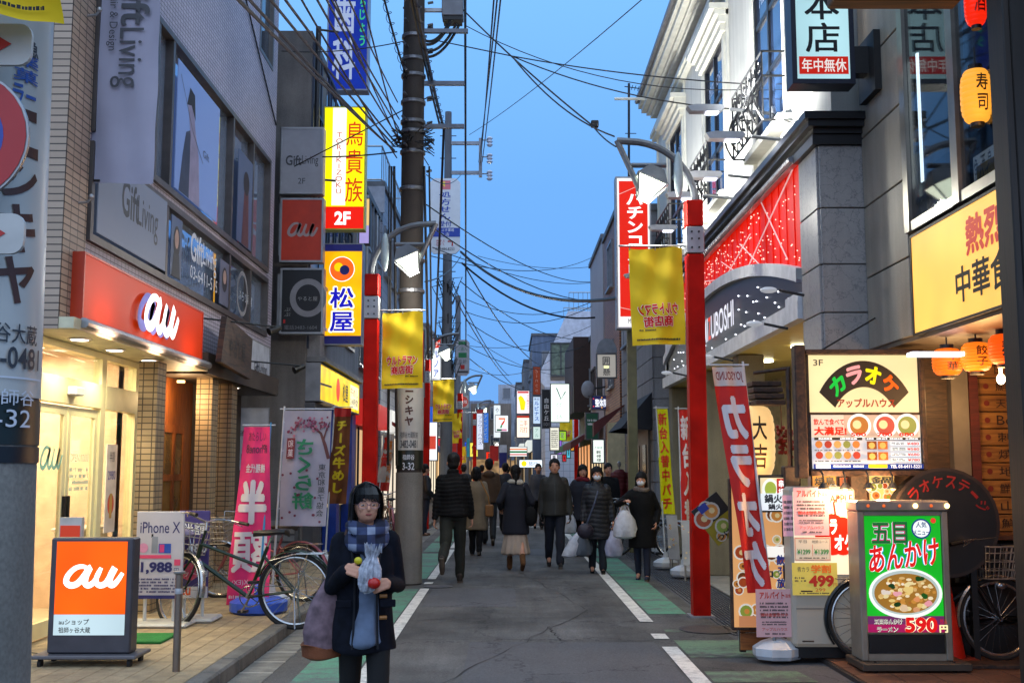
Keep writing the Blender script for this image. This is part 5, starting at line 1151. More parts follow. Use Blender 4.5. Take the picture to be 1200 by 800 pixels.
far_sign('bright white shop sign beside the second red post', (500, 475, 513, 540), 31, em('#f0f6ff', 1.3, True), lambda F: (F.rect(0, 0, 1, .3, em('#2a5cc8', .7)), F.rect(.1, .55, .9, .8, em('#e05040', .7))))
far_sign('round red and white stop-like shop disc sign plate', (534, 462, 550, 479), 46, pt('#8e9094', .5), lambda F: (F.disc(.5, .5, .46, SRD), F.text('消火栓', .12, .36, .88, .64, WHT)), nm='hydrant_sign')
far_sign('narrow white sign with blue column of letters over the far street', (558, 479, 567, 527), 52, em('#dfe6f6', .8), lambda F: (F.rect(0, 0, 1, .1, SRD), F.vtext('フラワーハウス', .1, .15, .9, .9, BL)))
far_sign('narrow blue sign with pale letters beside the white one over the far street', (565, 483, 573, 519), 52, em('#3a78d8', .7), lambda F: F.vtext('アインズビル', .1, .05, .9, .95, pt('#d8dcc8', .5)))
far_sign('convenience store cube sign with orange red green numeral 7 over the far street', (580, 486, 596, 506), 55, em('#f2f4f6', 1.0), lambda F: (F.line([(.25, .2), (.75, .2), (.68, .38)], .13, em('#f07018', .9)), F.line([(.68, .38), (.5, .58)], .13, em('#d82818', .9)), F.line([(.5, .58), (.42, .78)], .12, em('#189050', .8)), F.rect(.1, .85, .5, .97, GRN), F.rect(.5, .85, .9, .97, em('#e890b0', .7))))
far_sign('tall pale narrow sign behind the numeral cube sign', (578, 474, 587, 513), 62, em('#dfe8ee', .9), lambda F: F.vtext('やま友', .2, .05, .8, .7, K_))
far_sign('lit pink white sign with yellow cat-like blob, upper of two on the far right side', (605, 457, 621, 485), 44, em('#f6e2e6', 1.1, True), lambda F: (F.rect(.05, .02, .95, .1, em('#e04848', .7)), F.poly([(.3, .85), (.2, .5), (.1, .3), (.3, .2), (.5, .3), (.7, .5), (.62, .85)][::-1], em('#f0e010', 1)), F.vtext('つけ麺カレー', .78, .15, .98, .85, em('#d04848', .7))))
far_sign('lit warm white sign with red characters, lower of two on the far right side', (605, 486, 621, 513), 44, em('#fff0dc', 1.1, True), lambda F: (F.rect(0, 0, 1, .1, em('#c84030', .7)), F.vtext('二冗', .2, .2, .55, .8, em('#d88858', .7)), F.vtext('手打', .5, .2, .9, .8, em('#c86040', .7))))
far_sign('tall orange fabric sign with pale letters over the lit katakana sign', (624, 429, 634, 463), 42, pt('#c2481a', .6), lambda F: F.vtext('Since', .1, .05, .9, .95, pt('#e8a890', .6)), d=.1)
far_sign('pale blue lit vertical sign with katakana letters, far right side', (624, 464, 634, 497), 42, em('#c4dcf4', .9), lambda F: (F.text('美容', .1, .04, .9, .12, BL), F.vtext('ルピナス', .1, .14, .9, .92, em('#2068d0', .6), .02)))
far_sign('small pale lit sign under the blue katakana sign', (624, 499, 634, 515), 42, em('#cfe6e0', .9), lambda F: F.vtext('アル', .2, .1, .8, .9, em('#70b0a0', .6)))
far_sign('black vertical sign with white characters 自由ケ丘 101', (635, 456, 646, 502), 41, pt('#10141a', .5, var=0), lambda F: (F.vtext('自由ケ丘', .12, .2, .88, .82, WHT, .02), F.text('101', .15, .86, .85, .95, ALU)), nm='black_sign')
far_sign('large bright white green sign above the far right yellow banner', (645, 449, 668, 495), 40, em('#eafff0', 1.25, True), lambda F: (F.line([(.3, .1), (.55, .4), (.8, .2)], .06, pt('#4c7078', .5)), F.text('どど', .3, .5, .6, .58, GRN), F.text('どん', .3, .8, .6, .9, GRN)))
far_sign('slanting white menu board below the bright green-white sign', (644, 500, 656, 528), 38, em('#f4f2e0', .9), lambda F: F.scribble(.1, .1, .9, .9, 9, K_, 5))
far_sign('small lit white booking sign with dark characters, near the cream wall panel', (694, 514, 709, 543), 27, em('#f4fff4', 1.1, True), lambda F: (F.text('不動産', .1, .28, .9, .4, em('#70a8a0', .6)), F.vtext('靴修理', .25, .45, .8, .98, K_, .02)))
far_sign('purple rimmed lit shop sign 革命 on the far right house', (693, 463, 714, 480), 33, em('#2a2f66', .5), lambda F: (F.text('整体院', .18, .2, .95, .85, em('#f0f4ff', 1.2), .03), F.disc(.08, .2, .04, em('#ff4040', 1)), F.disc(.08, .8, .04, em('#ff4040', 1)), F.disc(.6, .1, .04, em('#ffb030', 1)), F.disc(.6, .9, .04, em('#ffb030', 1))))
far_sign('yellow green lit sign low in the far street', (608, 538, 636, 548), 50, em('#e8f6ff', 1.2), lambda F: (F.disc(.2, .5, .12, em('#f0e020', 1), .4), F.text('旅行', .4, .2, .8, .8, BL)))
t = far_sign('white sign with striped orange green red band of the convenience store', (597, 523, 618, 535), 56, em('#f4f6f4', 1.1, True), lambda F: (F.rect(0, .15, 1, .3, em('#f07828', .9)), F.rect(0, .42, 1, .62, em('#108048', .7)), F.rect(0, .75, 1, .88, em('#d83828', .8))))
far_sign('square box sign 囲 on the cream house', (699, 414, 723, 443), 27.5, em('#d8d2c8', .4), lambda F: (F.text('囲', .28, .1, .68, .48, K_, .02), F.rect(.35, .5, .62, .6, em('#f6ffb0', 1.3)), F.text('懸', .3, .62, .7, .93, K_, .01)))
rnd = random.Random(31)
for i, (cn, c) in enumerate((('amber', '#ffb040'), ('cyan', '#58c8e8'), ('crimson', '#e02838'), ('lime', '#a8e030'), ('violet', '#9a70e0'), ('white', '#f4f4ff'), ('orange', '#ff7020'), ('royal blue', '#2858e0'), ('lemon', '#fff060'), ('rose', '#ff90a8'), ('teal', '#20a090'), ('scarlet', '#ff3010'))):
    for sd_, px in ((-1, 500 + i * 6.3), (1, 668 - i * 4.6)):
        Y = 2.75 * 1282 / abs(595 - px) if sd_ < 0 else 34 + i * 3.2; Y = min(Y, 84); py = rnd.uniform(490, 532); hh = rnd.uniform(8, 20); ww = rnd.uniform(5, 10)
        far_sign('small %s lit sign over the far %s pavement' % (cn, 'left' if sd_ < 0 else 'right'), (px, py, px + ww, py + hh), Y, em(c, .85), lambda F, i=i: (F.vtext('酒食薬花本茶茶肉魚米湯服'[i], .15, .1, .85, .9, K_ if i % 3 else WHT, .03), F.rect(0, 0, 1, .06, K_)), d=.15)
far_sign('dark green box sign on the brick building edge', (686, 483, 702, 515), 30, pt('#1c5c40', .6), lambda F: F.scribble(.1, .2, .9, .5, 2, WHT, 3))
t = thing('satellite_dish', 'grey satellite dish on the far right house', 'satellite dish', tuple(at(689, 456, 33))); b = MB(); b.ell((0, 0, 0), (.2, .06, .26), 16, 8); b.build('dish', pt('#7f848e', .5), t, smooth=True); b = MB(); b.tube([(0, 0, -.2), (.1, -.3, -.25)], .02, 5); b.tube([(0, .05, 0), (.6, .2, .1)], .03, 5); b.build('arm', DKM, t)
t = thing('round_cap_sign', 'grey half round cap plate above the box sign', 'sign', tuple(at(711, 408, 27.6))); b = MB(); o = at(711, 413, 27.6); b.extr([(.26 * math.cos(a), .36 * math.sin(a)) for a in np.linspace(0, PI, 14)], o, R_, U_, .1); b.build('plate', pt('#82868e', .5), t, world=True)

# ================================================================ POLES, LAMP POSTS, BANNERS
MP = bpole('utility_pole', 'main dark concrete utility pole with steel bands and cables standing in the green strip', -1.39, 15.8, .185, 11.2, stained('#37302c', name='dark_pole', amt=.45, vs_=1), (0.0, 0), .0035)
wrap_panel(MP, -1.39, 15.8, .192, .02, 1.55, CPOLE, 'concrete_lower', lift=.0)
wrap_panel(MP, -1.39, 15.8, .19, 1.86, 2.82, SGW, 'wrap_sign'); wrap_panel(MP, -1.39, 15.8, .19, 1.6, 1.855, SGG, 'address_plate')
F = Face((0, 0, 0), R_, U_, 1, 1, bend=wrap(-1.39, 15.8, .19, 1.56, 2.82, -50, 50, .005)); F.vtext('ニシキヤ', .3, .02, .72, .5, BRN, .04); F.text('祖師谷大蔵駅前', .12, .56, .9, .63, GY); F.text('3482-0481', .14, .65, .88, .74, GY, .02); F.text('祖師谷', .25, .81, .75, .87, WT, .01); F.text('3-32', .25, .9, .75, .98, WT, .01); F.build('lettering', MP)
b = MB()
for z in (4.1, 4.55, 5.6, 6.15, 6.45, 6.6, 6.9, 7.3, 7.55, 7.9): rr = .19 - .0035 * z + .006; b = MB(); b.lathe([(rr, z), (rr + .012, z + .01), (rr + .012, z + .05), (rr, z + .06)], 24, (-1.39, 15.8, 0)); b.build('steel_band', pt('#6f7074', .4, .8), MP, world=True)
b = MB()
for k in range(34):
    z = 5.9 + (k * .37) % 2.6; a = k * 2.1; rr = .2; b.cyl((-1.39 + rr * math.cos(a), 15.8 + rr * math.sin(a), z), (-1.39 + (rr + .08) * math.cos(a), 15.8 + (rr + .08) * math.sin(a), z + .02), .02, n=6)
for z, l in ((6.55, .75), (7.2, .75), (8.0, .8)): b.box(-1.39, -1.39 + l, 15.77, 15.83, z, z + .06)
b.build('cross_arm', pt('#5c6068', .4, .7), MP, world=True)
b = MB(); rnd = random.Random(9)
for k in range(90):
    a = rnd.uniform(0, 2 * PI); z = 6.35 + rnd.gauss(0, .09); b.tube([(-1.39 + .17 * math.cos(a), 15.8 + .17 * math.sin(a), z), (-1.39 + .32 * math.cos(a + .2), 15.8 + .32 * math.sin(a + .2), z + rnd.uniform(-.12, .12))], .008, 3)
b.build('cable_clutter', BLK, MP, world=True)
o, w, h = pxbox(518, -10, 543, 21, 15.9); b = MB(); b.bbox(o.x, o.x + w, 15.8, 16.1, o.z, o.z + h, .01); t = thing('junction_box', 'grey cable junction box hanging from the wires right of the main utility pole', 'junction box', tuple(o)); b.build('housing', pt('#6e7178', .5, .3), t, world=True); b = MB(); b.box(o.x + .02, o.x + w - .02, 15.82, 16.08, o.z - .06, o.z - .002); b.build('connector_block', BLK, t, world=True); b = MB(); b.box(-1.25, o.x, 15.9, 15.95, o.z + .1, o.z + .15); b.build('arm', ALU, t, world=True)
P2 = bpole('utility_pole', 'second utility pole with square bracket of insulators, past the main pole', at(523, 500, 33).x, 33, .2, 12.5, stained('#62666e', name='far_pole', amt=.3), (0, 0), .008)
x2 = at(523, 500, 33).x
b = MB(); a = at(528, 168, 33); c = at(563, 200, 33)
b.box(x2, c.x, 32.95, 33.05, a.z - .05, a.z + .05); b.box(x2, c.x, 32.95, 33.05, c.z - .12, c.z - .02); b.box(c.x - .05, c.x + .05, 32.93, 33.07, c.z - .2, a.z + .15)
for z in (a.z + .1, (a.z + c.z) / 2, c.z - .1): b.cyl((c.x, 33, z), (c.x + .28, 33, z), .02, n=6)
b.build('bracket', pt('#7c8088', .4, .6), P2, world=True)
for i, z in enumerate((a.z + .1, (a.z + c.z) / 2, c.z - .1)): b = MB(); b.lathe([(.06, -.2), (.1, -.15), (.05, -.1), (.1, -.05), (.05, 0), (.1, .05), (.06, .1)], 12, (c.x + .28, 33, z)); b.build('insulator', pt('#c8ccd8', .2), P2, world=True, smooth=True)
b = MB()
for z in np.arange(4, 12, .7): b.cyl((x2 - .25, 33, z), (x2 + .25, 33, z), .015, n=5)
b.build('step_bolt', DKM, P2, world=True)
b = MB(); rnd = random.Random(4)
for k in range(60): z = rnd.uniform(4.6, 7.4); a_ = rnd.uniform(0, 6.28); rr = rnd.uniform(.2, .5); b.tube([(x2, 33, z), (x2 + rr * math.cos(a_), 33 + rr * math.sin(a_), z + rnd.uniform(-.2, .1)), (x2 + rr * .5 * math.cos(a_), 33, z - rnd.uniform(.2, .6))], .018, 3)
b.build('cable_clutter', BLK, P2, world=True)
for (px, Y, r, z1, lb) in ((536, 47, .17, 9, 'third utility pole, thin and grey, far down the left side'), (644, 60, .16, 7, 'thin grey pole under the lit signs in the bend')): bpole('utility_pole', lb, at(px, 500, Y).x, Y, r, z1, bpy.data.materials['far_pole'])
RED = pt('#b41002', .55, var=.25, scale=2.5, spec=.12); LG = pt('#6f7378', .4, .5); LITW = em('#f4ffe2', 4.0)
def lamp_post(x, y, s, label, lit=True, zt=4.5):
    t = thing('lamp_post', label, 'street lamp', (x, y, 0), 0, 'red shopping street lamp posts'); q = .095
    b = MB(); b.bbox(-q, q, -q, q, .0, zt - .62, .012); b.bbox(-q - .001, q + .001, -q - .001, q + .001, zt - .3, zt, .012); b.build('post', RED, t)
    b = MB(); b.bbox(-q - .006, q + .006, -q - .006, q + .006, zt - .61, zt - .31, .006); b.box(-q - .04, q + .04, -q - .04, q + .04, -.01, .02)
    b.build('collar', pt('#9a9c9f', .4, .4), t)
    b = MB()
    for z in (zt - .55, zt - .45, zt - .37):
        for dx in (-.04, .04): b.cyl((dx, -q - .005, z), (dx, -q - .018, z), .012, n=8)
    b.build('bolt', DKM, t)
    # arm: quarter arch towards the street, with a strut
    arc = [(s * -.02 + s * .74 * (1 - math.cos(a)) * 1.0, 0, zt + .70 * math.sin(a)) for a in np.linspace(0, PI / 2, 12)] + [(s * .86, 0, zt + .71)]
    b = MB(); b.tube(arc, .042, 8); b.tube([(s * .86, 0, zt + .71), (s * .6, 0, zt + .12)], .035, 8); b.tube([(s * .3, 0, zt + .42), (s * .7, 0, zt + .42)], .03, 6); b.build('arm', LG, t, smooth=True)
    b = MB(); b.ell((s * .17, -.05, zt + .3), (.055, .02, .27), 14, 8); b.build('fin', pt('#a3b0b0', .4, .3), t, smooth=True)
    # lantern: two slanted glowing faces under a grey cap
    L = MB(); ti = Matrix.Translation((s * .47, 0, zt + .24)) @ Matrix.Rotation(s * -.42, 4, 'Y'); L4 = lambda r, z: [tuple(ti @ Vector((r * math.cos(PI / 4 + PI / 2 * k), r * .8 * math.sin(PI / 4 + PI / 2 * k), z))) for k in range(4)]
    q0, q1, q2 = L4(.12, .16), L4(.25, .0), L4(.09, -.25); L.add(q1 + q2, [(k, (k + 1) % 4, 4 + (k + 1) % 4, 4 + k) for k in range(4)] + [(4, 5, 6, 7)]); L.build('diffuser', LITW if lit else pt('#c8ccc8', .4), t)
    b = MB(); b.add(q0 + L4(.256, .004), [(k, (k + 1) % 4, 4 + (k + 1) % 4, 4 + k) for k in range(4)] + [(0, 1, 2, 3)])
    for k in range(4): b.tube([q1[k], q2[k]], .013, 5); b.tube([q1[k], q1[(k + 1) % 4]], .012, 5)
    b.build('lantern_frame', LG, t)
    lamp('POINT', (x + s * .5, y - .02, zt - .1), 60, (1, .97, .86), .12, parent=t); return t
lamp_post(2.11, 12.36, -1, 'red square lamp post on the right with the mirrored yellow banner', zt=4.62)
lamp_post(-1.84, 14.9, 1, 'red square lamp post on the left beside the main utility pole', zt=4.22)
lamp_post(-2.18, 29.7, 1, 'second red lamp post on the left, past the main utility pole')
lamp_post(3.02, 49, -1, 'far red lamp post on the right by the black and green signs')
lamp_post(-1.85, 43, 1, 'third red lamp post on the left, far down the street')
lamp_post(-1.75, 59, 1, 'fourth red lamp post on the left, small in the distance')
BAN = pt('#f0cc10', .75, var=.08, scale=2); BK2 = pt('#15161c', .6, var=0); RL = pt('#e01808', .7, var=0, spec=.1); WO = pt('#f0ece4', .6, var=0)
def banner(px, Y, label, flip=False, rod=None, big=True, tilt=0.0, extra_z=0):
    o, w, h = pxbox(*px, Y); t = thing('street_banner', label, 'banner', (o.x + w / 2, Y, o.z + h), 0, 'yellow shopping street banners')
    def bend(fx, fy, l):
        return Vector((o.x + w * fx + tilt * fy * w, Y - l * 1.0 + .05 * math.sin(fx * 4.5 + fy * 3) * fy + .016 * math.sin(fx * 13 + fy * 5) + .012 * math.sin(fx * 5 - fy * 16), o.z + h * (1 - fy) + .02 * h * (fx - .5) * fy - .012 * math.sin(fx * PI * 2) * (1 - fy)))
    b = MB(); nx, ny = 14, 22; vs = [bend(i / nx, j / ny, 0) for j in range(ny + 1) for i in range(nx + 1)]; b.add(vs, [(j * (nx + 1) + i, (j + 1) * (nx + 1) + i, (j + 1) * (nx + 1) + i + 1, j * (nx + 1) + i + 1) for j in range(ny) for i in range(nx)]); b.build('cloth', BAN, t, world=True, smooth=True)
    if big is not None:
        F = Face((0, 0, 0), R_, U_, w, h, bend=bend); F.lift = .01
        F.text('ウルトラマン', .12, .57, .88, .70, WO, .075, flip=flip); F.text('ウルトラマン', .13, .575, .87, .695, RL, .036, flip=flip); F.text('商店街', .22, .70, .78, .82, WO, .075, flip=flip); F.text('商店街', .23, .705, .77, .815, RL, .036, flip=flip)
        if big: F.scribble(.1 if flip else .55, .835, .45 if flip else .9, .86, 1, BK2, 2); F.scribble(.08, .93, .92, .965, 1, BK2, 4, 1.0)
        F.build('lettering', t)
    ra, rb = rod; b = MB(); b.tube([(ra, Y + .01, o.z + h + .03), (rb, Y + .01, o.z + h + .03)], .012, 6)
    for k in (.02, .5, .98): b.tube([(o.x + w * k, Y + .01, o.z + h + .045), (o.x + w * k, Y, o.z + h - .02)], .006, 4)
    b.build('rod', ALU, t, world=True)
banner((738, 291, 801, 404), 12.3, 'large yellow street banner with mirrored lettering on the right red lamp post', True, (1.25, 2.02), tilt=.05)
banner((447, 366, 495, 455), 14.9, 'yellow street banner with red lettering on the left red lamp post', False, (-1.75, -1.12))
banner((507, 445, 532, 494), 29.7, 'smaller yellow street banner on the second left lamp post', False, (-2.1, -1.4))
banner((529, 484, 541, 519), 42.9, 'distant yellow street banner on the third left lamp post', False, (-1.8, -1.2), False)
banner((656, 487, 671, 517), 48.9, 'distant yellow street banner on the far right lamp post', True, (2.2, 2.95), False)
banner((540, 523, 546, 542), 58.9, 'tiny yellow street banner on the fourth left lamp post', False, (-1.75, -1.2), False)
banner((-95, -190, 66, 21), 2.5, 'bottom of a near yellow street banner at the top corner of the view', False, (-1.7, -.98), tilt=-.0)
# far pennants
for px, Y, c, lb in (((486, 515, 492, 545), 33, '#a8201c', 'dark red pennant'), ((574, 522, 584, 540), 57, '#b81c14', 'red pennant with dark mark'), ((585, 521, 594, 530), 57, '#b8bcc8', 'white square pennant'), ((585, 530, 594, 548), 57, '#1c1f6a', 'navy pennant'), ((530, 518, 535, 545), 45, '#b02018', 'narrow red pennant'), ((547, 513, 550, 535), 50, '#2f9fb0', 'turquoise pennant')):
    o, w, h = pxbox(*px, Y); t = thing('pennant', lb + ' hanging over the far street', 'pennant', tuple(o)); b = MB(); b.box(o.x, o.x + w, Y, Y + .02, o.z, o.z + h); b.build('cloth', pt(c, .7), t, world=True); b = MB(); b.cyl((o.x, Y + .04, o.z - .3), (o.x, Y + .04, o.z + h + .1), .02, n=6); b.build('rod', ALU, t, world=True)

# ================================================================ OVERHEAD WIRES: each run a thing of its own
def wire(p, q, sag, r, label, n=14, coil=False, grp='overhead wires'):
    t = thing('overhead_wire', label, 'wire', tuple((Vector(p) + Vector(q)) / 2), 0, grp); b = MB(); p, q = Vector(p), Vector(q)
    pts = [p.lerp(q, i / n) - Vector((0, 0, sag * 4 * (i / n) * (1 - i / n))) for i in range(n + 1)]
    b.tube(pts, r, 5); b.build('strand', BLK, t, world=True)
    if coil:
        b = MB(); m = coil; L = (q - p).length; c = []
        for i in range(m * 8 + 1): u = i / (m * 8); a = i * PI / 4; c.append(p.lerp(q, u) - Vector((0, 0, sag * 4 * u * (1 - u))) + Vector((.05 * math.cos(a), 0, .05 * math.sin(a) + .02)))
        b.tube(c, .006, 3); b.build('spiral_wrap', BLK, t, world=True)
W_ = wire; A_ = at
MPx = -1.39
W_(A_(545, -20, 15.9), A_(546, 420, 40), .0, .022, 'thick twisted cable dropping beside the junction box down the street')
W_(A_(587, -5, 14), A_(565, 190, 33), .1, .013, 'thin wire from the sky top to the insulators, left strand'); W_(A_(583, -5, 14), A_(561, 190, 33), .1, .013, 'thin wire from the sky top to the insulators, middle strand'); W_(A_(579, -5, 14), A_(563, 190, 33), .1, .013, 'thin wire from the sky top to the insulators, right strand')
W_(A_(541, 10, 15.9), A_(694, 147, 14.2), .05, .012, 'black wire from junction box to the small splice by the right lamp'); W_(A_(694, 147, 14.2), A_(722, 172, 12.4), .03, .010, 'short wire from the splice to the right lamp arm'); W_(A_(600, 66, 14), A_(720, 160, 12.4), .15, .01, 'thin wire sagging to the right lamp arm')
W_(A_(600, 66, 15), A_(880, 99, 13), .05, .009, 'thin straight wire running from mid sky to the far window guard'); W_(A_(600, 66, 15), A_(876, 129, 13), .15, .009, 'thin sagging wire from mid sky to the middle window'); W_(A_(508, 47, 15.8), A_(600, 66, 15), .0, .009, 'thin wire joining the main pole and the mid sky splice')
W_(A_(752, 0, 14), A_(550, 158, 30), .1, .008, 'fine diagonal wire crossing the open sky'); W_(A_(545, 30, 16), A_(880, 105, 14), .3, .007, 'fine wire crossing over the lamp arm')
W_(A_(330, 60, 17), A_(500, 42, 16), .1, .009, 'wire from the dental sign to the main pole')
W_(A_(345, 195, 17.5), A_(500, 115, 15.8), -.0, .010, 'wire from the sign stack up to the main pole'); W_(A_(378, 184, 17.5), A_(465, 178, 15.8), .02, .012, 'level wire from the yellow sign to the main pole')
for i, (x0, y0, x1, y1, r) in enumerate(((250, -30, 462, 176, .014), (265, -30, 463, 178, .012), (285, -40, 463, 172, .012), (305, -40, 466, 170, .012), (355, -30, 466, 160, .010), (367, -30, 467, 150, .010), (378, -20, 468, 140, .010), (342, -20, 465, 185, .010), (400, -20, 466, 120, .009), (420, -20, 468, 165, .009), (388, -10, 470, 172, .008))):
    W_(A_(x0, y0, 6 + i * .35), A_(x1, y1, 15.75), .03, r, 'black service wire over the left roofs to the main pole, number %s from the building' % ['one', 'two', 'three', 'four', 'five', 'six', 'seven', 'eight', 'nine', 'ten', 'eleven'][i], grp='service wires left of the main pole')
W_(A_(448, -10, 15), A_(478, 95, 15.7), .05, .016, 'spiral wrapped cable left of the main pole', coil=9)
W_(A_(485, -10, 12), A_(520, 150, 20), .1, .026, 'thick spiral wrapped cable along the right of the main pole', coil=14); W_(A_(480, -10, 12), A_(516, 150, 20), .05, .018, 'thick cable along the right of the main pole'); W_(A_(520, 150, 20), A_(508, 430, 33), .3, .026, 'thick cable bundle leaving the main pole for the second pole')
for i, (x0, y0, x1, y1) in enumerate(((530, 25, 494, 50), (535, 30, 496, 58), (538, 32, 496, 66), (528, 25, 494, 45))):
    W_(A_(x0, y0 - 2, 15.85), A_(x1, y1, 15.7), .16, .022, 'looping black tail from the junction box to the main pole, ' + ['upper', 'second', 'lowest', 'topmost'][i], grp='looping cable tails')
for i, (x, w_, r) in enumerate(((462, 3, .02), (459, -4, .014), (456, -2, .010), (497, 5, .02), (503, 3, .014))):
    W_(A_(x, 195, 15.7), A_(x + w_, 545 if i < 3 else 420, 15.6), .0, r, 'vertical cable running down the ' + ['pole left side, thick', 'pole left side, thin', 'pole left side, fine', 'pole right side, thick', 'pole right side, thin'][i], grp='cables down the main pole')
for i, (x0, y0, x1, y1, Y0, Y1, s, r) in enumerate(((540, 295, 727, 349, 30, 20.9, .5, .035), (600, 375, 1, 1, 0, 0, 0, 0), (541, 308, 697, 372, 31, 34, .5, .03), (500, 240, 697, 330, 18, 40, .4, .012), (500, 262, 725, 350, 18, 34, .5, .012), (505, 300, 697, 300, 20, 40, .4, .010), (507, 290, 700, 330, 20, 40, .3, .010), (540, 330, 700, 395, 30, 44, .6, .014), (545, 312, 640, 430, 30, 60, .6, .02), (545, 350, 697, 352, 35, 38, .5, .012), (545, 365, 697, 357, 35, 38, .5, .012), (546, 375, 697, 400, 35, 40, .7, .014), (530, 395, 700, 420, 35, 42, .7, .012), (550, 420, 660, 460, 40, 50, .5, .016), (528, 340, 600, 450, 33, 70, .3, .02), (524, 320, 596, 440, 33, 80, .4, .02), (545, 430, 655, 415, 45, 50, .6, .012), (500, 205, 540, 205, 18, 30, .2, .01), (560, 300, 697, 312, 33, 39, .2, .009), (548, 392, 660, 440, 36, 48, .3, .01), (498, 330, 540, 300, 17, 33, .15, .012), (548, 405, 700, 378, 40, 42, .4, .01))):
    if Y0: W_(A_(x0, y0, Y0), A_(x1, y1, Y1), s, r, 'far street wire from the second pole to ' + ['the pachinko sign, thickest', '', 'the cream house corner, thick', 'the cream house top, fine', 'the pachinko sign side, fine', 'the cream house, level', 'the cream house, sloping', 'the weathered house', 'the bend, steep', 'the cream house, first of the level pair', 'the cream house, second of the level pair', 'the cream house foot', 'the timber box', 'the white house', 'the street end, steep', 'the street end, steepest', 'the white house roof', 'the pharmacy sign', 'the cream house window', 'the white house gable', 'the main pole', 'the weathered roof'][i], grp='wires across the far street')
W_(A_(1020, 133, 9.9), A_(905, 133, 12), .15, .010, 'wire sagging from the tan wall to a floodlight'); W_(A_(1030, 370, 9.9), A_(960, 412, 9.3), .0, .008, 'thin stay wire from the tan wall to the karaoke sign')
t = thing('cable_splice', 'small black splice box on the wire by the right lamp arm', 'junction box', tuple(A_(697, 146, 14.2))); b = MB(); b.bbox(-.05, .05, -.04, .04, -.04, .05, .01); b.build('housing', BLK, t)
# roof aerial on the far side
t = thing('tv_aerial', 'thin television aerial mast standing over the right roofs', 'aerial', tuple(A_(737, 260, 24))); a = A_(737, 98, 24); c = A_(737, 265, 24)
b = MB(); b.cyl(c, a, .03, n=6); b.build('mast', DKM, t, world=True); b = MB(); z = a.z - .05; b.tube([(a.x - .1, 24, z - .02), (a.x + .6, 24, z - .12)], .012, 4)
for k in range(9): b.tube([(a.x + .07 * k, 23.85, z - .03 - .012 * k), (a.x + .07 * k, 24.15, z - .03 - .012 * k)], .008, 4)
b.tube([(a.x - .1, 24, z - 1.1), (a.x + .15, 24, z - 1.1)], .01, 4); b.build('antenna', DKM, t, world=True)
b = MB(); p_ = A_(720, 116, 21.5); b.tube([p_, (2.75, 21.5, p_.z)], .03, 6); b.build('outrigger', CRM, P, world=True)
# ================================================================ SIGN STANDS, BANNERS AND GOODS ON THE PAVEMENTS
CHR = pt('#b5b8bd', .25, .9, var=.05); RUB = pt('#141414', .8, var=0)
def casters(root, x0, x1, y0, y1, z):
    for x in (x0, x1):
        for y in (y0, y1): b = MB(); b.cyl((x - .012, y, z + .035), (x + .012, y, z + .035), .034, n=12); b.box(x - .008, x + .008, y - .01, y + .01, z + .04, z + .09); b.build('caster', RUB, root, world=True)
# phone shop light box
o, w, h = pxbox(58, 630, 147, 782, 8.75)
t = thing('lightbox_sign', 'glowing orange au light box on casters at the pavement edge', 'sign', (o.x + w / 2, 8.9, .1)); z0 = .19
b = MB(); b.bbox(o.x - .03, o.x + w + .03, 8.75, 8.91, z0, o.z + h, .012); b.build('casing', pt('#4b4a50', .4, .4), t, world=True)
b = MB(); b.bbox(o.x - .12, o.x + w + .1, 8.66, 9.04, .16, z0 - .003, .006); b.build('base', pt('#5e5d62', .5, .3), t, world=True); casters(t, o.x - .06, o.x + w + .04, 8.72, 8.98, .09)
F = Face((o.x, 8.745, z0), R_, U_, w, o.z + h - z0); F.rect(.03, .03, .97, .66, em('#ff5c06', 1.05, True, .18)); F.rect(.03, .662, .97, .84, em('#cfe6ea', .72, True, .1)); F.build('face', t)
F.mb = MB(); F.lift = .004; au_logo(F, .16, .24, .92, .42, AUW, .085); F.text('auショップ', .1, .70, .5, .75, K_, .015); F.text('祖師ヶ谷大蔵', .1, .77, .52, .82, K_, .015); F.build('lettering', t)
b = MB(); b.tube([(o.x, 9.1, .2), (o.x - .1, 9.2, .11), (o.x - .3, 9.3, .1), (o.x - .7, 9.5, .1)], .008, 5); b.build('power_cord', BLK, t, world=True)
o, w, h = pxbox(66, 606, 92, 700, 9.4); t = thing('leaflet_stand', 'small leaflet stand behind the orange light box', 'stand', (o.x, 9.4, .1)); b = MB(); b.box(o.x, o.x + w, 9.4, 9.46, .1, o.z + h); b.build('board', pt('#c9c0b4', .5), t, world=True); F = Face((o.x, 9.395, o.z), R_, U_, w, h); F.rect(.05, .1, .95, .3, em('#d0452c', .6)); F.scribble(.1, .4, .9, .9, 8, K_, 8); F.build('lettering', t)
def board_stand(nm, lb, px, Y, face, draw, base=True, z=.1):
    o, w, h = pxbox(*px, Y); t = thing(nm, lb, 'sign', (o.x + w / 2, Y, z)); b = MB(); b.bbox(o.x, o.x + w, Y, Y + .025, o.z, o.z + h, .004); b.build('board', face, t, world=True)
    F = Face(o, R_, U_, w, h); draw(F); F.build('print', t)
    if base:
        b = MB()
        for x in (o.x + w * .2, o.x + w * .8): b.cyl((x, Y + .05, z + .02), (x, Y + .05, o.z + h * .6), .018, n=8)
        b.build('leg', pt('#c4c4c0', .4), t, world=True); b = MB(); b.bbox(o.x - .05, o.x + w + .1, Y - .18, Y + .25, z, z + .045, .02); b.build('base', pt('#b9b9b4', .5), t, world=True)
    return t
PUR = pt('#3f3472', .5, var=.05); NAV = pt('#262660', .5, var=0); PNK = pt('#d8486c', .5, var=0)
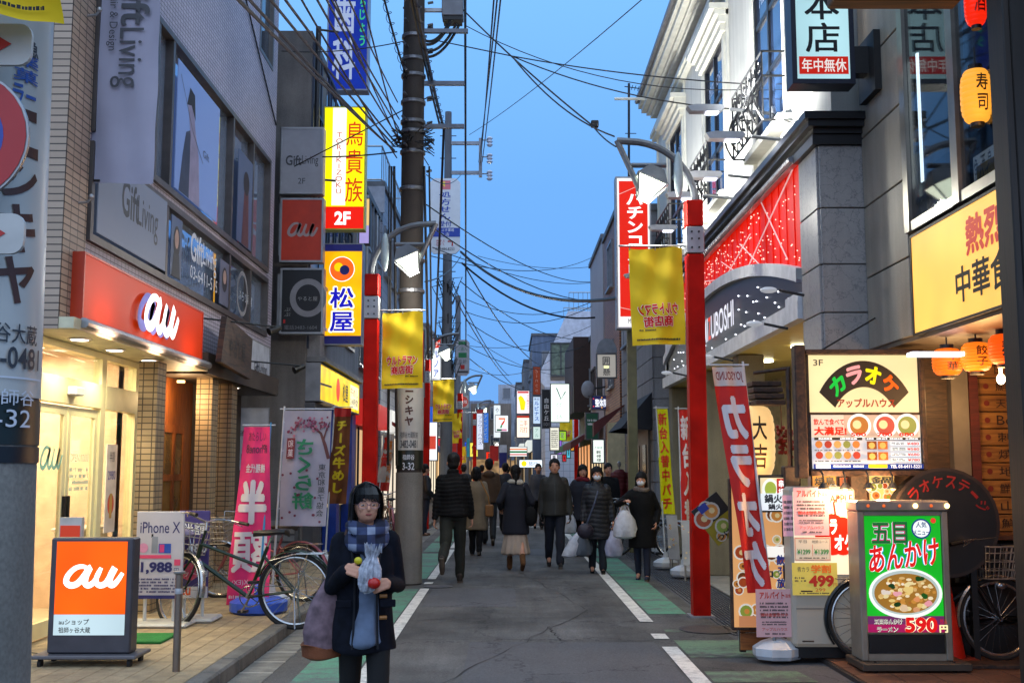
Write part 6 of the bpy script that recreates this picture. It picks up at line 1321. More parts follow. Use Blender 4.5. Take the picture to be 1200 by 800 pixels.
board_stand('poster_stand', 'white poster stand printed iPhone X and 1,988 beside the light box', (157, 599, 213, 701), 10.9, pt('#b9b6bd', .5, var=.04),
    lambda F: (F.text('iPhone X', .08, .12, .92, .25, NAV, .005), F.rect(.32, .26, .36, .3, BLK), F.rect(.33, .29, .46, .48, pt('#8a8f98', .3)), F.rect(.48, .37, .74, .48, pt('#2a50a8', .3)), F.rect(.5, .38, .6, .47, pt('#c83c78', .3)), F.disc(.16, .42, .1, pt('#d890b0', .5)), F.rect(.05, .5, .75, .54, PNK), F.text('1,988', .12, .58, .78, .72, NAV, .04), F.text('円', .82, .65, .92, .72, NAV), F.rect(.82, .55, .95, .62, PNK), F.scribble(.04, .76, .94, .94, 5, NAV, 7), F.rect(0, .96, 1, 1, NAV)))
board_stand('poster_stand', 'purple poster stand printed 半額 and 1,480 beside the white one', (207, 598, 243, 700), 11.25, PUR,
    lambda F: (F.text('半額', .15, .14, .85, .28, WHT, .02), F.text('1,480', .05, .38, .95, .5, WHT, .02), F.disc(.4, .7, .3, PNK, .1), F.text('ロット学割', .02, .68, .98, .76, WHT, .02), F.rect(0, .87, 1, 1, pt('#c8c4c8', .5)), F.text('au', .1, .88, .45, .97, pt('#e0561c', .5), .02)))
t = thing('door_mat', 'small green door mat on the tiled pavement', 'mat', tuple(gnd(168, 750, .105))); g_ = gnd(168, 750, .1); b = MB(); b.bbox(g_.x - .38, g_.x + .22, g_.y - .22, g_.y + .3, .103, .125, .006); b.build('mat', pt('#1f7a30', .9, bump=1, bscale=200), t, world=True)
t = thing('steel_bollard', 'slim steel bollard with flat cap at the kerb', 'bollard', (-2.47, 8.5, .09)); b = MB(); b.lathe([(.028, 0), (.028, .72)], 16); b.build('post', pt('#8a7c70', .35, .8), t, smooth=True); b = MB(); b.lathe([(.028, .722), (.045, .735), (.045, .745), (.01, .752)], 16); b.build('cap', ALU, t); b = MB(); b.lathe([(.03, .58), (.031, .6), (.03, .62)], 16); b.build('reflector_band', pt('#bfc2c6', .3, .5), t)

def nobori(lb, top, bot, pole_side, Y, wtop, wbot, cloth, draw, base_px=None, flip=False, poleM=None, basec='#b9bcc0', z=.03, sway=.04, round_base=False):
    """upright cloth banner: cloth corners from pixels, pole along one side, weighted foot"""
    tl = at(top[0], top[1], Y); tr = at(top[0] + wtop, top[1], Y); bl = at(bot[0], bot[1], Y); br = at(bot[0] + wbot, bot[1], Y)
    pt_ = tr if pole_side == 'r' else tl; pb = br if pole_side == 'r' else bl
    if base_px: q = at(base_px[0], base_px[1], Y); bx_, by_ = q.x, Y
    else: bx_, by_ = pb.x, Y
    t = thing('cloth_flag_banner', lb, 'banner', (bx_, by_, z))
    def bend(fx, fy, l):
        a = tl.lerp(tr, fx); c = bl.lerp(br, fx); p = a.lerp(c, fy); return Vector((p.x, Y - l + sway * math.sin(fx * 4 + fy * 7) * (.3 + fy) + sway * .4 * math.sin(fx * 11 + fy * 3), p.z))
    b = MB(); nx, ny = 10, 30; b.add([bend(i / nx, j / ny, 0) for j in range(ny + 1) for i in range(nx + 1)], [(j * (nx + 1) + i, (j + 1) * (nx + 1) + i, (j + 1) * (nx + 1) + i + 1, j * (nx + 1) + i + 1) for j in range(ny) for i in range(nx)]); b.build('cloth', cloth, t, world=True, smooth=True)
    W0 = (tr - tl).length; F = Face((0, 0, 0), R_, U_, W0, (tl - bl).length, bend=bend); F.lift = .006; draw(F); F.build('print', t)
    ptop = pt_ + Vector((0, .015, .05)); d = Vector((bx_, by_ + .015, z + .12)); s_ = 1 if pole_side == 'r' else -1
    b = MB(); b.tube([d, d.lerp(ptop, .5), ptop], [.014, .012, .01], 8); b.build('pole', poleM or pt('#c0c4c8', .4), t, world=True)
    b = MB(); far = (tl if pole_side == 'r' else tr); b.tube([ptop + Vector((s_ * .05, 0, -.03)), Vector((far.x - s_ * .02, Y + .015, far.z + .02))], .008, 6)
    for k in (.1, .35, .6, .85): p = pt_.lerp(pb, k); b.tube([p + Vector((-s_ * .01, 0, 0)), Vector((d.lerp(ptop, 1 - k * (pt_.z - pb.z) / (ptop.z - d.z)).x, Y + .02, p.z))], .006, 4)
    b.build('crossbar', pt('#c0c4c8', .4), t, world=True)
    b = MB(); q = .2
    if round_base: b.lathe([(.26, 0), (.3, .03), (.3, .12), (.22, .16), (.05, .17), (.05, .28), (.03, .3)], 20, (bx_, by_, z))
    else:
        vs_ = []
        for zz, r_ in ((0, .17), (.03, .19), (.09, .19), (.14, .12), (.17, .04), (.24, .03)):
            for k in range(8): a_ = PI / 8 + k * PI / 4; vs_.append((bx_ + r_ * 1.1 * math.cos(a_), by_ + r_ * .9 * math.sin(a_), z + zz))
        b.add(vs_, [(i * 8 + k, i * 8 + (k + 1) % 8, (i + 1) * 8 + (k + 1) % 8, (i + 1) * 8 + k) for i in range(5) for k in range(8)] + [tuple(range(8))[::-1], tuple(range(40, 48))])
    b.build('weighted_foot', pt(basec, .4, bump=.2, bscale=30), t, world=True); return t
WW = pt('#d4c8c8', .7, var=0)
nobori('pink cloth flag banner with white 半額 on a pale blue pole in a blue foot', (286, 500), (264, 709), 'r', 11.9, 31, 52, pt('#e0306c', .8, var=.1),
    lambda F: (F.text('あたらしい', .2, .03, .85, .08, pt('#5a2040', .6)), F.text('iPhone8', .15, .1, .9, .15, pt('#5a2040', .6), .01, flip=True), F.text('機種代金', .2, .21, .85, .26, WW, .02, flip=True), F.text('半', .08, .30, .9, .55, WW, .06), F.text('額', .06, .58, .94, .82, WW, .03, flip=True), F.text('iPhone X(EX)', .1, .86, .9, .895, WW, flip=True), F.scribble(.05, .94, .9, .97, 1, WW, 3)),
    base_px=(303, 715), poleM=pt('#3a8fc0', .4), basec='#2f56c0', z=.1, round_base=True)
GR2 = pt('#1d7a4c', .6, var=.1); MRN = pt('#6a2038', .6, var=0)
def sakura(F):
    rnd = random.Random(12)
    F.line([(.98, .42), (.9, .3), (.8, .2), (.62, .14), (.45, .13)], [.07, .07, .05, .04, .02], pt('#6a3c38', .6)); F.line([(.86, .26), (.92, .16), (.98, .1)], [.04, .03, .02], pt('#6a3c38', .6))
    for k in range(70): x = rnd.uniform(.1, .98); y = .06 + .12 * rnd.random() + (.05 if x < .25 else 0); F.disc(x, y, rnd.uniform(.018, .035), pt(rnd.choice(['#8a3a58', '#7a2c48', '#b06a80']), .6), n=6)
    F.vtext('さくら餅', .26, .24, .72, .86, GR2, .03, flip=True, fill=.98); F.rect(.1, .24, .28, .42, pt('#7a2430', .6)); F.vtext('和菓', .12, .25, .26, .41, WW, .01, flip=True); F.vtext('東京和菓子協会', .78, .46, .96, .92, pt('#303638', .6), .01, flip=True)
    for k in range(14): x, y = rnd.uniform(.05, .95), rnd.uniform(.5, .97); F.disc(x, y, .03, MRN, n=5)
nobori('white cloth flag banner with green さくら餅 and a cherry branch, beside the bicycles', (333, 481), (327, 616), 'l', 12.4, 56, 55, pt('#a9a3ac', .8, var=.06), sakura, base_px=(318, 705), flip=True, z=.1, sway=.03)
def cheese(F): F.rect(0, 0, 1, .09, pt('#b01c18', .6)); F.vtext('チーズ牛めし', .15, .12, .85, .9, pt('#c8b414', .6), .05)
nobori('brown orange cloth flag banner with yellow チーズ before the beef bowl shop', (392, 478), (382, 590), 'l', 17.6, 20, 24, pt('#6a3814', .8, var=.3, scale=4), cheese, z=.1)
nobori('white and red cloth flag banner with 高 leaning behind the red lamp post', (450, 508), (440, 575), 'l', 19.5, 12, 16, pt('#b8b0a8', .8), lambda F: (F.vtext('高価', .05, .02, .6, .6, pt('#c02018', .6), .05), F.vtext('高卸時計', .6, .1, .98, .9, pt('#c87018', .6), .03), F.rect(0, .85, 1, 1, pt('#b02018', .6))), z=.1)
REDC = pt('#c41a10', .75, var=.1)
nobori('large slanting red cloth banner with mirrored カラオケ', (834, 430), (877, 695), 'r', 9.5, 37, 27, REDC,
    lambda F: (F.rect(0, 0, 1, .085, pt('#cdb8ae', .7)), F.text('JOYSOUND', .1, .02, .92, .07, pt('#8a1c14', .6), .02, flip=True), F.vtext('カラオケ', .05, .12, .95, .98, WW, .06, flip=True, fill=.98)), base_px=(911, 765), flip=True)
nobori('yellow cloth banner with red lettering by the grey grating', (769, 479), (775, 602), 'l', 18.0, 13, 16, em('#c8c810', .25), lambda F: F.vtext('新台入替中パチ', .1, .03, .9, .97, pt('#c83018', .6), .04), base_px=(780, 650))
nobori('narrow red cloth banner half behind the red lamp post', (795, 480), (800, 650), 'l', 16.6, 14, 26, REDC, lambda F: F.vtext('新台入替', .1, .03, .9, .8, WW, .04), base_px=(801, 655))
# aframe boards on the slabs
def leaning(nm, lb, px, Y, lean, face, draw, zz=.03, bottom=None):
    o, w, h = pxbox(*px, Y); t = thing(nm, lb, 'poster board', (o.x + w / 2, Y, zz)); u = Vector((0, lean, 1)).normalized(); n = R_.cross(u); o = Vector((o.x, Y, o.z)); h = h / u.z
    b = MB(); b.extr([(0, 0), (w, 0), (w, h), (0, h)], o, R_, u, .02); b.build('board', face, t, world=True); F = Face(o, R_, u, w, h); draw(F); F.build('print', t)
    b = MB(); b.tube([o + R_ * w * .5 + u * h * .8 - n * .03, o + R_ * w * .5 + Vector((0, .25, -o.z + zz))], .012, 5); b.tube([o + R_ * .02 - n * .01, Vector((o.x + .02, Y - .02, zz))], .012, 5); b.tube([o + R_ * (w - .02) - n * .01, Vector((o.x + w - .02, Y - .02, zz))], .012, 5); b.build('strut', ALU, t, world=True); return t
def food(F, seed, n=18, cols=('#c8843c', '#a84a24', '#d8c088', '#6a3a1c', '#8a9a3c'), lit=True, x0=.08, y0=.12, x1=.92, y1=.9, r=.14):
    rnd = random.Random(seed)
    for k in range(n):
        x, y, rr = rnd.uniform(x0, x1), rnd.uniform(y0, y1), rnd.uniform(r * .5, r)
        c = rnd.choice(cols); F.disc(x, y, rr, em('#e8e2d4', .6) if lit else pt('#bdb5a8', .5), n=14); F.disc(x, y, rr * .78, em(c, .55) if lit else pt(c, .5), n=12); F.disc(x + rr * .1, y, rr * .35, em(rnd.choice(cols), .6) if lit else pt('#d8c088', .5), n=8)
leaning('menu_board', 'dark framed poster board leaning behind the yellow banner foot', (784, 604, 797, 655), 17.2, .35, pt('#8d8f92', .4), lambda F: food(F, 3, 8, lit=False))
leaning('menu_board', 'pale poster board leaning beside the red lamp post foot', (801, 610, 812, 662), 16.0, .3, pt('#9a9c9f', .4), lambda F: food(F, 4, 6, lit=False))
# tilted small poster on a stick
t = thing('tilted_poster', 'black poster of ramen bowls hung askew beside the red karaoke banner', 'poster', tuple(at(850, 600, 10.4))); o = at(852, 628, 10.4); a_ = math.radians(38); r = Vector((math.cos(a_), 0, math.sin(a_))); u = Vector((-math.sin(a_), 0, math.cos(a_)))
b = MB(); b.extr([(0, 0), (.3, 0), (.3, .4), (0, .4)], o - r * .12 - u * .02, r, u, .015); b.build('board', pt('#1a1614', .5), t, world=True); F = Face(o - r * .12 - u * .02, r, u, .3, .4); F.rect(0, .5, 1, 1, pt('#8c7a10', .5)); food(F, 8, 5, lit=False, r=.3); F.rect(.2, .02, .5, .2, pt('#2a3a90', .5)); F.text('つけ麺', .1, .8, .9, .95, BLK, .03); F.build('print', t); b = MB(); b.cyl(tuple(o + Vector((.1, .02, .1))), (o.x + .1, 10.42, .03), .012, n=6); b.build('stick', ALU, t, world=True)

# ---------------------------------------------------------------- karaoke corner
t = thing('karaoke_sign', 'dark timber framed double light box reading カラオケ over a food menu', 'sign', tuple(at(1010, 480, 9.3)))
o1, w1, h1 = pxbox(949, 416, 1077, 483, 9.3); o2, w2, h2 = pxbox(952, 486, 1080, 549, 9.3)
WD3 = woodmat('#1d130e', '#4a3020', sc=(12, 12, 12))
b = MB(); b.box(o1.x - .04, o2.x + w2 + .03, 9.32, 9.5, o2.z - .03, o1.z + h1 + .03); b.build('casing', WD3, t, world=True)
b = MB(); oo, ww2, hh2 = pxbox(935, 404, 948, 560, 9.25); b.bbox(oo.x, oo.x + ww2, 9.24, 9.36, oo.z, oo.z + hh2, .01); b.bbox(oo.x + ww2 + .003, o2.x + w2 + .04, 9.25, 9.34, o1.z + h1 + .005, o1.z + h1 + .045, .006); b.bbox(o2.x - .02, o2.x + w2 + .04, 9.27, 9.36, o2.z - .06, o2.z - .012, .006); b.box(o1.x, o2.x + w2, 9.295, 9.32, o1.z - .02, o1.z - .004); b.bbox(o2.x + w2 + .005, o2.x + w2 + .045, 9.26, 9.36, o2.z - .01, o1.z + h1, .006)
for z in (.2, .6): b.box(oo.x, oo.x + ww2, 9.24, 9.26, z, z + .01)
b.build('frame', WD3, t, world=True)
b = MB(); b.bbox(oo.x - .02, oo.x + ww2 + .03, 9.62, 9.74, .03, oo.z + .1, .01); b.bbox(2.95, 3.1, 9.62, 9.74, .03, 1.7, .01); b.build('post', WD3, t, world=True)
F = Face(o1, R_, U_, w1, h1); F.rect(0, 0, 1, 1, em('#f4dfa8', .95, True, .12)); F.build('upper_face', t)
F = Face(o1, R_, U_, w1, h1); F.lift = .006
N = 24; cx, cy_ = .50, 1.42; ro, ri = 1.32, .86
fan = [(cx + .39 * ro * math.sin(a) * .98, cy_ - ro * math.cos(a)) for a in np.linspace(-.95, .95, N)] + [(cx + .39 * ri * math.sin(a) * .98, cy_ - ri * math.cos(a)) for a in np.linspace(.95, -.95, N)]
F.add([fan[i] for i in range(2 * N)], [(i, 2 * N - 1 - i, 2 * N - 2 - i, i + 1) for i in range(N - 1)], pt('#0c0a08', .5, var=0))
def fanwarp(i):
    def wv(fx, fy, X, Y):
        a = -.80 + (i + .08 + .84 * fx) * .4; rr = ro - .07 - fy * (ro - ri - .14); return (cx + .39 * rr * math.sin(a), cy_ - rr * math.cos(a))
    return wv
for i, (ch, c) in enumerate(zip('カラオケ', ('#10c040', '#f0a0a0', '#fff010', '#ff6010'))): F.text(ch, 0, 0, 1, 1, em(c, .9), .05, warp=fanwarp(i))
F.text('3F', .04, .08, .13, .19, K_, .01); F.text('アップルハウス', .25, .76, .78, .92, em('#b0341c', .5), .03); F.build('lettering', t)
F = Face(o2, R_, U_, w2, h2); F.rect(0, 0, 1, 1, em('#c8ccd6', .75, True, .1)); F.build('menu_face', t)
F = Face(o2, R_, U_, w2, h2); F.lift = .006
F.rect(0, 0, 1, .42, em('#e8d8c0', .8)); F.rect(.3, 0, .98, .40, em('#d8b8a0', .7))
for i, (x, c) in enumerate(((.44, '#b87838'), (.68, '#c85848'), (.88, '#98a050'))): F.disc(x, .2, .11, em('#f8f4ec', 1.0)); F.disc(x, .2, .085, em(c, .7)); F.disc(x - .02, .18, .04, em('#f0d8a0', .8)); F.text(['500', '700', '880'][i], x - .08, .33, x + .06, .4, em('#e02818', .8), .03)
F.text('飲んで食べて', .02, .07, .30, .19, em('#d82818', .8), .03); F.text('大満足!', .02, .22, .32, .38, em('#e03018', .8), .05)
F.rect(.02, .42, .46, .47, em('#484038', .4)); F.rect(.49, .42, .99, .47, em('#484038', .4)); F.scribble(.03, .42, .45, .47, 1, WE, 6); F.scribble(.5, .42, .98, .47, 1, WE, 7)
for k in range(10): x, y = .06 + (k % 5) * .085, .55 + (k // 5) * .2; F.disc(x, y, .035, em(['#c88040', '#a84030', '#d0a060', '#88904c'][k % 4], .6), n=10); F.scribble(x - .04, y + .09, x + .04, y + .13, 1, K_, k)
for k in range(4): x, y = .54 + (k % 2) * .1, .57 + (k // 2) * .2; F.rect(x - .045, y - .08, x + .045, y + .07, em(['#8a4a20', '#c06a30'][k % 2], .6)); F.disc(x, y, .03, em('#e0b060', .7), n=8)
for k in range(4): F.rect(.71, .5 + k * .1, .98, .57 + k * .1, em(['#d8e8f4', '#cfe0e8'][k % 2], .8)); F.text('¥%s80' % (4 + k), .86, .51 + k * .1, .97, .56 + k * .1, em('#d02818', .7), .02); F.scribble(.72, .51 + k * .1, .85, .56 + k * .1, 2, K_, k)
F.rect(0, .91, 1, 1, em('#1c3c9c', .5)); F.text('TEL 03-6411-5221', .7, .925, .98, .985, WE, .01); F.rect(.5, .92, .67, .985, em('#e8d820', .9)); F.scribble(.18, .925, .48, .985, 1, WE, 9); F.rect(.02, .92, .15, .99, WE); F.build('menu_print', t)
# gooseneck lamps and warm band under it
for i, x in enumerate((960, 985, 1012, 1040)):
    q = at(x, 565, 9.35); s = thing('gooseneck_lamp', 'small black gooseneck lamp under the karaoke menu, ' + ['first from the dark post', 'second from the dark post', 'third from the dark post', 'fourth, nearest the round black sign'][i], 'lamp', tuple(q), 0, 'gooseneck lamps under the karaoke sign')
    b = MB(); b.tube([(0, .05, .06), (0, -.06, .1), (0, -.12, .06), (0, -.13, 0)], .008, 6); b.build('arm', BLK, s); b = MB(); b.lathe([(.05, -.05), (.02, 0)], 12, (0, -.13, 0)); b.build('shade', BLK, s); b = MB(); b.ell((0, -.13, -.045), (.022, .022, .022), 8, 6); b.build('bulb', em('#ffc070', 8), s)
lamp('POINT', tuple(at(985, 575, 9.15)), 22, (1, .6, .28), .05, parent=s); lamp('POINT', tuple(at(1035, 580, 9.15)), 22, (1, .6, .28), .05, parent=s)
t = thing('timber_stall', 'amber lit timber boarding behind the light boxes under the karaoke sign', 'stall', (3.0, 9.8, .03)); WB_ = woodmat('#6a3812', '#a8642a', sc=(2, 2, 14))
o, w, h = pxbox(868, 553, 1062, 740, 9.78)
for k in range(9): b = MB(); b.bbox(o.x, o.x + w, 9.78, 9.81, .05 + k * .15, .05 + k * .15 + .143, .004); b.build('board', WB_, t, world=True)
b = MB()
for x in (o.x, o.x + w * .5, o.x + w - .05): b.box(x, x + .05, 9.812, 9.86, .03, 1.45)
b.build('batten', WD3, t, world=True)
# big round black sign
t = thing('round_sign', 'round black barrel-top sign with faint red カラオケステージ', 'sign', tuple(at(1108, 612, 9.25))); c0 = at(1108, 612, 9.25); R0 = .45
b = MB(); b.extr([(R0 * math.cos(2 * PI * k / 48), R0 * .97 * math.sin(2 * PI * k / 48)) for k in range(48)], c0, R_, U_, .14); b.build('disc', pt('#0e0c0c', .45, var=.2), t, world=True)
F = Face((c0.x - R0, 9.25, c0.z - R0), R_, U_, 2 * R0, 2 * R0); F.ring(.5, .5, .5, .03, pt('#2a201a', .4))
for i, ch in enumerate('カラオケステージ'):
    a = -1.15 + i * .33
    def wf(fx, fy, X, Y, a=a): rr = .43 - .11 * fy; aa = a + (fx - .5) * .26; return (.5 + rr * math.sin(aa), .5 - rr * math.cos(aa))
    if ch == 'ー': F.line([(.5 + .375 * math.sin(a + q_), .5 - .375 * math.cos(a + q_)) for q_ in (-.11, 0, .11)], .028, pt('#7a1410', .5, var=0))
    else: F.text(ch, 0, 0, 1, 1, pt('#7a1410', .5, var=0), .02, warp=wf)
F.build('lettering', t); b = MB(); b.box(c0.x - .25, c0.x - .2, 9.27, 9.35, .03, c0.z); b.box(c0.x + .2, c0.x + .25, 9.27, 9.35, .03, c0.z); b.build('leg', BLK, t, world=True)
t = thing('dark_counter', 'dark timber counter behind the parked bicycle', 'counter', (4.1, 9.6, .03))
for z0, z1, c in ((.03, .3, '#120c08'), (.36, .62, '#1c120a'), (.68, .98, '#17100b')): b = MB(); b.bbox(3.5, 5.1, 9.55, 9.8, z0, z1, .01); b.build('plank', pt(c, .5), t, world=True)
b = MB(); b.bbox(3.45, 5.1, 9.45, 9.85, 1.0, 1.05, .008); b.build('top', woodmat('#3a2010', '#6a4020'), t, world=True); b = MB(); b.bbox(3.5, 3.56, 9.5, 9.82, .03, .99, .005); b.build('upright', WD3, t, world=True)
# orange paper lanterns
def lantern(px, Y, r, h, c, s, lb, txt, group=None, ribs=9, glow=0, tc='#1a0c04'):
    q = at(*px, Y); t = thing('paper_lantern', lb, 'lantern', tuple(q), 0, group); b = MB(); prof = []
    for k in range(ribs * 4 + 1):
        u = k / (ribs * 4); z = (u - .5) * h; e_ = (max(0, 1 - abs(2 * u - 1) ** 3.2)) ** .5; prof.append((r * (.42 + .58 * e_) - (.006 if k % 4 == 0 else 0), z))
    b.lathe(prof, 24); b.build('paper', em(c, s, True, .12), t, smooth=True)
    b = MB(); b.lathe([(r * .45, h / 2), (r * .45, h / 2 + .03)], 16); b.lathe([(r * .45, -h / 2 - .025), (r * .45, -h / 2)], 16); b.tube([(0, 0, h / 2 + .03), (0, 0, h / 2 + .16)], .006, 4); b.build('ring', BLK, t)
    def bend(fx, fy, l):
        a = math.radians(-58 + 116 * fx); u = 1 - fy; zz = (u - .5) * h; e_ = (max(0, 1 - abs(2 * u - 1) ** 3.2)) ** .5; rr = r * (.42 + .58 * e_) + .004; return q + Vector((rr * math.sin(a), -rr * math.cos(a), zz))
    F = Face((0, 0, 0), R_, U_, 1, 1, bend=bend); F.vtext(txt, *((.28, .12, .72, .88) if len(txt) > 1 else (.2, .2, .8, .8)), pt(tc, .6, var=0), .02); F.build('lettering', t)
    if glow: lamp('POINT', tuple(q + Vector((0, -.3, -.2))), glow, (1, .45, .15), .12, parent=t)
    return t
g3 = 'orange lanterns under the restaurant soffit'
lantern((1110, 424), 8.7, .115, .215, '#ff6a14', 1.0, 'orange paper lantern nearest the tan wall under the restaurant soffit', '中華', g3, glow=8)
lantern((1144, 418), 8.5, .115, .225, '#ff7a1a', 1.0, 'middle orange paper lantern under the restaurant soffit', '餃子', g3, glow=8)
lantern((1176, 409), 8.2, .11, .225, '#ff5a10', 1.0, 'orange paper lantern nearest the dark post under the restaurant soffit', '麺', g3)
lantern((1144, 113), 7.4, .105, .38, '#ffab38', .95, 'amber oval lantern lettered 寿司 before the upper glass case', '寿司', glow=4)
lantern((1143, 6), 6.9, .07, .28, '#ff2a10', .95, 'red lantern hanging below the timber beam', '酒', tc='#c01808')
lantern((886, 518), 11.3, .19, .74, '#ffd08a', .8, 'tall cream lantern with handwritten characters behind the red banner', '大吉', glow=5)
for i, (x, y, z) in enumerate(((3.2, 8.5, 2.49),)): t = thing('strip_light', 'bluish strip light on the restaurant soffit by the lanterns', 'strip light', (x, y, z)); b = MB(); b.box(x - .1, x + .3, y - .06, y + .06, z - .03, z); b.build('diffuser', em('#e8f0ff', 5, True), t, world=True)
# slatted eave over the entrance
t = thing('slatted_eave', 'weathered timber slatted eave beside the karaoke sign post', 'eave', tuple(at(905, 460, 11))); o, w, h = pxbox(886, 443, 921, 474, 11)
for k in range(4): b = MB(); b.bbox(o.x, o.x + w, 11 + k * .05, 11.3 + k * .05, o.z + k * h / 4, o.z + (k + .75) * h / 4, .005); b.build('slat', WD3, t, world=True)
b = MB(); b.tube([(o.x - .02, 11, o.z + h + .05), (o.x + w + .05, 11, o.z + h + .1)], .02, 6); b.tube([(o.x + w + .03, 11, o.z + h + .1), (o.x + w + .03, 11.05, .03)], .025, 6); b.build('post', WD3, t, world=True)
for i, px in enumerate(((925, 520), (916, 515))): q = at(*px, 11.6); t = thing('hanging_ornament', ['dark red beaded ornament hanging in the entrance window', 'small dark red beaded ornament behind the first'][i], 'ornament', tuple(q)); b = MB(); rnd = random.Random(i); [b.ell((rnd.uniform(-.04, .04), rnd.uniform(-.03, .03), rnd.uniform(-.14, .14)), (.022, .022, .022), 6, 4) for _ in range(30)]; b.tube([(0, 0, .1), (0, 0, .4)], .004, 3); b.build('beads', pt('#7a2014', .5), t)
# white light box with an apple, and its paper notices
o, w, h = pxbox(930, 570, 1008, 738, 9.35)
t = thing('lightbox_sign', 'worn white light box with red apple and カラオケ, papers taped on its face', 'sign', (o.x + w / 2, 9.45, .03)); b = MB(); b.bbox(o.x, o.x + w, 9.35, 9.62, .14, o.z + h, .03); b.build('casing', em('#c8c2b8', .12), t, world=True); b = MB(); b.box(o.x + .02, o.x + w - .02, 9.4, 9.6, .05, .14); b.build('base', BLK, t, world=True)
zz = .14; H = o.z + h - zz; F = Face((o.x, 9.348, zz), R_, U_, w, H); F.rect(.04, .03, .96, .55, em('#fff0d0', .8, True)); F.build('face', t)
F = Face((o.x, 9.348, zz), R_, U_, w, H); F.lift = .006; ap = em('#e02410', .8); F.disc(.62, .3, .26, ap, .13); F.disc(.78, .31, .22, ap, .12); F.line([(.68, .18), (.66, .1), (.74, .06)], .03, ap); F.text('APPLE', .6, .05, .95, .1, ap, .02); F.text('カラ', .45, .2, .7, .3, WE, .05); F.text('オケ', .65, .3, .95, .4, WE, .05); F.line([(.04, .57), (.96, .57)], .02, pt('#6a6a66', .5)); F.line([(.04, .76), (.96, .76)], .02, pt('#6a6a66', .5)); F.build('lettering', t)
def paper(lb, px, Y, col, draw, em_=.35):
    o, w, h = pxbox(*px, Y); t = thing('paper_notice', lb, 'notice', tuple(o)); b = MB(); b.extr([(0, 0), (w, 0), (w, h), (0, h)], o, R_, U_, .003); b.build('sheet', em(col, em_) if em_ else pt(col, .7), t, world=True); F = Face(o, R_, U_, w, h); draw(F); F.build('print', t); return t
RD = pt('#b02818', .6, var=0)
arb = lambda F: (F.text('アルバイト', .1, .05, .8, .2, RD, .03), F.text('募集', .82, .1, .98, .18, RD), F.scribble(.1, .26, .9, .62, 5, K_, 4), F.text('随時面接受付中', .12, .5, .88, .57, RD, .02), F.scribble(.15, .66, .85, .76, 2, K_, 5), F.text('アップルハウス', .15, .8, .85, .87, RD, .01), F.scribble(.2, .9, .8, .96, 1, K_, 6))
paper('pink アルバイト notice taped high on the white light box', (931, 571, 972, 627), 9.33, '#e0b4c0', arb)
paper('pink sheet half under the アルバイト notice, beside the lit menus', (918, 580, 933, 628), 9.36, '#d8a8c0', lambda F: F.scribble(.1, .1, .9, .9, 6, K_, 14))
paper('pale price notice with two green prices ¥1299 and ¥1399', (931, 629, 974, 657), 9.335, '#e8dcc8', lambda F: (F.ring(.5, .5, .5, .01, pt('#9a5a3a', .6), ry=.5) if 0 else F.line([(.03, .05), (.97, .05), (.97, .95), (.03, .95), (.03, .05)], .015, RD), F.text('平日', .12, .12, .35, .25, K_), F.text('時間コース', .5, .12, .92, .25, K_), F.text('¥1299', .08, .5, .44, .72, pt('#1c7a3c', .6), .03), F.text('¥1399', .54, .5, .94, .72, pt('#1c7a3c', .6), .03), F.line([(.5, .3), (.5, .8)], .01, RD), F.scribble(.1, .82, .9, .92, 1, K_, 2)))
paper('yellow student discount notice reading 499', (929, 659, 982, 697), 9.33, '#e8d468', lambda F: (F.text('青カラ', .12, .12, .38, .28, K_), F.text('学割', .42, .06, .86, .32, pt('#d87020', .6), .04), F.text('499', .36, .38, .92, .74, RD, .05), F.text('円', .9, .62, .98, .74, RD), F.text('299', .5, .78, .72, .88, RD), F.scribble(.05, .42, .34, .6, 2, K_, 3), F.scribble(.15, .9, .85, .97, 1, K_, 4)))
# lit menu column behind the red banner
t = thing('lit_menu_board', 'upright lit board crowded with food pictures behind the red karaoke banner', 'menu board', tuple(at(872, 735, 9.7))); o, w, h = pxbox(858, 560, 922, 738, 9.7); b = MB(); b.bbox(o.x, o.x + w, 9.7, 9.77, o.z, o.z + h, .008); b.build('board', WD3, t, world=True)
F = Face((o.x, 9.7, o.z), R_, U_, w, h); F.rect(.04, .02, .96, .98, em('#f0b070', .6, True)); food(F, 21, 34, r=.15); F.rect(.55, .1, .98, .17, em('#e8f0f4', .9)); F.text('鍋火', .62, .105, .95, .165, K_, .04); F.rect(.5, .45, .95, .52, em('#f4f0e8', .9)); F.vtext('コース', .56, .6, .78, .78, K_, .04); F.vtext('飲み放題', .8, .5, .97, .8, BL, .04); F.rect(.1, .9, .9, .97, em('#d89060', .5)); F.build('print', t)
t = thing('small_menu_board', 'small lit board with vegetable dish picture above the food board', 'menu board', tuple(at(905, 570, 9.66))); o, w, h = pxbox(890, 556, 924, 600, 9.66); b = MB(); b.bbox(o.x, o.x + w, 9.66, 9.69, o.z, o.z + h, .005); b.build('board', BLK, t, world=True); F = Face(o, R_, U_, w, h); F.rect(.05, .08, .95, .7, em('#f0e0b0', .8)); F.disc(.4, .4, .3, em('#f4f4e8', .9), .3); F.disc(.4, .38, .2, em('#a8b848', .8), .2); F.rect(.62, .1, .92, .6, em('#c83020', .7)); F.vtext('串揚', .66, .12, .88, .58, WE, .03); F.rect(.05, .74, .95, .95, em('#e8eef4', .9)); F.text('鍋火', .3, .76, .8, .93, K_, .04); F.build('print', t)
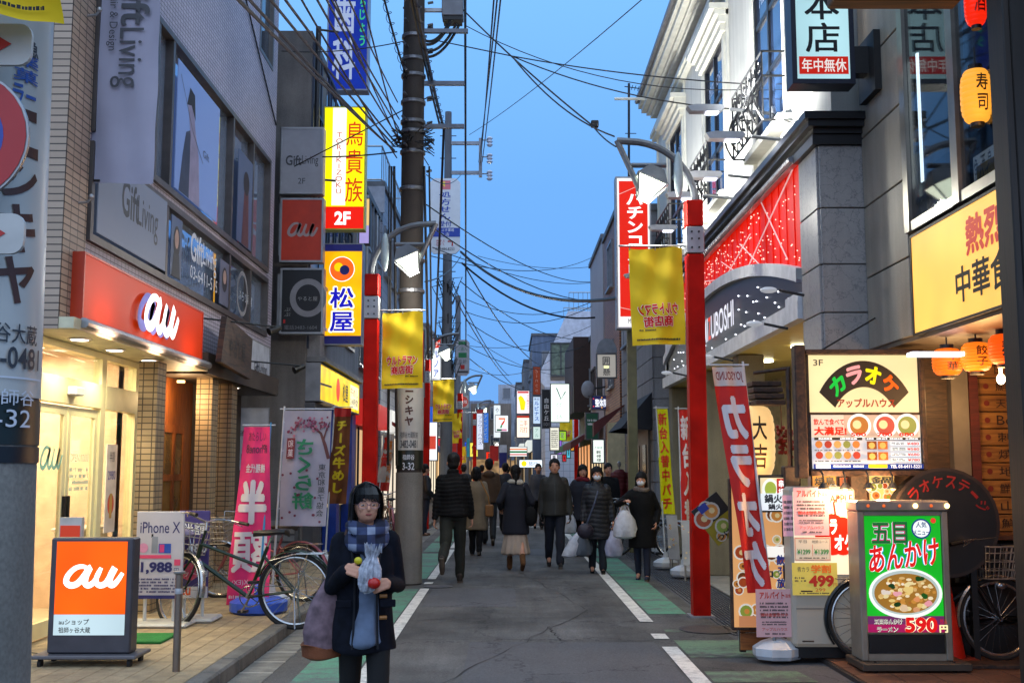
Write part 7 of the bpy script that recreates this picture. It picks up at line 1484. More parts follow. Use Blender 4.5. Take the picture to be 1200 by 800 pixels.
# pink notice on a weighted stand
o, w, h = pxbox(887, 690, 929, 746, 9.42); t = thing('notice_stand', 'pink アルバイト notice on a low stand with faceted white foot', 'sign', (o.x + w / 2, 9.42, 0)); b = MB(); b.extr([(0, 0), (w, 0), (w, h), (0, h)], o, R_, U_, .012); b.build('panel', em('#d8b0bc', .22), t, world=True); F = Face(o, R_, U_, w, h); arb(F); F.build('print', t); b = MB(); b.cyl((o.x + w / 2, 9.44, .1), (o.x + w / 2, 9.44, o.z + .1), .015, n=8); b.build('stem', ALU, t, world=True)
# ramen light box
o, w, h = pxbox(1011, 599, 1118, 774, 8.85)
t = thing('lightbox_sign', 'glowing green ramen light box priced 590 yen on casters', 'sign', (o.x + w / 2, 8.95, .03)); z0 = o.z
b = MB()
fx0, fx1 = o.x, o.x + w
b.bbox(fx0, fx0 + .05, 8.85, 9.13, z0, z0 + h, .006); b.bbox(fx1 - .05, fx1, 8.85, 9.13, z0, z0 + h, .006); b.box(fx0 + .051, fx1 - .051, 8.86, 9.12, z0, z0 + .05); b.box(fx0 + .051, fx1 - .051, 8.86, 9.12, z0 + h - .03, z0 + h); b.box(fx0 + .051, fx1 - .051, 8.88, 9.1, z0 + .05, z0 + h - .03); b.build('casing', pt('#94897a', .4, .4), t, world=True)
b = MB(); b.bbox(fx0 - .01, fx1 + .01, 8.84, 9.14, z0 + h + .002, z0 + h + .085, .012); b.build('lamp_tray', pt('#8a8278', .3, .3), t, world=True)
for i in range(6): x = fx0 + .08 + i * .125; b = MB(); b.ell((x, 8.835, z0 + h + .045), (.013, .013, .013) if i not in (3, 5) else (.02, .02, .02), 8, 6); b.build('bulb', em('#ff7030', .8) if i not in (3, 5) else em('#ffd080', 7), t, world=True)
b = MB(); b.box(fx0 + .06, fx1 - .06, 8.865, 8.876, z0 + .055, z0 + .2); b.build('black_panel', pt('#0d0b0b', .4, bump=.4, bscale=120), t, world=True)
fz0 = z0 + .215; fh = z0 + h - .035 - fz0; F = Face((fx0 + .055, 8.872, fz0), R_, U_, w - .11, fh); F.rect(0, 0, 1, 1, em('#18b828', .8, True, .15)); F.build('face', t)
F = Face((fx0 + .055, 8.872, fz0), R_, U_, w - .11, fh); F.lift = .005
F.rect(0, .93, 1, 1, em('#b01860', .7)); F.rect(0, .86, 1, .931, em('#7a3070', .55)); F.rect(0, .86, .42, 1, em('#58c8a0', .7)) if 0 else None
for d, mt in ((.085, em('#c8e8e8', .95)), (.055, em('#d03878', .8)), (.03, em('#187838', .6))): F.text('五目', .09, .05, .56, .25, mt, d)
for d, mt in ((.095, em('#3aa8e0', .8)), (.06, em('#ffffff', 1.1)), (.025, em('#e01c1c', .85))): F.text('あんかけ', .04, .22, .96, .46, mt, d, warp=lambda fx, fy, X, Y: (X, Y - .04 * (fx - .5) * 2))
F.ring(.74, .11, .13, .02, em('#1c3c90', .6)); F.disc(.74, .11, .11, em('#e8f4f0', 1.0)); F.text('人気', .67, .05, .81, .1, em('#1c3c90', .5), .02); F.text('メニュー', .63, .12, .85, .165, em('#1c3c90', .5), .02); F.disc(.9, .04, .035, em('#e04030', .8))
F.disc(.5, .665, .48, em('#e8eee8', 1.0), .215, 40); F.disc(.5, .66, .44, em('#b8c8c4', .8), .19, 40); F.disc(.5, .665, .41, em('#a87830', .7), .17, 40)
rnd = random.Random(5)
for k in range(95):
    a = rnd.uniform(0, 6.28); q = math.sqrt(rnd.random()) * .36; x, y = .5 + q * math.cos(a), .665 + q * .40 * math.sin(a); c, r_ = rnd.choice([('#e8c878', .05), ('#c88c3c', .05), ('#f0e0b8', .04), ('#d8b070', .045), ('#e8d8a0', .05), ('#a86828', .03), ('#f4e8d0', .035)]); F.disc(x, y, r_ * rnd.uniform(.5, 1), em(c, .8), r_ * rnd.uniform(.25, .45), n=7)
for x, y, c, r_ in ((.3, .6, '#1c4020', .045), (.66, .53, '#1c4818', .05), (.72, .68, '#20581c', .05), (.36, .76, '#1c3c18', .055), (.58, .71, '#e89860', .05), (.5, .63, '#f0d080', .07), (.35, .66, '#f0a8b0', .05), (.74, .74, '#f0a0a8', .05), (.2, .65, '#e8d8c8', .05), (.44, .78, '#e8c8a0', .06), (.6, .8, '#e0a070', .05)):
    for k in range(4): F.disc(x + rnd.uniform(-.03, .03), y + rnd.uniform(-.012, .012), r_ * .7, em(c, .75), r_ * .35, n=7)
F.text('五目あんかけ', .03, .87, .40, .92, em('#fffbe8', 1), .06); F.text('五目あんかけ', .03, .87, .40, .92, em('#181818', .3), .01); F.text('ラーメン', .06, .935, .34, .985, em('#fffbe8', 1), .06); F.text('ラーメン', .06, .935, .34, .985, em('#181818', .3), .01)
F.text('590', .42, .855, .84, .985, em('#fff4c8', 1.1), .09); F.text('590', .42, .855, .84, .985, em('#e01818', .9), .045); F.text('円', .86, .92, .97, .985, em('#fff0b0', 1), .05); F.text('税込', .87, .87, .96, .91, em('#e01818', .8)); F.build('print', t)
b = MB(); b.bbox(fx0 - .03, fx1 + .1, 8.74, 9.2, z0 - .06, z0 - .004, .006); b.build('base', pt('#4a4036', .5, .3), t, world=True); casters(t, fx0 + .08, fx1 - .02, 8.8, 9.14, .03)
for i, (px, c, tx, lb) in enumerate((((952, 556, 982, 596), '#f0a850', '焼鳥', 'amber'), ((984, 558, 1016, 594), '#e86838', '刺身盛', 'orange'), ((1018, 556, 1050, 592), '#f4d080', '鍋', 'pale yellow'), ((1050, 600, 1066, 700), '#c83820', '生ビール', 'tall red'))):
    o, w, h = pxbox(*px, 9.7); t = thing('menu_picture', lb + ' lit dish picture on the timber boarding behind the karaoke lamps', 'menu board', tuple(o)); b = MB(); b.bbox(o.x, o.x + w, 9.7, 9.73, o.z, o.z + h, .004); b.build('board', WD3, t, world=True)
    F = Face((o.x, 9.7, o.z), R_, U_, w, h); F.rect(.04, .04, .96, .96, em(c, .6)); (food(F, 40 + i, 7, r=.2, y0=.35) if i < 3 else 0); (F.text(tx, .1, .06, .9, .3, K_, .03) if i < 3 else F.vtext(tx, .2, .05, .8, .95, WE, .04)); F.build('print', t)
t = thing('traffic_cone', 'red traffic cone behind the green ramen light box', 'cone', (3.62, 9.35, .04)); b = MB(); b.lathe([(.14, .03), (.03, .72), (.025, .73)], 20); b.build('cone', pt('#c4220e', .5), t, smooth=True); b = MB(); b.bbox(-.2, .2, -.2, .2, 0, .03, .008); b.build('base', pt('#5a1208', .6), t)
t = thing('plank_ramp', 'dark plank with red edge lying by the traffic cone', 'plank', (4.0, 8.95, .05)); b = MB(); b.bbox(3.6, 4.1, 8.9, 9.12, .045, .075, .004); b.build('plank', WD3, t, world=True)

# ---------------------------------------------------------------- bicycles
def bicycle(label, col='#16291c', steer=0.0, basket=True, lean=0.05, rim='#a8aaac', grp='parked bicycles'):
    T = thing('bicycle', label, 'bicycle', (0, 0, 0), 0, grp); R = .335; WBs = 1.08; fm = pt(col, .3, .3, var=.05); rm = pt(rim, .25, .9, var=0)
    def L(p): return (p[0], p[1] + p[2] * lean, p[2])
    st = math.radians(steer); ax = Vector((-.30, 0, .95)).normalized(); hp = Vector((WBs - .22, 0, .68))
    Rt = Matrix.Rotation(st, 3, ax)
    def Fs(p): v = Vector(p); v = hp + Rt @ (v - hp); return L(v)
    def wheel(cx, f):
        w = bpy.data.objects.new('wheel', None); COL.objects.link(w); setp(w, T)
        def ring(r, n=36, dy=0): return [f((cx + r * math.cos(2 * PI * k / n), dy, R + .0 + r * math.sin(2 * PI * k / n))) for k in range(n)]
        b = MB(); b.tube(ring(R - .018), .019, 8, closed=True); b.build('tyre', RUB, w, smooth=True)
        b = MB(); b.tube(ring(R - .045), .013, 6, closed=True); b.build('rim', rm, w, smooth=True)
        b = MB()
        for k in range(24): a = 2 * PI * k / 24; a2 = a + (.5 if k % 2 else -.5); b.tube([f((cx + .02 * math.cos(a2), .03 * (-1) ** (k // 2), R + .02 * math.sin(a2))), f((cx + (R - .05) * math.cos(a), 0, R + (R - .05) * math.sin(a)))], .0022, 3)
        b.tube([f((cx, -.05, R)), f((cx, .05, R))], .02, 8); b.build('spokes', rm, w)
    wheel(0, L); wheel(WBs, Fs)
    BB = (.42, 0, .28); ST = (.25, 0, .72); HT = (WBs - .235, 0, .74); HB = (WBs - .2, 0, .60)
    b = MB(); b.tube([L(BB), L(ST)], .016, 8); b.tube([L(BB), L(HB)], .019, 8); b.tube([L((.33, 0, .55)), L(HT)], .015, 8); b.tube([L(HB), L(HT)], .02, 8)
    for s in (-.05, .05): b.tube([L((0, s, R)), L((.42, s * .6, .28))], .010, 6); b.tube([L((0, s, R)), L((.28, s * .3, .63))], .009, 6)
    b.build('frame', fm, T, smooth=True)
    b = MB()
    for s in (-.05, .05): b.tube([Fs((WBs, s, R)), Fs((WBs - .09, s, .50)), Fs((WBs - .17, s * .6, .62))], .011, 6)
    b.tube([Fs(HB), Fs((WBs - .27, 0, .86))], .013, 8); b.build('fork', fm, T, smooth=True)
    b = MB(); b.tube([Fs((WBs - .27, 0, .86)), Fs((WBs - .27, 0, .93))], .012, 8)
    for s in (-1, 1): b.tube([Fs((WBs - .27, 0, .93)), Fs((WBs - .24, s * .12, .97)), Fs((WBs - .30, s * .24, .98)), Fs((WBs - .46, s * .27, .95))], .010, 8)
    for s in (-1, 1): b.tube([Fs((WBs - .24, s * .2, .99)), Fs((WBs - .40, s * .29, .93))], .005, 4)
    for s in (-1, 1): b.tube([Fs((WBs - .24, s * .2, .98)), Fs((WBs - .05, s * .18, 1.0)), Fs((WBs - .06, s * .03, .86)), Fs((WBs - .12, 0, .66))], .003, 4)
    b.build('handlebar', rm, T, smooth=True)
    for s in (-1, 1): b = MB(); b.tube([Fs((WBs - .39, s * .262, .963)), Fs((WBs - .50, s * .275, .945))], .016, 8); b.build('grip', BLK, T)
    b = MB(); b.tube([L(ST), L((.22, 0, .80))], .012, 8); b.build('seat_post', rm, T)
    b = MB(); vs = []
    for x, wd, z in ((.06, .03, .83), (.08, .10, .85), (.16, .11, .85), (.24, .07, .84), (.34, .03, .835), (.38, .015, .83)):
        for k in range(10): a = 2 * PI * k / 10; vs.append(L((x, wd * math.cos(a), z + .028 * math.sin(a))))
    b.add(vs, [(i * 10 + k, i * 10 + (k + 1) % 10, (i + 1) * 10 + (k + 1) % 10, (i + 1) * 10 + k) for i in range(5) for k in range(10)] + [tuple(range(10))[::-1], tuple(range(50, 60))]); b.build('saddle', BLK, T, smooth=True)
    for cx, f, a0, a1 in ((0, L, 20, 215), (WBs, Fs, 35, 190)):
        b = MB(); n = 22; vs = []
        for k in range(n + 1):
            a = math.radians(a0 + (a1 - a0) * k / n)
            for s in (-.028, -.016, .016, .028): rr = R + (.022 if abs(s) < .02 else .008); vs.append(f((cx + rr * math.cos(a), s, R + rr * math.sin(a))))
        b.add(vs, [(i * 4 + j, i * 4 + j + 1, (i + 1) * 4 + j + 1, (i + 1) * 4 + j) for i in range(n) for j in range(3)]); b.build('mudguard', rm if cx else fm, T, smooth=True)
    b = MB(); b.tube([L((.42 + .09 * math.cos(2 * PI * k / 24), -.045, .28 + .09 * math.sin(2 * PI * k / 24))) for k in range(24)], .006, 4, closed=True); b.tube([L((.42, -.07, .28)), L((.50, -.07, .14))], .010, 6); b.tube([L((.42, .07, .28)), L((.34, .07, .42))], .010, 6)
    for k in range(5): a = 2 * PI * k / 5; b.tube([L((.42, -.045, .28)), L((.42 + .09 * math.cos(a), -.045, .28 + .09 * math.sin(a)))], .005, 4)
    b.tube([L((.0, -.045, R + .035)), L((.42, -.045, .37))], .004, 4); b.tube([L((.0, -.045, R - .035)), L((.42, -.045, .19))], .004, 4); b.build('crank', rm, T)
    for x, y, z in ((.50, -.12, .14), (.34, .12, .42)): b = MB(); p = L((x, y, z)); b.box(p[0] - .04, p[0] + .04, p[1] - .04, p[1] + .04, p[2] - .012, p[2] + .012); b.build('pedal', BLK, T)
    b = MB(); b.tube([L((-.0, -.06, R)), L((-.02, -.10, .02))], .009, 6); b.tube([L((-.0, .06, R)), L((-.02, .10, .02))], .009, 6); b.build('stand', rm, T)
    b = MB()
    for s in (-.06, .06): b.tube([L((.22, s, .60)), L((-.02, s, .66)), L((-.25, s, .66))], .006, 5); b.tube([L((0, s, R)), L((-.12, s, .66))], .005, 5)
    for x in (-.25, -.12, .02): b.tube([L((x, -.06, .66)), L((x, .06, .66))], .005, 5)
    b.build('carrier', rm, T)
    if basket:
        b = MB(); x0 = WBs - .10; nb = 7
        for z, g in ((.66, .0), (.73, .02), (.80, .035), (.87, .045), (.92, .055)):
            c = [(x0 - .02, -.13 - g), (x0 + .22 + g, -.13 - g), (x0 + .22 + g, .13 + g), (x0 - .02, .13 + g)]; b.tube([Fs((x, y, z)) for x, y in c], .0045 if z < .92 else .007, 5, closed=True)
        for k in range(nb):
            u = k / (nb - 1)
            for (xa, ya, xb, yb) in ((x0 - .02, -.13 + .26 * u, x0 - .02, -.185 + .37 * u), (x0 + .22, -.13 + .26 * u, x0 + .275, -.185 + .37 * u), (x0 - .02 + .24 * u, -.13, x0 - .02 + .295 * u, -.185), (x0 - .02 + .24 * u, .13, x0 - .02 + .295 * u, .185)): b.tube([Fs((xa, ya, .66)), Fs((xb, yb, .92))], .0035, 4)
            b.tube([Fs((x0 - .02, -.13 + .26 * u, .66)), Fs((x0 + .22, -.13 + .26 * u, .66))], .0035, 4)
        b.build('basket', pt('#a49c90', .35, .6), T)
    b = MB(); p = Fs((WBs + .05, 0, .60)); b.ell(p, (.05, .035, .035), 10, 6); b.build('lamp', rm, T, smooth=True)
    return T
bk = bicycle('dark green city bicycle with wire basket parked before the pink banner', steer=-38)
place(bk, (-2.05, 10.95, .06), math.radians(177)); bk.scale = (1.1, 1.1, 1.1)
f = thing('bag', 'grey lilac cloth bag lying in the basket of the green bicycle', 'bag', (-3.25, 11.1, .9)); b = MB(); b.ell((0, 0, .06), (.16, .12, .06), 14, 8); b.ell((-.08, .03, .1), (.1, .08, .04), 12, 6); b.build('cloth', pt('#8d83a0', .8, bump=.5, bscale=30), f, smooth=True)
pb = bicycle('pink framed bicycle half hidden behind the green one', '#8a4a50', 20, True); place(pb, (-2.35, 12.9, .09), math.radians(160))
rb = bicycle('black bicycle with wire basket parked behind the ramen light box', '#121416', 6, True); place(rb, (2.96, 9.3, .04), 0.0)
b2 = bicycle('silver bicycle at the kerb behind the yellow banner', '#6a6e74', 25, False); place(b2, (2.9, 19.8, .03), math.radians(150))
b3 = copy_tree(b2); place(b3, (2.75, 20.7, .03), math.radians(140), 'second silver bicycle behind the first, near the grey house')
b5 = copy_tree(pb); place(b5, (-2.5, 24.5, .09), math.radians(100), 'bicycle far down beside the man at the red lamp post')
# ================================================================ PEOPLE
TMP = bpy.data.scenes.new('tmp')
def blob(name, mb, mat, parent, vox=.012, sm=3, fn=None, world=False):
    """union of overlapping closed shapes as one continuous skin"""
    me = bpy.data.meshes.new('t'); me.from_pydata(mb.v, [], mb.f); o = bpy.data.objects.new('t', me); TMP.collection.objects.link(o)
    m = o.modifiers.new('r', 'REMESH'); m.mode = 'VOXEL'; m.voxel_size = vox; m.use_smooth_shade = True
    if sm: m2 = o.modifiers.new('s', 'SMOOTH'); m2.iterations = sm; m2.factor = .5
    TMP.view_layers[0].update(); dg = TMP.view_layers[0].depsgraph; r = bpy.data.meshes.new_from_object(o.evaluated_get(dg), depsgraph=dg)
    bpy.data.objects.remove(o); bpy.data.meshes.remove(me)
    if fn:
        n = len(r.vertices); co = np.zeros(n * 3, 'f'); r.vertices.foreach_get('co', co); no = np.zeros(n * 3, 'f'); r.vertices.foreach_get('normal', no)
        co = co.reshape(-1, 3); no = no.reshape(-1, 3); co = co + no * fn(co)[:, None]; r.vertices.foreach_set('co', co.ravel())
    r.name = name; r.materials.clear(); r.materials.append(mat); r.polygons.foreach_set('use_smooth', [True] * len(r.polygons)); r.update()
    ob = bpy.data.objects.new(name, r); COL.objects.link(ob); setp(ob, parent); return ob
def folds(a, f=9, seed=0):
    rs = np.random.RandomState(seed); K = rs.normal(size=(7, 3)) * np.array([f, f, f * .55]); ph = rs.uniform(0, 6, 7)
    return lambda p: a * (np.sum([np.sin(p @ K[i] + ph[i]) for i in range(7)], 0) / 2.6)
def quilt(a, pitch, seed=0):
    g = folds(a * .6, 14, seed); return lambda p: a * (np.abs(np.sin((p[:, 2] + .01 * np.sin(p[:, 0] * 13)) * PI / pitch)) ** .5 - .7) + g(p)
def cap(mb, p, q, r0, r1, n=12):
    """tapered limb with round ends"""
    p, q = Vector(p), Vector(q); d = (q - p); L = d.length or 1e-6; d.normalize()
    pts, rs = [], []
    for k in range(5): a = PI / 2 * (k / 4); pts.append(p - d * r0 * math.cos(a)); rs.append(max(.002, r0 * math.sin(a)))
    for k in range(5): a = PI / 2 * (1 - k / 4); pts.append(q + d * r1 * math.cos(a)); rs.append(max(.002, r1 * math.sin(a)))
    mb.tube(pts, rs, n)
def loft(mb, rings, n=24):
    """closed stack of ellipses: (z, rx, ry, cx, cy)"""
    vs = []
    for z, rx, ry, cx, cy_ in rings:
        for k in range(n): a = 2 * PI * k / n; vs.append((cx + rx * math.cos(a), cy_ + ry * math.sin(a), z))
    m = len(rings); mb.add(vs, [(i * n + k, i * n + (k + 1) % n, (i + 1) * n + (k + 1) % n, (i + 1) * n + k) for i in range(m - 1) for k in range(n)] + [tuple(range(n))[::-1], tuple(range((m - 1) * n, m * n))])
def ik(a, b, l1, l2, pole):
    a, b = Vector(a), Vector(b); d = b - a; L = min(d.length, (l1 + l2) * .995); d.normalize(); b = a + d * L
    x = (l1 * l1 - l2 * l2 + L * L) / (2 * L); h = math.sqrt(max(0, l1 * l1 - x * x)); p = Vector(pole); p = p - d * p.dot(d); p.normalize(); return a + d * x + p * h, b
SKIN = pt('#c08a70', .55, var=.08, scale=12); HAIR = pt('#090606', .62, var=.5, scale=70, bump=.9, bscale=110, spec=.25); CARR = {}
def hand(mb, w, d, side, k, curl=.5, palm=(0, 0, -1)):
    """palm, four bent fingers and a thumb from the wrist w along d; side = thumb direction"""
    w, d = Vector(w), Vector(d).normalized(); t = Vector(side); t = (t - d * t.dot(d)).normalized(); n = d.cross(t)
    if n.dot(Vector(palm)) < 0: n = -n
    for s in (-.022, 0, .022): cap(mb, w + t * s * k, w + d * .07 * k + t * s * 1.1 * k, .015 * k, .013 * k, 8)
    for i, (s, l) in enumerate(((.031, .068), (.011, .078), (-.010, .072), (-.029, .056))):
        p = w + d * .078 * k + t * s * k; c = curl * (1 + .12 * i); q = p + (d * math.cos(c) + n * math.sin(c)) * l * .5 * k; r = q + (d * math.cos(c * 2.3) + n * math.sin(c * 2.3)) * l * .5 * k
        cap(mb, p, q, .0088 * k, .008 * k, 6); cap(mb, q, r, .008 * k, .0065 * k, 6)
    p = w + d * .02 * k + t * .028 * k; q = p + (d * .7 + t * .7 + n * .25) * .042 * k; cap(mb, p, q, .012 * k, .009 * k, 6); cap(mb, q, q + (d * .85 + t * .15 + n * .5) * .03 * k, .009 * k, .007 * k, 6)
def person(label, x, y, rz, H, legs, hands, top, bottom, shoes, hair='short', vox=.013, curl=(.5, .5), mask=None, scarf=None, gloves=False, headturn=0, detail=False):
    """faces -Y at rz 0; lengths for a 1.7 m body, scaled by k. legs: (forward angle, knee bend) left, right; hands: wrist targets left, right"""
    k = H / 1.7; T = thing('person', label, 'person', (x, y, 0), rz, 'pedestrians in the shopping street'); V = lambda a, b, c: Vector((a, b, c)) * k
    def sc(r): return [(z * k, a * k, b * k, c * k, d * k) for z, a, b, c, d in r]
    joints = []; HS = 1.1
    for s, (fw, kb) in zip((1, -1), legs):
        a = math.radians(fw); b_ = math.radians(fw - kb); hip = V(s * .085, 0, .90); kn = hip + V(s * .0, -.43 * math.sin(a), -.43 * math.cos(a)); an = kn + V(s * .0, -.40 * math.sin(b_), -.40 * math.cos(b_)); joints.append((s, hip, kn, an, b_))
    low = min(j[3].z for j in joints); dz = .075 * k - low
    arms = []
    for s, h_ in zip((1, -1), hands):
        sh = V(s * .160, .01, 1.375); e_, w = ik(sh, V(*h_[:3]), .285 * k, .25 * k, h_[3] if len(h_) > 3 else (s * .5, .8, -.4)); arms.append((s, sh, e_, w))
    B = MB(); loft(B, sc([(.86, .13, .10, 0, 0), (.95, .155, .11, 0, 0), (1.08, .13, .10, 0, 0), (1.25, .15, .105, 0, 0), (1.36, .165, .09, 0, 0), (1.42, .10, .07, 0, .0)])); cap(B, V(0, .005, 1.40), V(0, -.012, 1.52), .052 * k, .05 * k)
    ht = Matrix.Rotation(headturn, 3, 'Z')
    def hd(a, b, c): v = ht @ Vector((a, b, 0)); return V(v.x * HS, v.y * HS - .012, 1.50 + (c - 1.50) * HS)
    B.ell(hd(0, 0, 1.605), (.080 * k, .100 * k, .114 * k), 20, 14); B.ell(hd(0, -.03, 1.56), (.066 * k, .068 * k, .079 * k), 16, 10); B.ell(hd(0, -.062, 1.525), (.030 * k, .026 * k, .022 * k), 10, 8)
    cap(B, hd(0, -.088, 1.60), hd(0, -.103, 1.572), .009 * k, .012 * k, 8)
    for s in (-1, 1): B.ell(hd(s * .075, .008, 1.585), (.010 * k, .018 * k, .030 * k), 8, 8); B.ell(hd(s * .036, -.072, 1.575), (.022 * k, .014 * k, .02 * k), 8, 6)
    for s, hip, kn, an, b_ in joints: cap(B, hip, kn, .078 * k, .055 * k); cap(B, kn, an, .052 * k, .036 * k); cap(B, an, an + V(0, -.12, -.045), .034 * k, .026 * k)
    for i, (s, sh, e_, w) in enumerate(arms):
        cap(B, sh - V(s * .02, 0, .02), e_, .042 * k, .036 * k); cap(B, e_, w, .036 * k, .026 * k); d = (w - e_).normalized(); h_ = hands[i]
        hand(B, w + d * .01 * k, h_[4] if len(h_) > 4 else d, h_[5] if len(h_) > 5 else (0, -1, 0) if abs(d.z) > .6 else (-s, 0, .3), k * (1.12 if gloves else 1), curl[i], h_[6] if len(h_) > 6 else (-s, 0, 0))
    body = blob('body', B, SKIN, T, min(vox, .0085) if not detail else .006, 1)
    # hair
    Hh = MB()
    if hair == 'short': Hh.ell(hd(0, .012, 1.628), (.090 * k, .106 * k, .107 * k), 16, 12); Hh.ell(hd(0, .04, 1.575), (.078 * k, .070 * k, .080 * k), 14, 10)
    elif hair == 'bob': Hh.ell(hd(0, .014, 1.632), (.093 * k, .108 * k, .106 * k), 16, 12); Hh.ell(hd(0, .045, 1.55), (.084 * k, .07 * k, .105 * k), 16, 12); [cap(Hh, hd(s * .078, -.012, 1.63), hd(s * (.078 + .006 * j), .0 + .02 * j, 1.505 - .01 * j), .018 * k, .012 * k) for s in (-1, 1) for j in (0, 1, 2)]; [cap(Hh, hd(.011 * j, -.05 + abs(j) * .004, 1.685 - abs(j) * .003), hd(.0135 * j, -.089 + abs(j) * .005, 1.636 + .004 * (j % 2)), .018 * k, .008 * k, 8) for j in range(-4, 5)]
    else: Hh.ell(hd(0, .012, 1.63), (.092 * k, .108 * k, .108 * k), 16, 12); Hh.ell(hd(0, .05, 1.56), (.07 * k, .06 * k, .09 * k), 14, 10); cap(Hh, hd(0, .09, 1.56), hd(.01, .12, 1.44), .035 * k, .02 * k); Hh.ell(hd(0, -.066, 1.672), (.056 * k, .028 * k, .03 * k), 12, 8)
    fc = ht @ Vector((0, -1, 0))
    blob('hair', Hh, HAIR, T, .009 if not detail else .005, 1, folds(.003, 55, 3))
    # face
    b = MB()
    for s in (-1, 1): q = hd(s * .031, -.082, 1.596); b.ell(q, (.0125 * k, .006 * k, .0055 * k), 10, 6)
    b.build('eyes', pt('#b9aea6', .3, var=0), T, smooth=True); b = MB()
    for s in (-1, 1): b.ell(hd(s * .031, -.0865, 1.596), (.0055 * k, .003 * k, .0055 * k), 8, 6)
    b.build('iris', pt('#140c0a', .2, var=0), T); b = MB()
    for s in (-1, 1): b.tube([hd(s * .016, -.088, 1.616), hd(s * .034, -.086, 1.622), hd(s * .05, -.074, 1.615)], .0032 * k, 5)
    b.build('eyebrows', HAIR, T)
    if mask: b = MB(); b.ell(hd(0, -.062, 1.553), (.062 * k, .052 * k, .048 * k), 16, 10); [b.tube([hd(s * .055, -.06, 1.565), hd(s * .078, .0, 1.59)], .003 * k, 4) for s in (-1, 1)]; b.build('face_mask', pt('#c9cdd2', .7, var=0), T, smooth=True)
    else: b = MB(); b.ell(hd(0, -.089, 1.542), (.021 * k, .007 * k, .0065 * k), 10, 6); b.build('lips', pt('#8a3c38', .5, var=0), T, smooth=True)
    # lower clothing
    mat, kind = bottom[0], bottom[1]; Lw = MB()
    if kind == 'skirt':
        z0 = bottom[2]; loft(Lw, sc([(z0, .23, .19, .0, .02), (z0 + .02, .24, .2, 0, .02), (.6, .19, .15, 0, 0), (.95, .15, .11, 0, 0)])); blob('skirt', Lw, mat, T, .013, 2, lambda p: .016 * np.sin(np.arctan2(p[:, 1], p[:, 0]) * 11) * np.clip(1 - p[:, 2] / (.9 * k), 0, 1))
    else:
        w = .012 if kind == 'slim' else .022; loft(Lw, sc([(.84, .15, .115, 0, 0), (.95, .165, .12, 0, 0), (1.02, .16, .115, 0, 0)]))
        for s, hip, kn, an, b_ in joints: cap(Lw, hip, kn, (.080 + w) * k, (.055 + w) * k); cap(Lw, kn, an + V(0, 0, .02), (.054 + w) * k, (.038 + w * 1.1) * k)
        blob('trousers', Lw, mat, T, vox, 2, folds(.005 if kind != 'slim' else .002, 22, 5))
    for s, hip, kn, an, b_ in joints:
        Sh = MB(); tilt = b_ - 0.0; c, sn = math.cos(tilt), math.sin(tilt)
        f = lambda dy, dz_: an + V(0, -(dy * c - dz_ * sn), dz_ * c + dy * sn * -1 * -1 if False else (dz_ * c + dy * sn))
        cap(Sh, f(-.035, -.028), f(.13, -.038), .042 * k, .036 * k); cap(Sh, f(-.03, .02), f(-.03, -.03), .045 * k, .042 * k)
        if shoes[1]: cap(Sh, f(-.01, .12), f(-.02, 0), .052 * k, .048 * k)
        blob('shoe', Sh, shoes[0], T, .011, 2); so = MB(); so.tube([f(-.065, -.068), f(.05, -.072), f(.16, -.066)], [.03 * k, .038 * k, .028 * k], 8); so.build('sole', pt('#4a3f34', .8), T) if not shoes[1] else None
    # upper clothing
    mat, zh, wd, fn = top[:4]; U = MB(); t = wd
    if zh < .8: r = [(zh, .19 + t, .15 + t * .6, 0, 0), (zh + .02, .195 + t, .155 + t * .6, 0, 0), (.85, .18 + t, .14 + t * .6, 0, 0)]
    else: r = [(zh, .165 + t, .125 + t, 0, 0), (zh + .02, .175 + t, .135 + t, 0, 0)]
    r += [(1.05, .155 + t, .118 + t, 0, 0), (1.22, .17 + t, .125 + t, 0, 0), (1.33, .165 + t * .7, .11 + t, 0, 0), (1.40, .115 + t * .6, .085 + t, 0, 0), (1.455, .07 + t * .4, .07 + t * .5, 0, .0)]
    r = [q for i, q in enumerate(r) if i < 2 or q[0] > r[1][0] + .01]
    loft(U, sc(r))
    for s, sh, e_, w in arms: cap(U, sh - V(s * .012, 0, .0), e_, (.058 + t * .5) * k, (.045 + t * .4) * k); d = (w - e_).normalized(); cap(U, e_, w - d * .02 * k, (.044 + t * .4) * k, (.034 + t * .4) * k)
    if len(top) > 4 and top[4] == 'collar': loft(U, sc([(1.40, .09, .085, 0, .01), (1.50, .075, .078, 0, .012), (1.515, .07, .07, 0, .012)]))
    if len(top) > 4 and top[4] == 'hood': U.ell(V(0, .11, 1.42), (.12 * k, .07 * k, .07 * k), 14, 8)
    blob('coat', U, mat, T, vox, 2, fn)
    if gloves:
        for i, (s, sh, e_, w) in enumerate(arms): G = MB(); d = (w - e_).normalized(); hand(G, w, d, (0, -1, 0), k * 1.25, curl[i], (-s, 0, 0)); blob('glove', G, BLK, T, .009, 1)
    if scarf: Sc = MB(); Sc.tube([V(.095 * math.cos(a), .09 * math.sin(a) - .005, 1.455 + .01 * math.sin(2 * a)) for a in np.linspace(0, 2 * PI, 17)[:-1]], .045 * k, 10, closed=True); blob('scarf', Sc, scarf, T, .011, 1, folds(.005, 25, 2))
    T['_k'] = k; CARR[T.name] = (arms, joints, k, hd); return T
def wpt(T, v): return T.matrix_basis @ Vector(v)
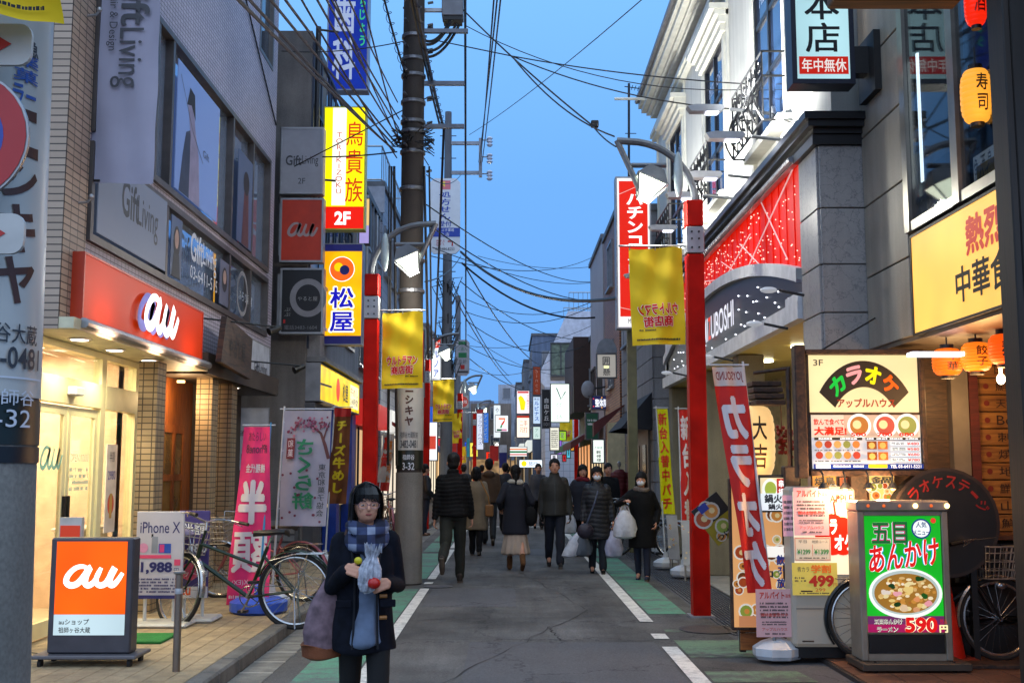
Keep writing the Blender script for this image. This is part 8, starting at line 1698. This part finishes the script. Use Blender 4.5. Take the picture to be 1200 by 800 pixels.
def bag(label, T, hand_i, drop, w, h, m, sw=.0, hold=None, top=.12, name='carrier_bag', cat='bag'):
    """bag hanging from a hand: belly, gathered neck and two handle loops"""
    arms, j, k, hd = CARR[T.name]; s, sh, e_, wr = arms[hand_i]; p = Matrix.Translation(T.location) @ Matrix.Rotation(T.rotation_euler[2], 4, 'Z') @ (wr + Vector((0, 0, -.085 * k))) if hold is None else Vector(hold)
    t = thing(name, label, cat, tuple(p)); b = MB(); n = 18
    prof = [(.02, -h - top), (.30, -h - top + .01), (.46, -h * .9 - top), (.5, -h * .6 - top), (.42, -h * .25 - top), (.22, -top * .8), (.12, -top * .5)]
    vs = []
    for r, z in prof:
        for q in range(n): a = 2 * PI * q / n; f = 1 + .10 * math.sin(a * 5 + z * 30) ; vs.append((r * w * f * math.cos(a) + sw * z, r * w * .62 * f * math.sin(a), z))
    b.add(vs, [(i * n + q, i * n + (q + 1) % n, (i + 1) * n + (q + 1) % n, (i + 1) * n + q) for i in range(len(prof) - 1) for q in range(n)] + [tuple(range(n))[::-1]]); b.build('sack', m, t, smooth=True)
    b = MB()
    for d in (-.02, .02): b.tube([(d - .05, 0, -top * .7), (d - .02, 0, -.01), (d + .02, 0, .005), (d + .05, 0, -top * .7)], .007, 5)
    b.build('handle', m, t); return t
PLB = pt('#b9bcc4', .35, var=.12, scale=14, bump=.5, bscale=25); GRB = pt('#4d5560', .4, var=.1, bump=.4, bscale=25)
NVY = pt('#070a16', .9, var=.3, scale=20, spec=.2); BKC = pt('#060608', .85, var=.3, scale=20, spec=.25); JEAN = pt('#141a2a', .8, var=.2, scale=25); DKG = pt('#1c1b18', .75, var=.2, scale=10)
st = (.235, -.02, .80); stR = (-.235, -.02, .80)
BT = (BKC, 0)
# 1 the girl in front
G = person('girl with glasses and navy coat walking up close, holding a plastic bag', at(429, 600, 6.25).x, 6.25, .16, 1.485, ((14, 6), (-12, 18)), ((.13, -.20, 1.13, (.28, .45, -1), (-.75, -.45, -.2), (-.1, .3, 1), (-.4, 1, 0)), (-.12, -.22, 1.22, (-.32, .45, -1), (.80, -.50, -.25), (.1, .3, 1), (.4, 1, 0))), (NVY, .70, .020, folds(.009, 12, 1), 'hood'), (pt('#0a0a0c', .9, var=0), 'slim'), (BKC, 0), 'bob', .008, (.75, .75), headturn=.12, detail=True)
arms, jo, k, hd = CARR[G.name]; V = lambda a, b, c: Vector((a, b, c)) * k
b = MB(); loft(b, [(z * k, a * k, c * k, 0, d * k) for z, a, c, d in ((.745, .10, .11, -.06), (.76, .115, .13, -.06), (.95, .10, .12, -.05), (1.2, .09, .10, -.055), (1.40, .07, .07, -.04))]); blob('sweater', b, pt('#5b6a82', .85, var=.15, scale=14), G, .009, 2, folds(.014, 15, 8))
def plaid():
    m, t, bs = nmat('plaid'); g = t.nodes.new('ShaderNodeTexCoord'); sx = t.nodes.new('ShaderNodeSeparateXYZ'); t.links.new(g.outputs['Object'], sx.inputs[0]); out = None
    for i, (ax, f, ph) in enumerate(((0, 62, 0), (2, 70, 1))):
        a = t.nodes.new('ShaderNodeMath'); a.operation = 'MULTIPLY_ADD'; a.inputs[1].default_value = f; a.inputs[2].default_value = ph; t.links.new(sx.outputs[ax], a.inputs[0]); s = t.nodes.new('ShaderNodeMath'); s.operation = 'SINE'; t.links.new(a.outputs[0], s.inputs[0]); c = t.nodes.new('ShaderNodeMath'); c.operation = 'GREATER_THAN'; c.inputs[1].default_value = .2; t.links.new(s.outputs[0], c.inputs[0])
        if out is None: out = c
        else: ad = t.nodes.new('ShaderNodeMath'); ad.operation = 'ADD'; t.links.new(out.outputs[0], ad.inputs[0]); t.links.new(c.outputs[0], ad.inputs[1]); out = ad
    h = t.nodes.new('ShaderNodeMath'); h.operation = 'MULTIPLY'; h.inputs[1].default_value = .5; t.links.new(out.outputs[0], h.inputs[0]); r = t.nodes.new('ShaderNodeValToRGB'); r.color_ramp.interpolation = 'CONSTANT'
    e0, e1 = r.color_ramp.elements; e0.color = (*lin('#11162c'), 1); e1.position = .75; e1.color = (*lin('#7d869c'), 1); e2 = r.color_ramp.elements.new(.3); e2.color = (*lin('#2c3656'), 1); t.links.new(h.outputs[0], r.inputs[0]); t.links.new(r.outputs[0], bs.inputs['Base Color']); bs.inputs['Roughness'].default_value = .9; return m
PLD = plaid(); b = MB(); b.tube([V(.100 * math.cos(a), .095 * math.sin(a) - .02, 1.455 + .02 * math.sin(a * 2 + 1) - .0 * math.sin(a)) for a in np.linspace(0, 2 * PI, 19)[:-1]], .040 * k, 10, closed=True); b.tube([V(.11 * math.cos(a), .10 * math.sin(a) - .03, 1.395 + .05 * math.sin(a)) for a in np.linspace(0, 2 * PI, 19)[:-1]], .038 * k, 10, closed=True); cap(b, V(.0, -.13, 1.40), V(.02, -.15, 1.30), .05 * k, .035 * k); blob('scarf', b, PLD, G, .008, 1, folds(.010, 26, 4))
b = MB(); rnd = random.Random(8)
for q_ in range(90):
    x = rnd.uniform(-.058, .058); b.tube([hd(x * .5, -.02, 1.719), hd(x * .85, -.072 + abs(x) * .4, 1.692), hd(x + rnd.uniform(-.004, .004), -.101 + abs(x) * .35, 1.655), hd(x + rnd.uniform(-.006, .006), -.100 + abs(x) * .4, rnd.uniform(1.612, 1.634))], [.0022, .0022, .002, .0008], 3)
for q_ in range(120):
    s = rnd.choice((-1, 1)); y_ = rnd.uniform(-.06, .08); b.tube([hd(s * .012, y_ * .6, 1.722), hd(s * .058, y_ * .9, 1.700), hd(s * .084, y_, 1.655), hd(s * rnd.uniform(.086, .094), y_ - .004, 1.60), hd(s * rnd.uniform(.084, .104), y_ + rnd.uniform(-.01, .01), rnd.uniform(1.48, 1.53))], [.0018, .0022, .0025, .0022, .0008], 3)
b.build('hair_strands', pt('#0c0808', .45, var=0), G, kind='stuff')
b = MB()
for s in (-1, 1):
    b.tube([hd(s * .033 + .027 * math.cos(a), -.099, 1.594 + .018 * math.sin(a)) for a in np.linspace(0, 2 * PI, 17)[:-1]], .0018, 5, closed=True); b.tube([hd(s * .06, -.094, 1.598), hd(s * .08, .0, 1.60)], .0018, 5)
b.tube([hd(-.006, -.099, 1.598), hd(.006, -.099, 1.598)], .0018, 5); b.build('glasses', pt('#8a6a70', .3, .6, var=0), G)
b = MB()
for z in (1.05, .92): b.tube([V(.085, -.175, z), V(.13, -.17, z)], .012 * k, 8)
b.build('toggle', pt('#8a5a28', .5), G)
b = MB()
for s in (-1, 1): b.tube([V(s * .078, -.168, .73), V(s * .07, -.155, .95), V(s * .068, -.15, 1.15), V(s * .09, -.13, 1.33)], .007, 6)
b.build('coat_edge', pt('#070a14', .9), G, smooth=True)
for s in (-1, 1): b = MB(); b.bbox(s * .118 - .042, s * .118 + .042, -.166, -.150, .86, .90, .004); o_ = b.build('pocket_flap', NVY, G)
Mw = Matrix.Translation(G.location) @ Matrix.Rotation(G.rotation_euler[2], 4, 'Z')
q = Mw @ V(.015, -.27, 1.20); t = thing('plastic_bag', 'crumpled white plastic bag with red fruit held in the hands of the girl in front', 'bag', tuple(q)); b = MB(); rnd = random.Random(5); n = 26; ja = [rnd.uniform(.78, 1.2) for _ in range(n)]; vs = []; rows_ = ((-.105, .012), (-.095, .035), (-.06, .052), (-.02, .060), (.02, .056), (.055, .042), (.085, .030), (.11, .036), (.135, .044))
for i, (z, r) in enumerate(rows_):
    for q_ in range(n): a_ = 2 * PI * q_ / n; j = ja[(q_ + i // 3) % n] * rnd.uniform(.93, 1.07); vs.append((r * j * math.cos(a_) + .012 * z / .1, r * j * .72 * math.sin(a_), z + (rnd.uniform(-.03, .03) if i == len(rows_) - 1 else rnd.uniform(-.004, .004))))
b.add(vs, [(i * n + q_, i * n + (q_ + 1) % n, (i + 1) * n + (q_ + 1) % n, (i + 1) * n + q_) for i in range(len(rows_) - 1) for q_ in range(n)] + [tuple(range(n))[::-1]]); b.build('sack', pt('#a4a8b4', .3, var=.3, scale=40), t); b = MB(); b.ell((.03, -.03, -.05), (.036, .03, .03), 12, 8); b.build('fruit', pt('#b01810', .3), t, smooth=True); b = MB(); b.ell((-.06, -.0, .065), (.022, .015, .02), 10, 6); b.build('yellow_wrapper', pt('#c8b818', .4), t, smooth=True)
q = Mw @ V(-.25, .05, .90); t = thing('tote_bag', 'slouchy pinkish grey and brown bag hanging at the side of the girl in front', 'bag', tuple(q)); b = MB(); loft(b, [(-.22, .07, .05, 0, 0), (-.20, .12, .085, 0, 0), (-.08, .13, .09, 0, 0), (.08, .10, .07, .02, 0), (.22, .06, .04, .05, 0), (.30, .03, .02, .07, 0)]); blob('sack', b, pt('#6f5a62', .9, var=.3, scale=18), t, .009, 2, folds(.012, 14, 9))
b = MB(); loft(b, [(-.235, .06, .05, -.02, 0), (-.215, .125, .092, -.01, 0), (-.15, .138, .10, -.005, 0), (-.13, .06, .1, -.08, 0)]); loft(b, [(-.1, .04, .08, .095, 0), (.03, .035, .07, .095, 0), (.16, .02, .05, .085, 0)]); blob('leather_patch', b, pt('#6a3614', .7, var=.2, bump=.3), t, .008, 2, folds(.012, 14, 9)); b = MB(); b.tube([(.08, -.02, .28), (.12, -.04, .45), (.16, -.02, .62)], .014, 6); b.build('strap', pt('#4a2a18', .6), t)
# the others
P2_ = person('man seen from behind in black quilted jacket, striding by the white line', at(531, 600, 15.9).x, 15.9, PI - .05, 1.79, ((-22, 45), (12, 8)), ((.25, .06, .79), (-.25, -.10, .81)), (BKC, .88, .035, quilt(.012, .055), 'collar'), (pt('#14170f', .85, var=.2), 'wide'), (pt('#241a14', .7), 0))
person('dark jacketed man in blue jeans seen from the side, by the second lamp post', -2.0, 27.0, PI / 2 + .5, 1.68, ((4, 4), (-4, 4)), ((.22, -.16, .95), (-.22, -.16, .95)), (pt('#10141c', .7, var=.2), .88, .03, folds(.008)), (JEAN, 'wide'), (pt('#5c3a20', .7), 0), vox=.018)
T4 = person('woman seen from behind in beige knee length coat with shoulder bag', at(558, 600, 21.05).x, 21.05, PI - .1, 1.6, ((8, 8), (-8, 14)), ((.25, -.05, .85), (-.25, -.03, .85)), (pt('#7d6c55', .85, var=.12), .50, .035, folds(.008, 8, 3)), (BKC, 'wide'), (BKC, 0), 'bob', .016)
a = at(572, 600, 20.9); t = thing('shoulder_bag', 'tan shoulder bag on the back of the woman in the beige coat', 'bag', (a.x - .02, 20.85, 1.0)); b = MB(); b.tube([(-.12, 0, .38), (.02, -.02, .1), (.05, -.02, -.1)], .013, 6); b.build('strap', pt('#9a6a30', .6), t); b = MB(); b.bbox(-.03, .12, -.06, .06, -.28, -.06, .02); b.build('pouch', pt('#8a5a28', .6), t)
T5 = person('man seen from behind in brown hooded jacket and dark trousers', at(573, 600, 23.9).x, 23.9, PI, 1.78, ((10, 6), (-12, 22)), (st, stR), (pt('#4e3620', .85, var=.15), .84, .035, folds(.009, 9, 5), 'hood'), (pt('#0d0f12', .8), 'wide'), BT, vox=.018)
bag('red and white plastic bag carried by the man in the brown jacket', T5, 0, 0, .22, .26, pt('#b0a8a8', .4, var=.3))
person('dark clothed pedestrian seen from behind, beyond the brown jacketed man', at(592, 600, 29).x, 29, PI, 1.72, ((8, 5), (-10, 16)), (st, stR), (pt('#14161c', .8), .8, .03, folds(.008)), (BKC, 'wide'), BT, vox=.02)
T6 = person('woman seen from behind in navy coat over a pale flared skirt and tan boots', at(604, 600, 17.9).x, 17.9, PI + .12, 1.62, ((10, 5), (-12, 20)), ((.24, -.12, 1.02), (-.24, -.1, .95)), (pt('#0a0d1c', .85, var=.2), .60, .035, folds(.007, 9, 7)), (pt('#a08f80', .8, var=.1), 'skirt', .27), (pt('#5a3818', .9), 1), 'tail', .013, scarf=pt('#a8a294', .9))
q = at(622, 600, 17.8); t = thing('shoulder_bag', 'black handbag at the side of the woman in the navy coat', 'bag', (q.x, 17.8, .95)); b = MB(); b.ell((0, 0, -.1), (.1, .07, .16), 12, 8); b.build('pouch', BKC, t, smooth=True); b = MB(); b.tube([(-.04, 0, .02), (-.1, 0, .35)], .012, 5); b.build('strap', BKC, t)
person('man in dark grey zipped jacket and gloves walking towards the camera', at(650, 600, 18.35).x, 18.35, .0, 1.73, ((8, 4), (-14, 16)), ((.25, -.04, .80), (-.235, -.02, .81)), (pt('#211f1a', .7, var=.15), .82, .04, folds(.009, 8, 11), 'collar'), (pt('#101624', .8, var=.2), 'wide'), (pt('#17120f', .7), 0), gloves=True)
b = MB(); k = 1.73 / 1.7; b.tube([(0, -.170 * k, .86), (0, -.167 * k, 1.2), (0, -.155 * k, 1.42)], .006, 5); b.build('zip', pt('#4a4a48', .4, .6), bpy.data.objects[[o.name for o in bpy.data.objects if o.get('label', '').startswith('man in dark grey zipped')][0]])
T8 = person('dark haired woman with crimson scarf walking behind the masked women', at(683, 600, 20.6).x, 20.6, .1, 1.64, ((6, 4), (-10, 14)), ((.25, -.06, .85), (-.28, -.14, 1.0)), (pt('#0d1222', .8), .7, .035, folds(.008)), (BKC, 'slim'), BT, 'bob', .016, scarf=pt('#6a1020', .9))
bag('white plastic bag in the hand of the woman with the crimson scarf', T8, 1, 0, .26, .34, PLB)
person('man in black coat half hidden behind the masked woman, before the grey house', at(713, 600, 22.5).x, 22.5, .0, 1.68, ((4, 4), (-4, 4)), (st, stR), (BKC, .7, .035, folds(.008)), (BKC, 'wide'), BT, vox=.018)
T9 = person('woman in white face mask and long navy quilted coat, bags in both hands', at(700, 600, 17.3).x, 17.3, -.05, 1.60, ((5, 4), (-8, 12)), ((.26, -.06, .80), (-.25, -.06, .81)), (pt('#0b0e18', .6, var=.15), .56, .04, quilt(.010, .07, 2), 'collar'), (pt('#0e1420', .8), 'wide'), BT, 'bob', mask=1)
bag('pale plastic shopping bag in the left hand of the masked woman in the quilted coat', T9, 0, 0, .30, .36, pt('#9a9ab0', .4, var=.25, scale=8)); bag('dark grey plastic bag in the right hand of the masked woman', T9, 1, 0, .30, .34, GRB); bag('white plastic bag swinging out beside the dark grey one', T9, 1, 0, .26, .36, PLB, sw=.45)
q = at(686, 622, 17.0); t = thing('crossbody_bag', 'dark purple crossbody bag on the quilted coat of the masked woman', 'bag', tuple(q)); b = MB(); b.ell((0, 0, 0), (.13, .06, .12), 14, 8); b.build('pouch', pt('#1c1424', .5, bump=.6, bscale=30), t, smooth=True); b = MB(); b.tube([(.02, -.0, .1), (.14, -.02, .42), (.2, .05, .60)], .014, 6); b.build('strap', pt('#3a4258', .6), t)
T10 = person('woman in white face mask and long black coat raising a bulging white bag', at(752, 600, 16.3).x, 16.3, -.25, 1.52, ((6, 4), (-6, 10)), ((.24, -.06, .92), (-.24, -.26, 1.27, (-1, .2, -.6))), (BKC, .52, .035, folds(.007, 9, 13)), (pt('#10182e', .8), 'slim'), (pt('#12203c', .6), 0), 'bob', mask=1, scarf=pt('#6a5f58', .9, var=.5, scale=60))
bag('bulging white plastic bag held up by the woman in the long black coat', T10, 1, 0, .34, .36, PLB, top=.10)
for x, y, rz, H, c, lb in ((.82, 30, 0, 1.7, '#3a3a40', 'grey coated pedestrian behind the man in the zipped jacket'), (.0, 36, PI, 1.66, '#15171e', 'dark pedestrian seen from behind, far down the middle of the street'), (-.9, 39, PI, 1.7, '#1a1c24', 'navy clad pedestrian far down the left side by the third lamp post'), (-1.3, 33, PI, 1.7, '#26282e', 'slate clad pedestrian beyond the second lamp post')):
    person(lb, x, y, rz, H, ((10, 5), (-12, 18)), (st, stR), (pt(c, .8), .75, .03, folds(.008)), (BKC, 'wide'), BT, vox=.024)
# red jacket shown on a stand by the cream wall panel
q = at(726, 590, 26); t = thing('clothes_stand', 'crimson quilted jacket displayed on a stand by the cream wall panel', 'clothes stand', (q.x, 26, .03)); b = MB(); loft(b, [(.75, .17, .12, 0, 0), (1.1, .17, .12, 0, 0), (1.42, .19, .11, 0, 0), (1.55, .09, .08, 0, 0)]); [cap(b, (s * .17, 0, 1.42), (s * .24, -.02, .98), .07, .055) for s in (-1, 1)]; blob('jacket', b, pt('#5c0f18', .6, var=.1), t, .015, 2, quilt(.014, .09)); b = MB(); b.cyl((0, 0, 0), (0, 0, 1.7), .02, n=8); b.lathe([(.2, 0), (.2, .02)], 16); b.ell((0, 0, 1.68), (.05, .05, .07), 10, 8); b.build('stand', ALU, t)
bpy.data.scenes.remove(TMP)
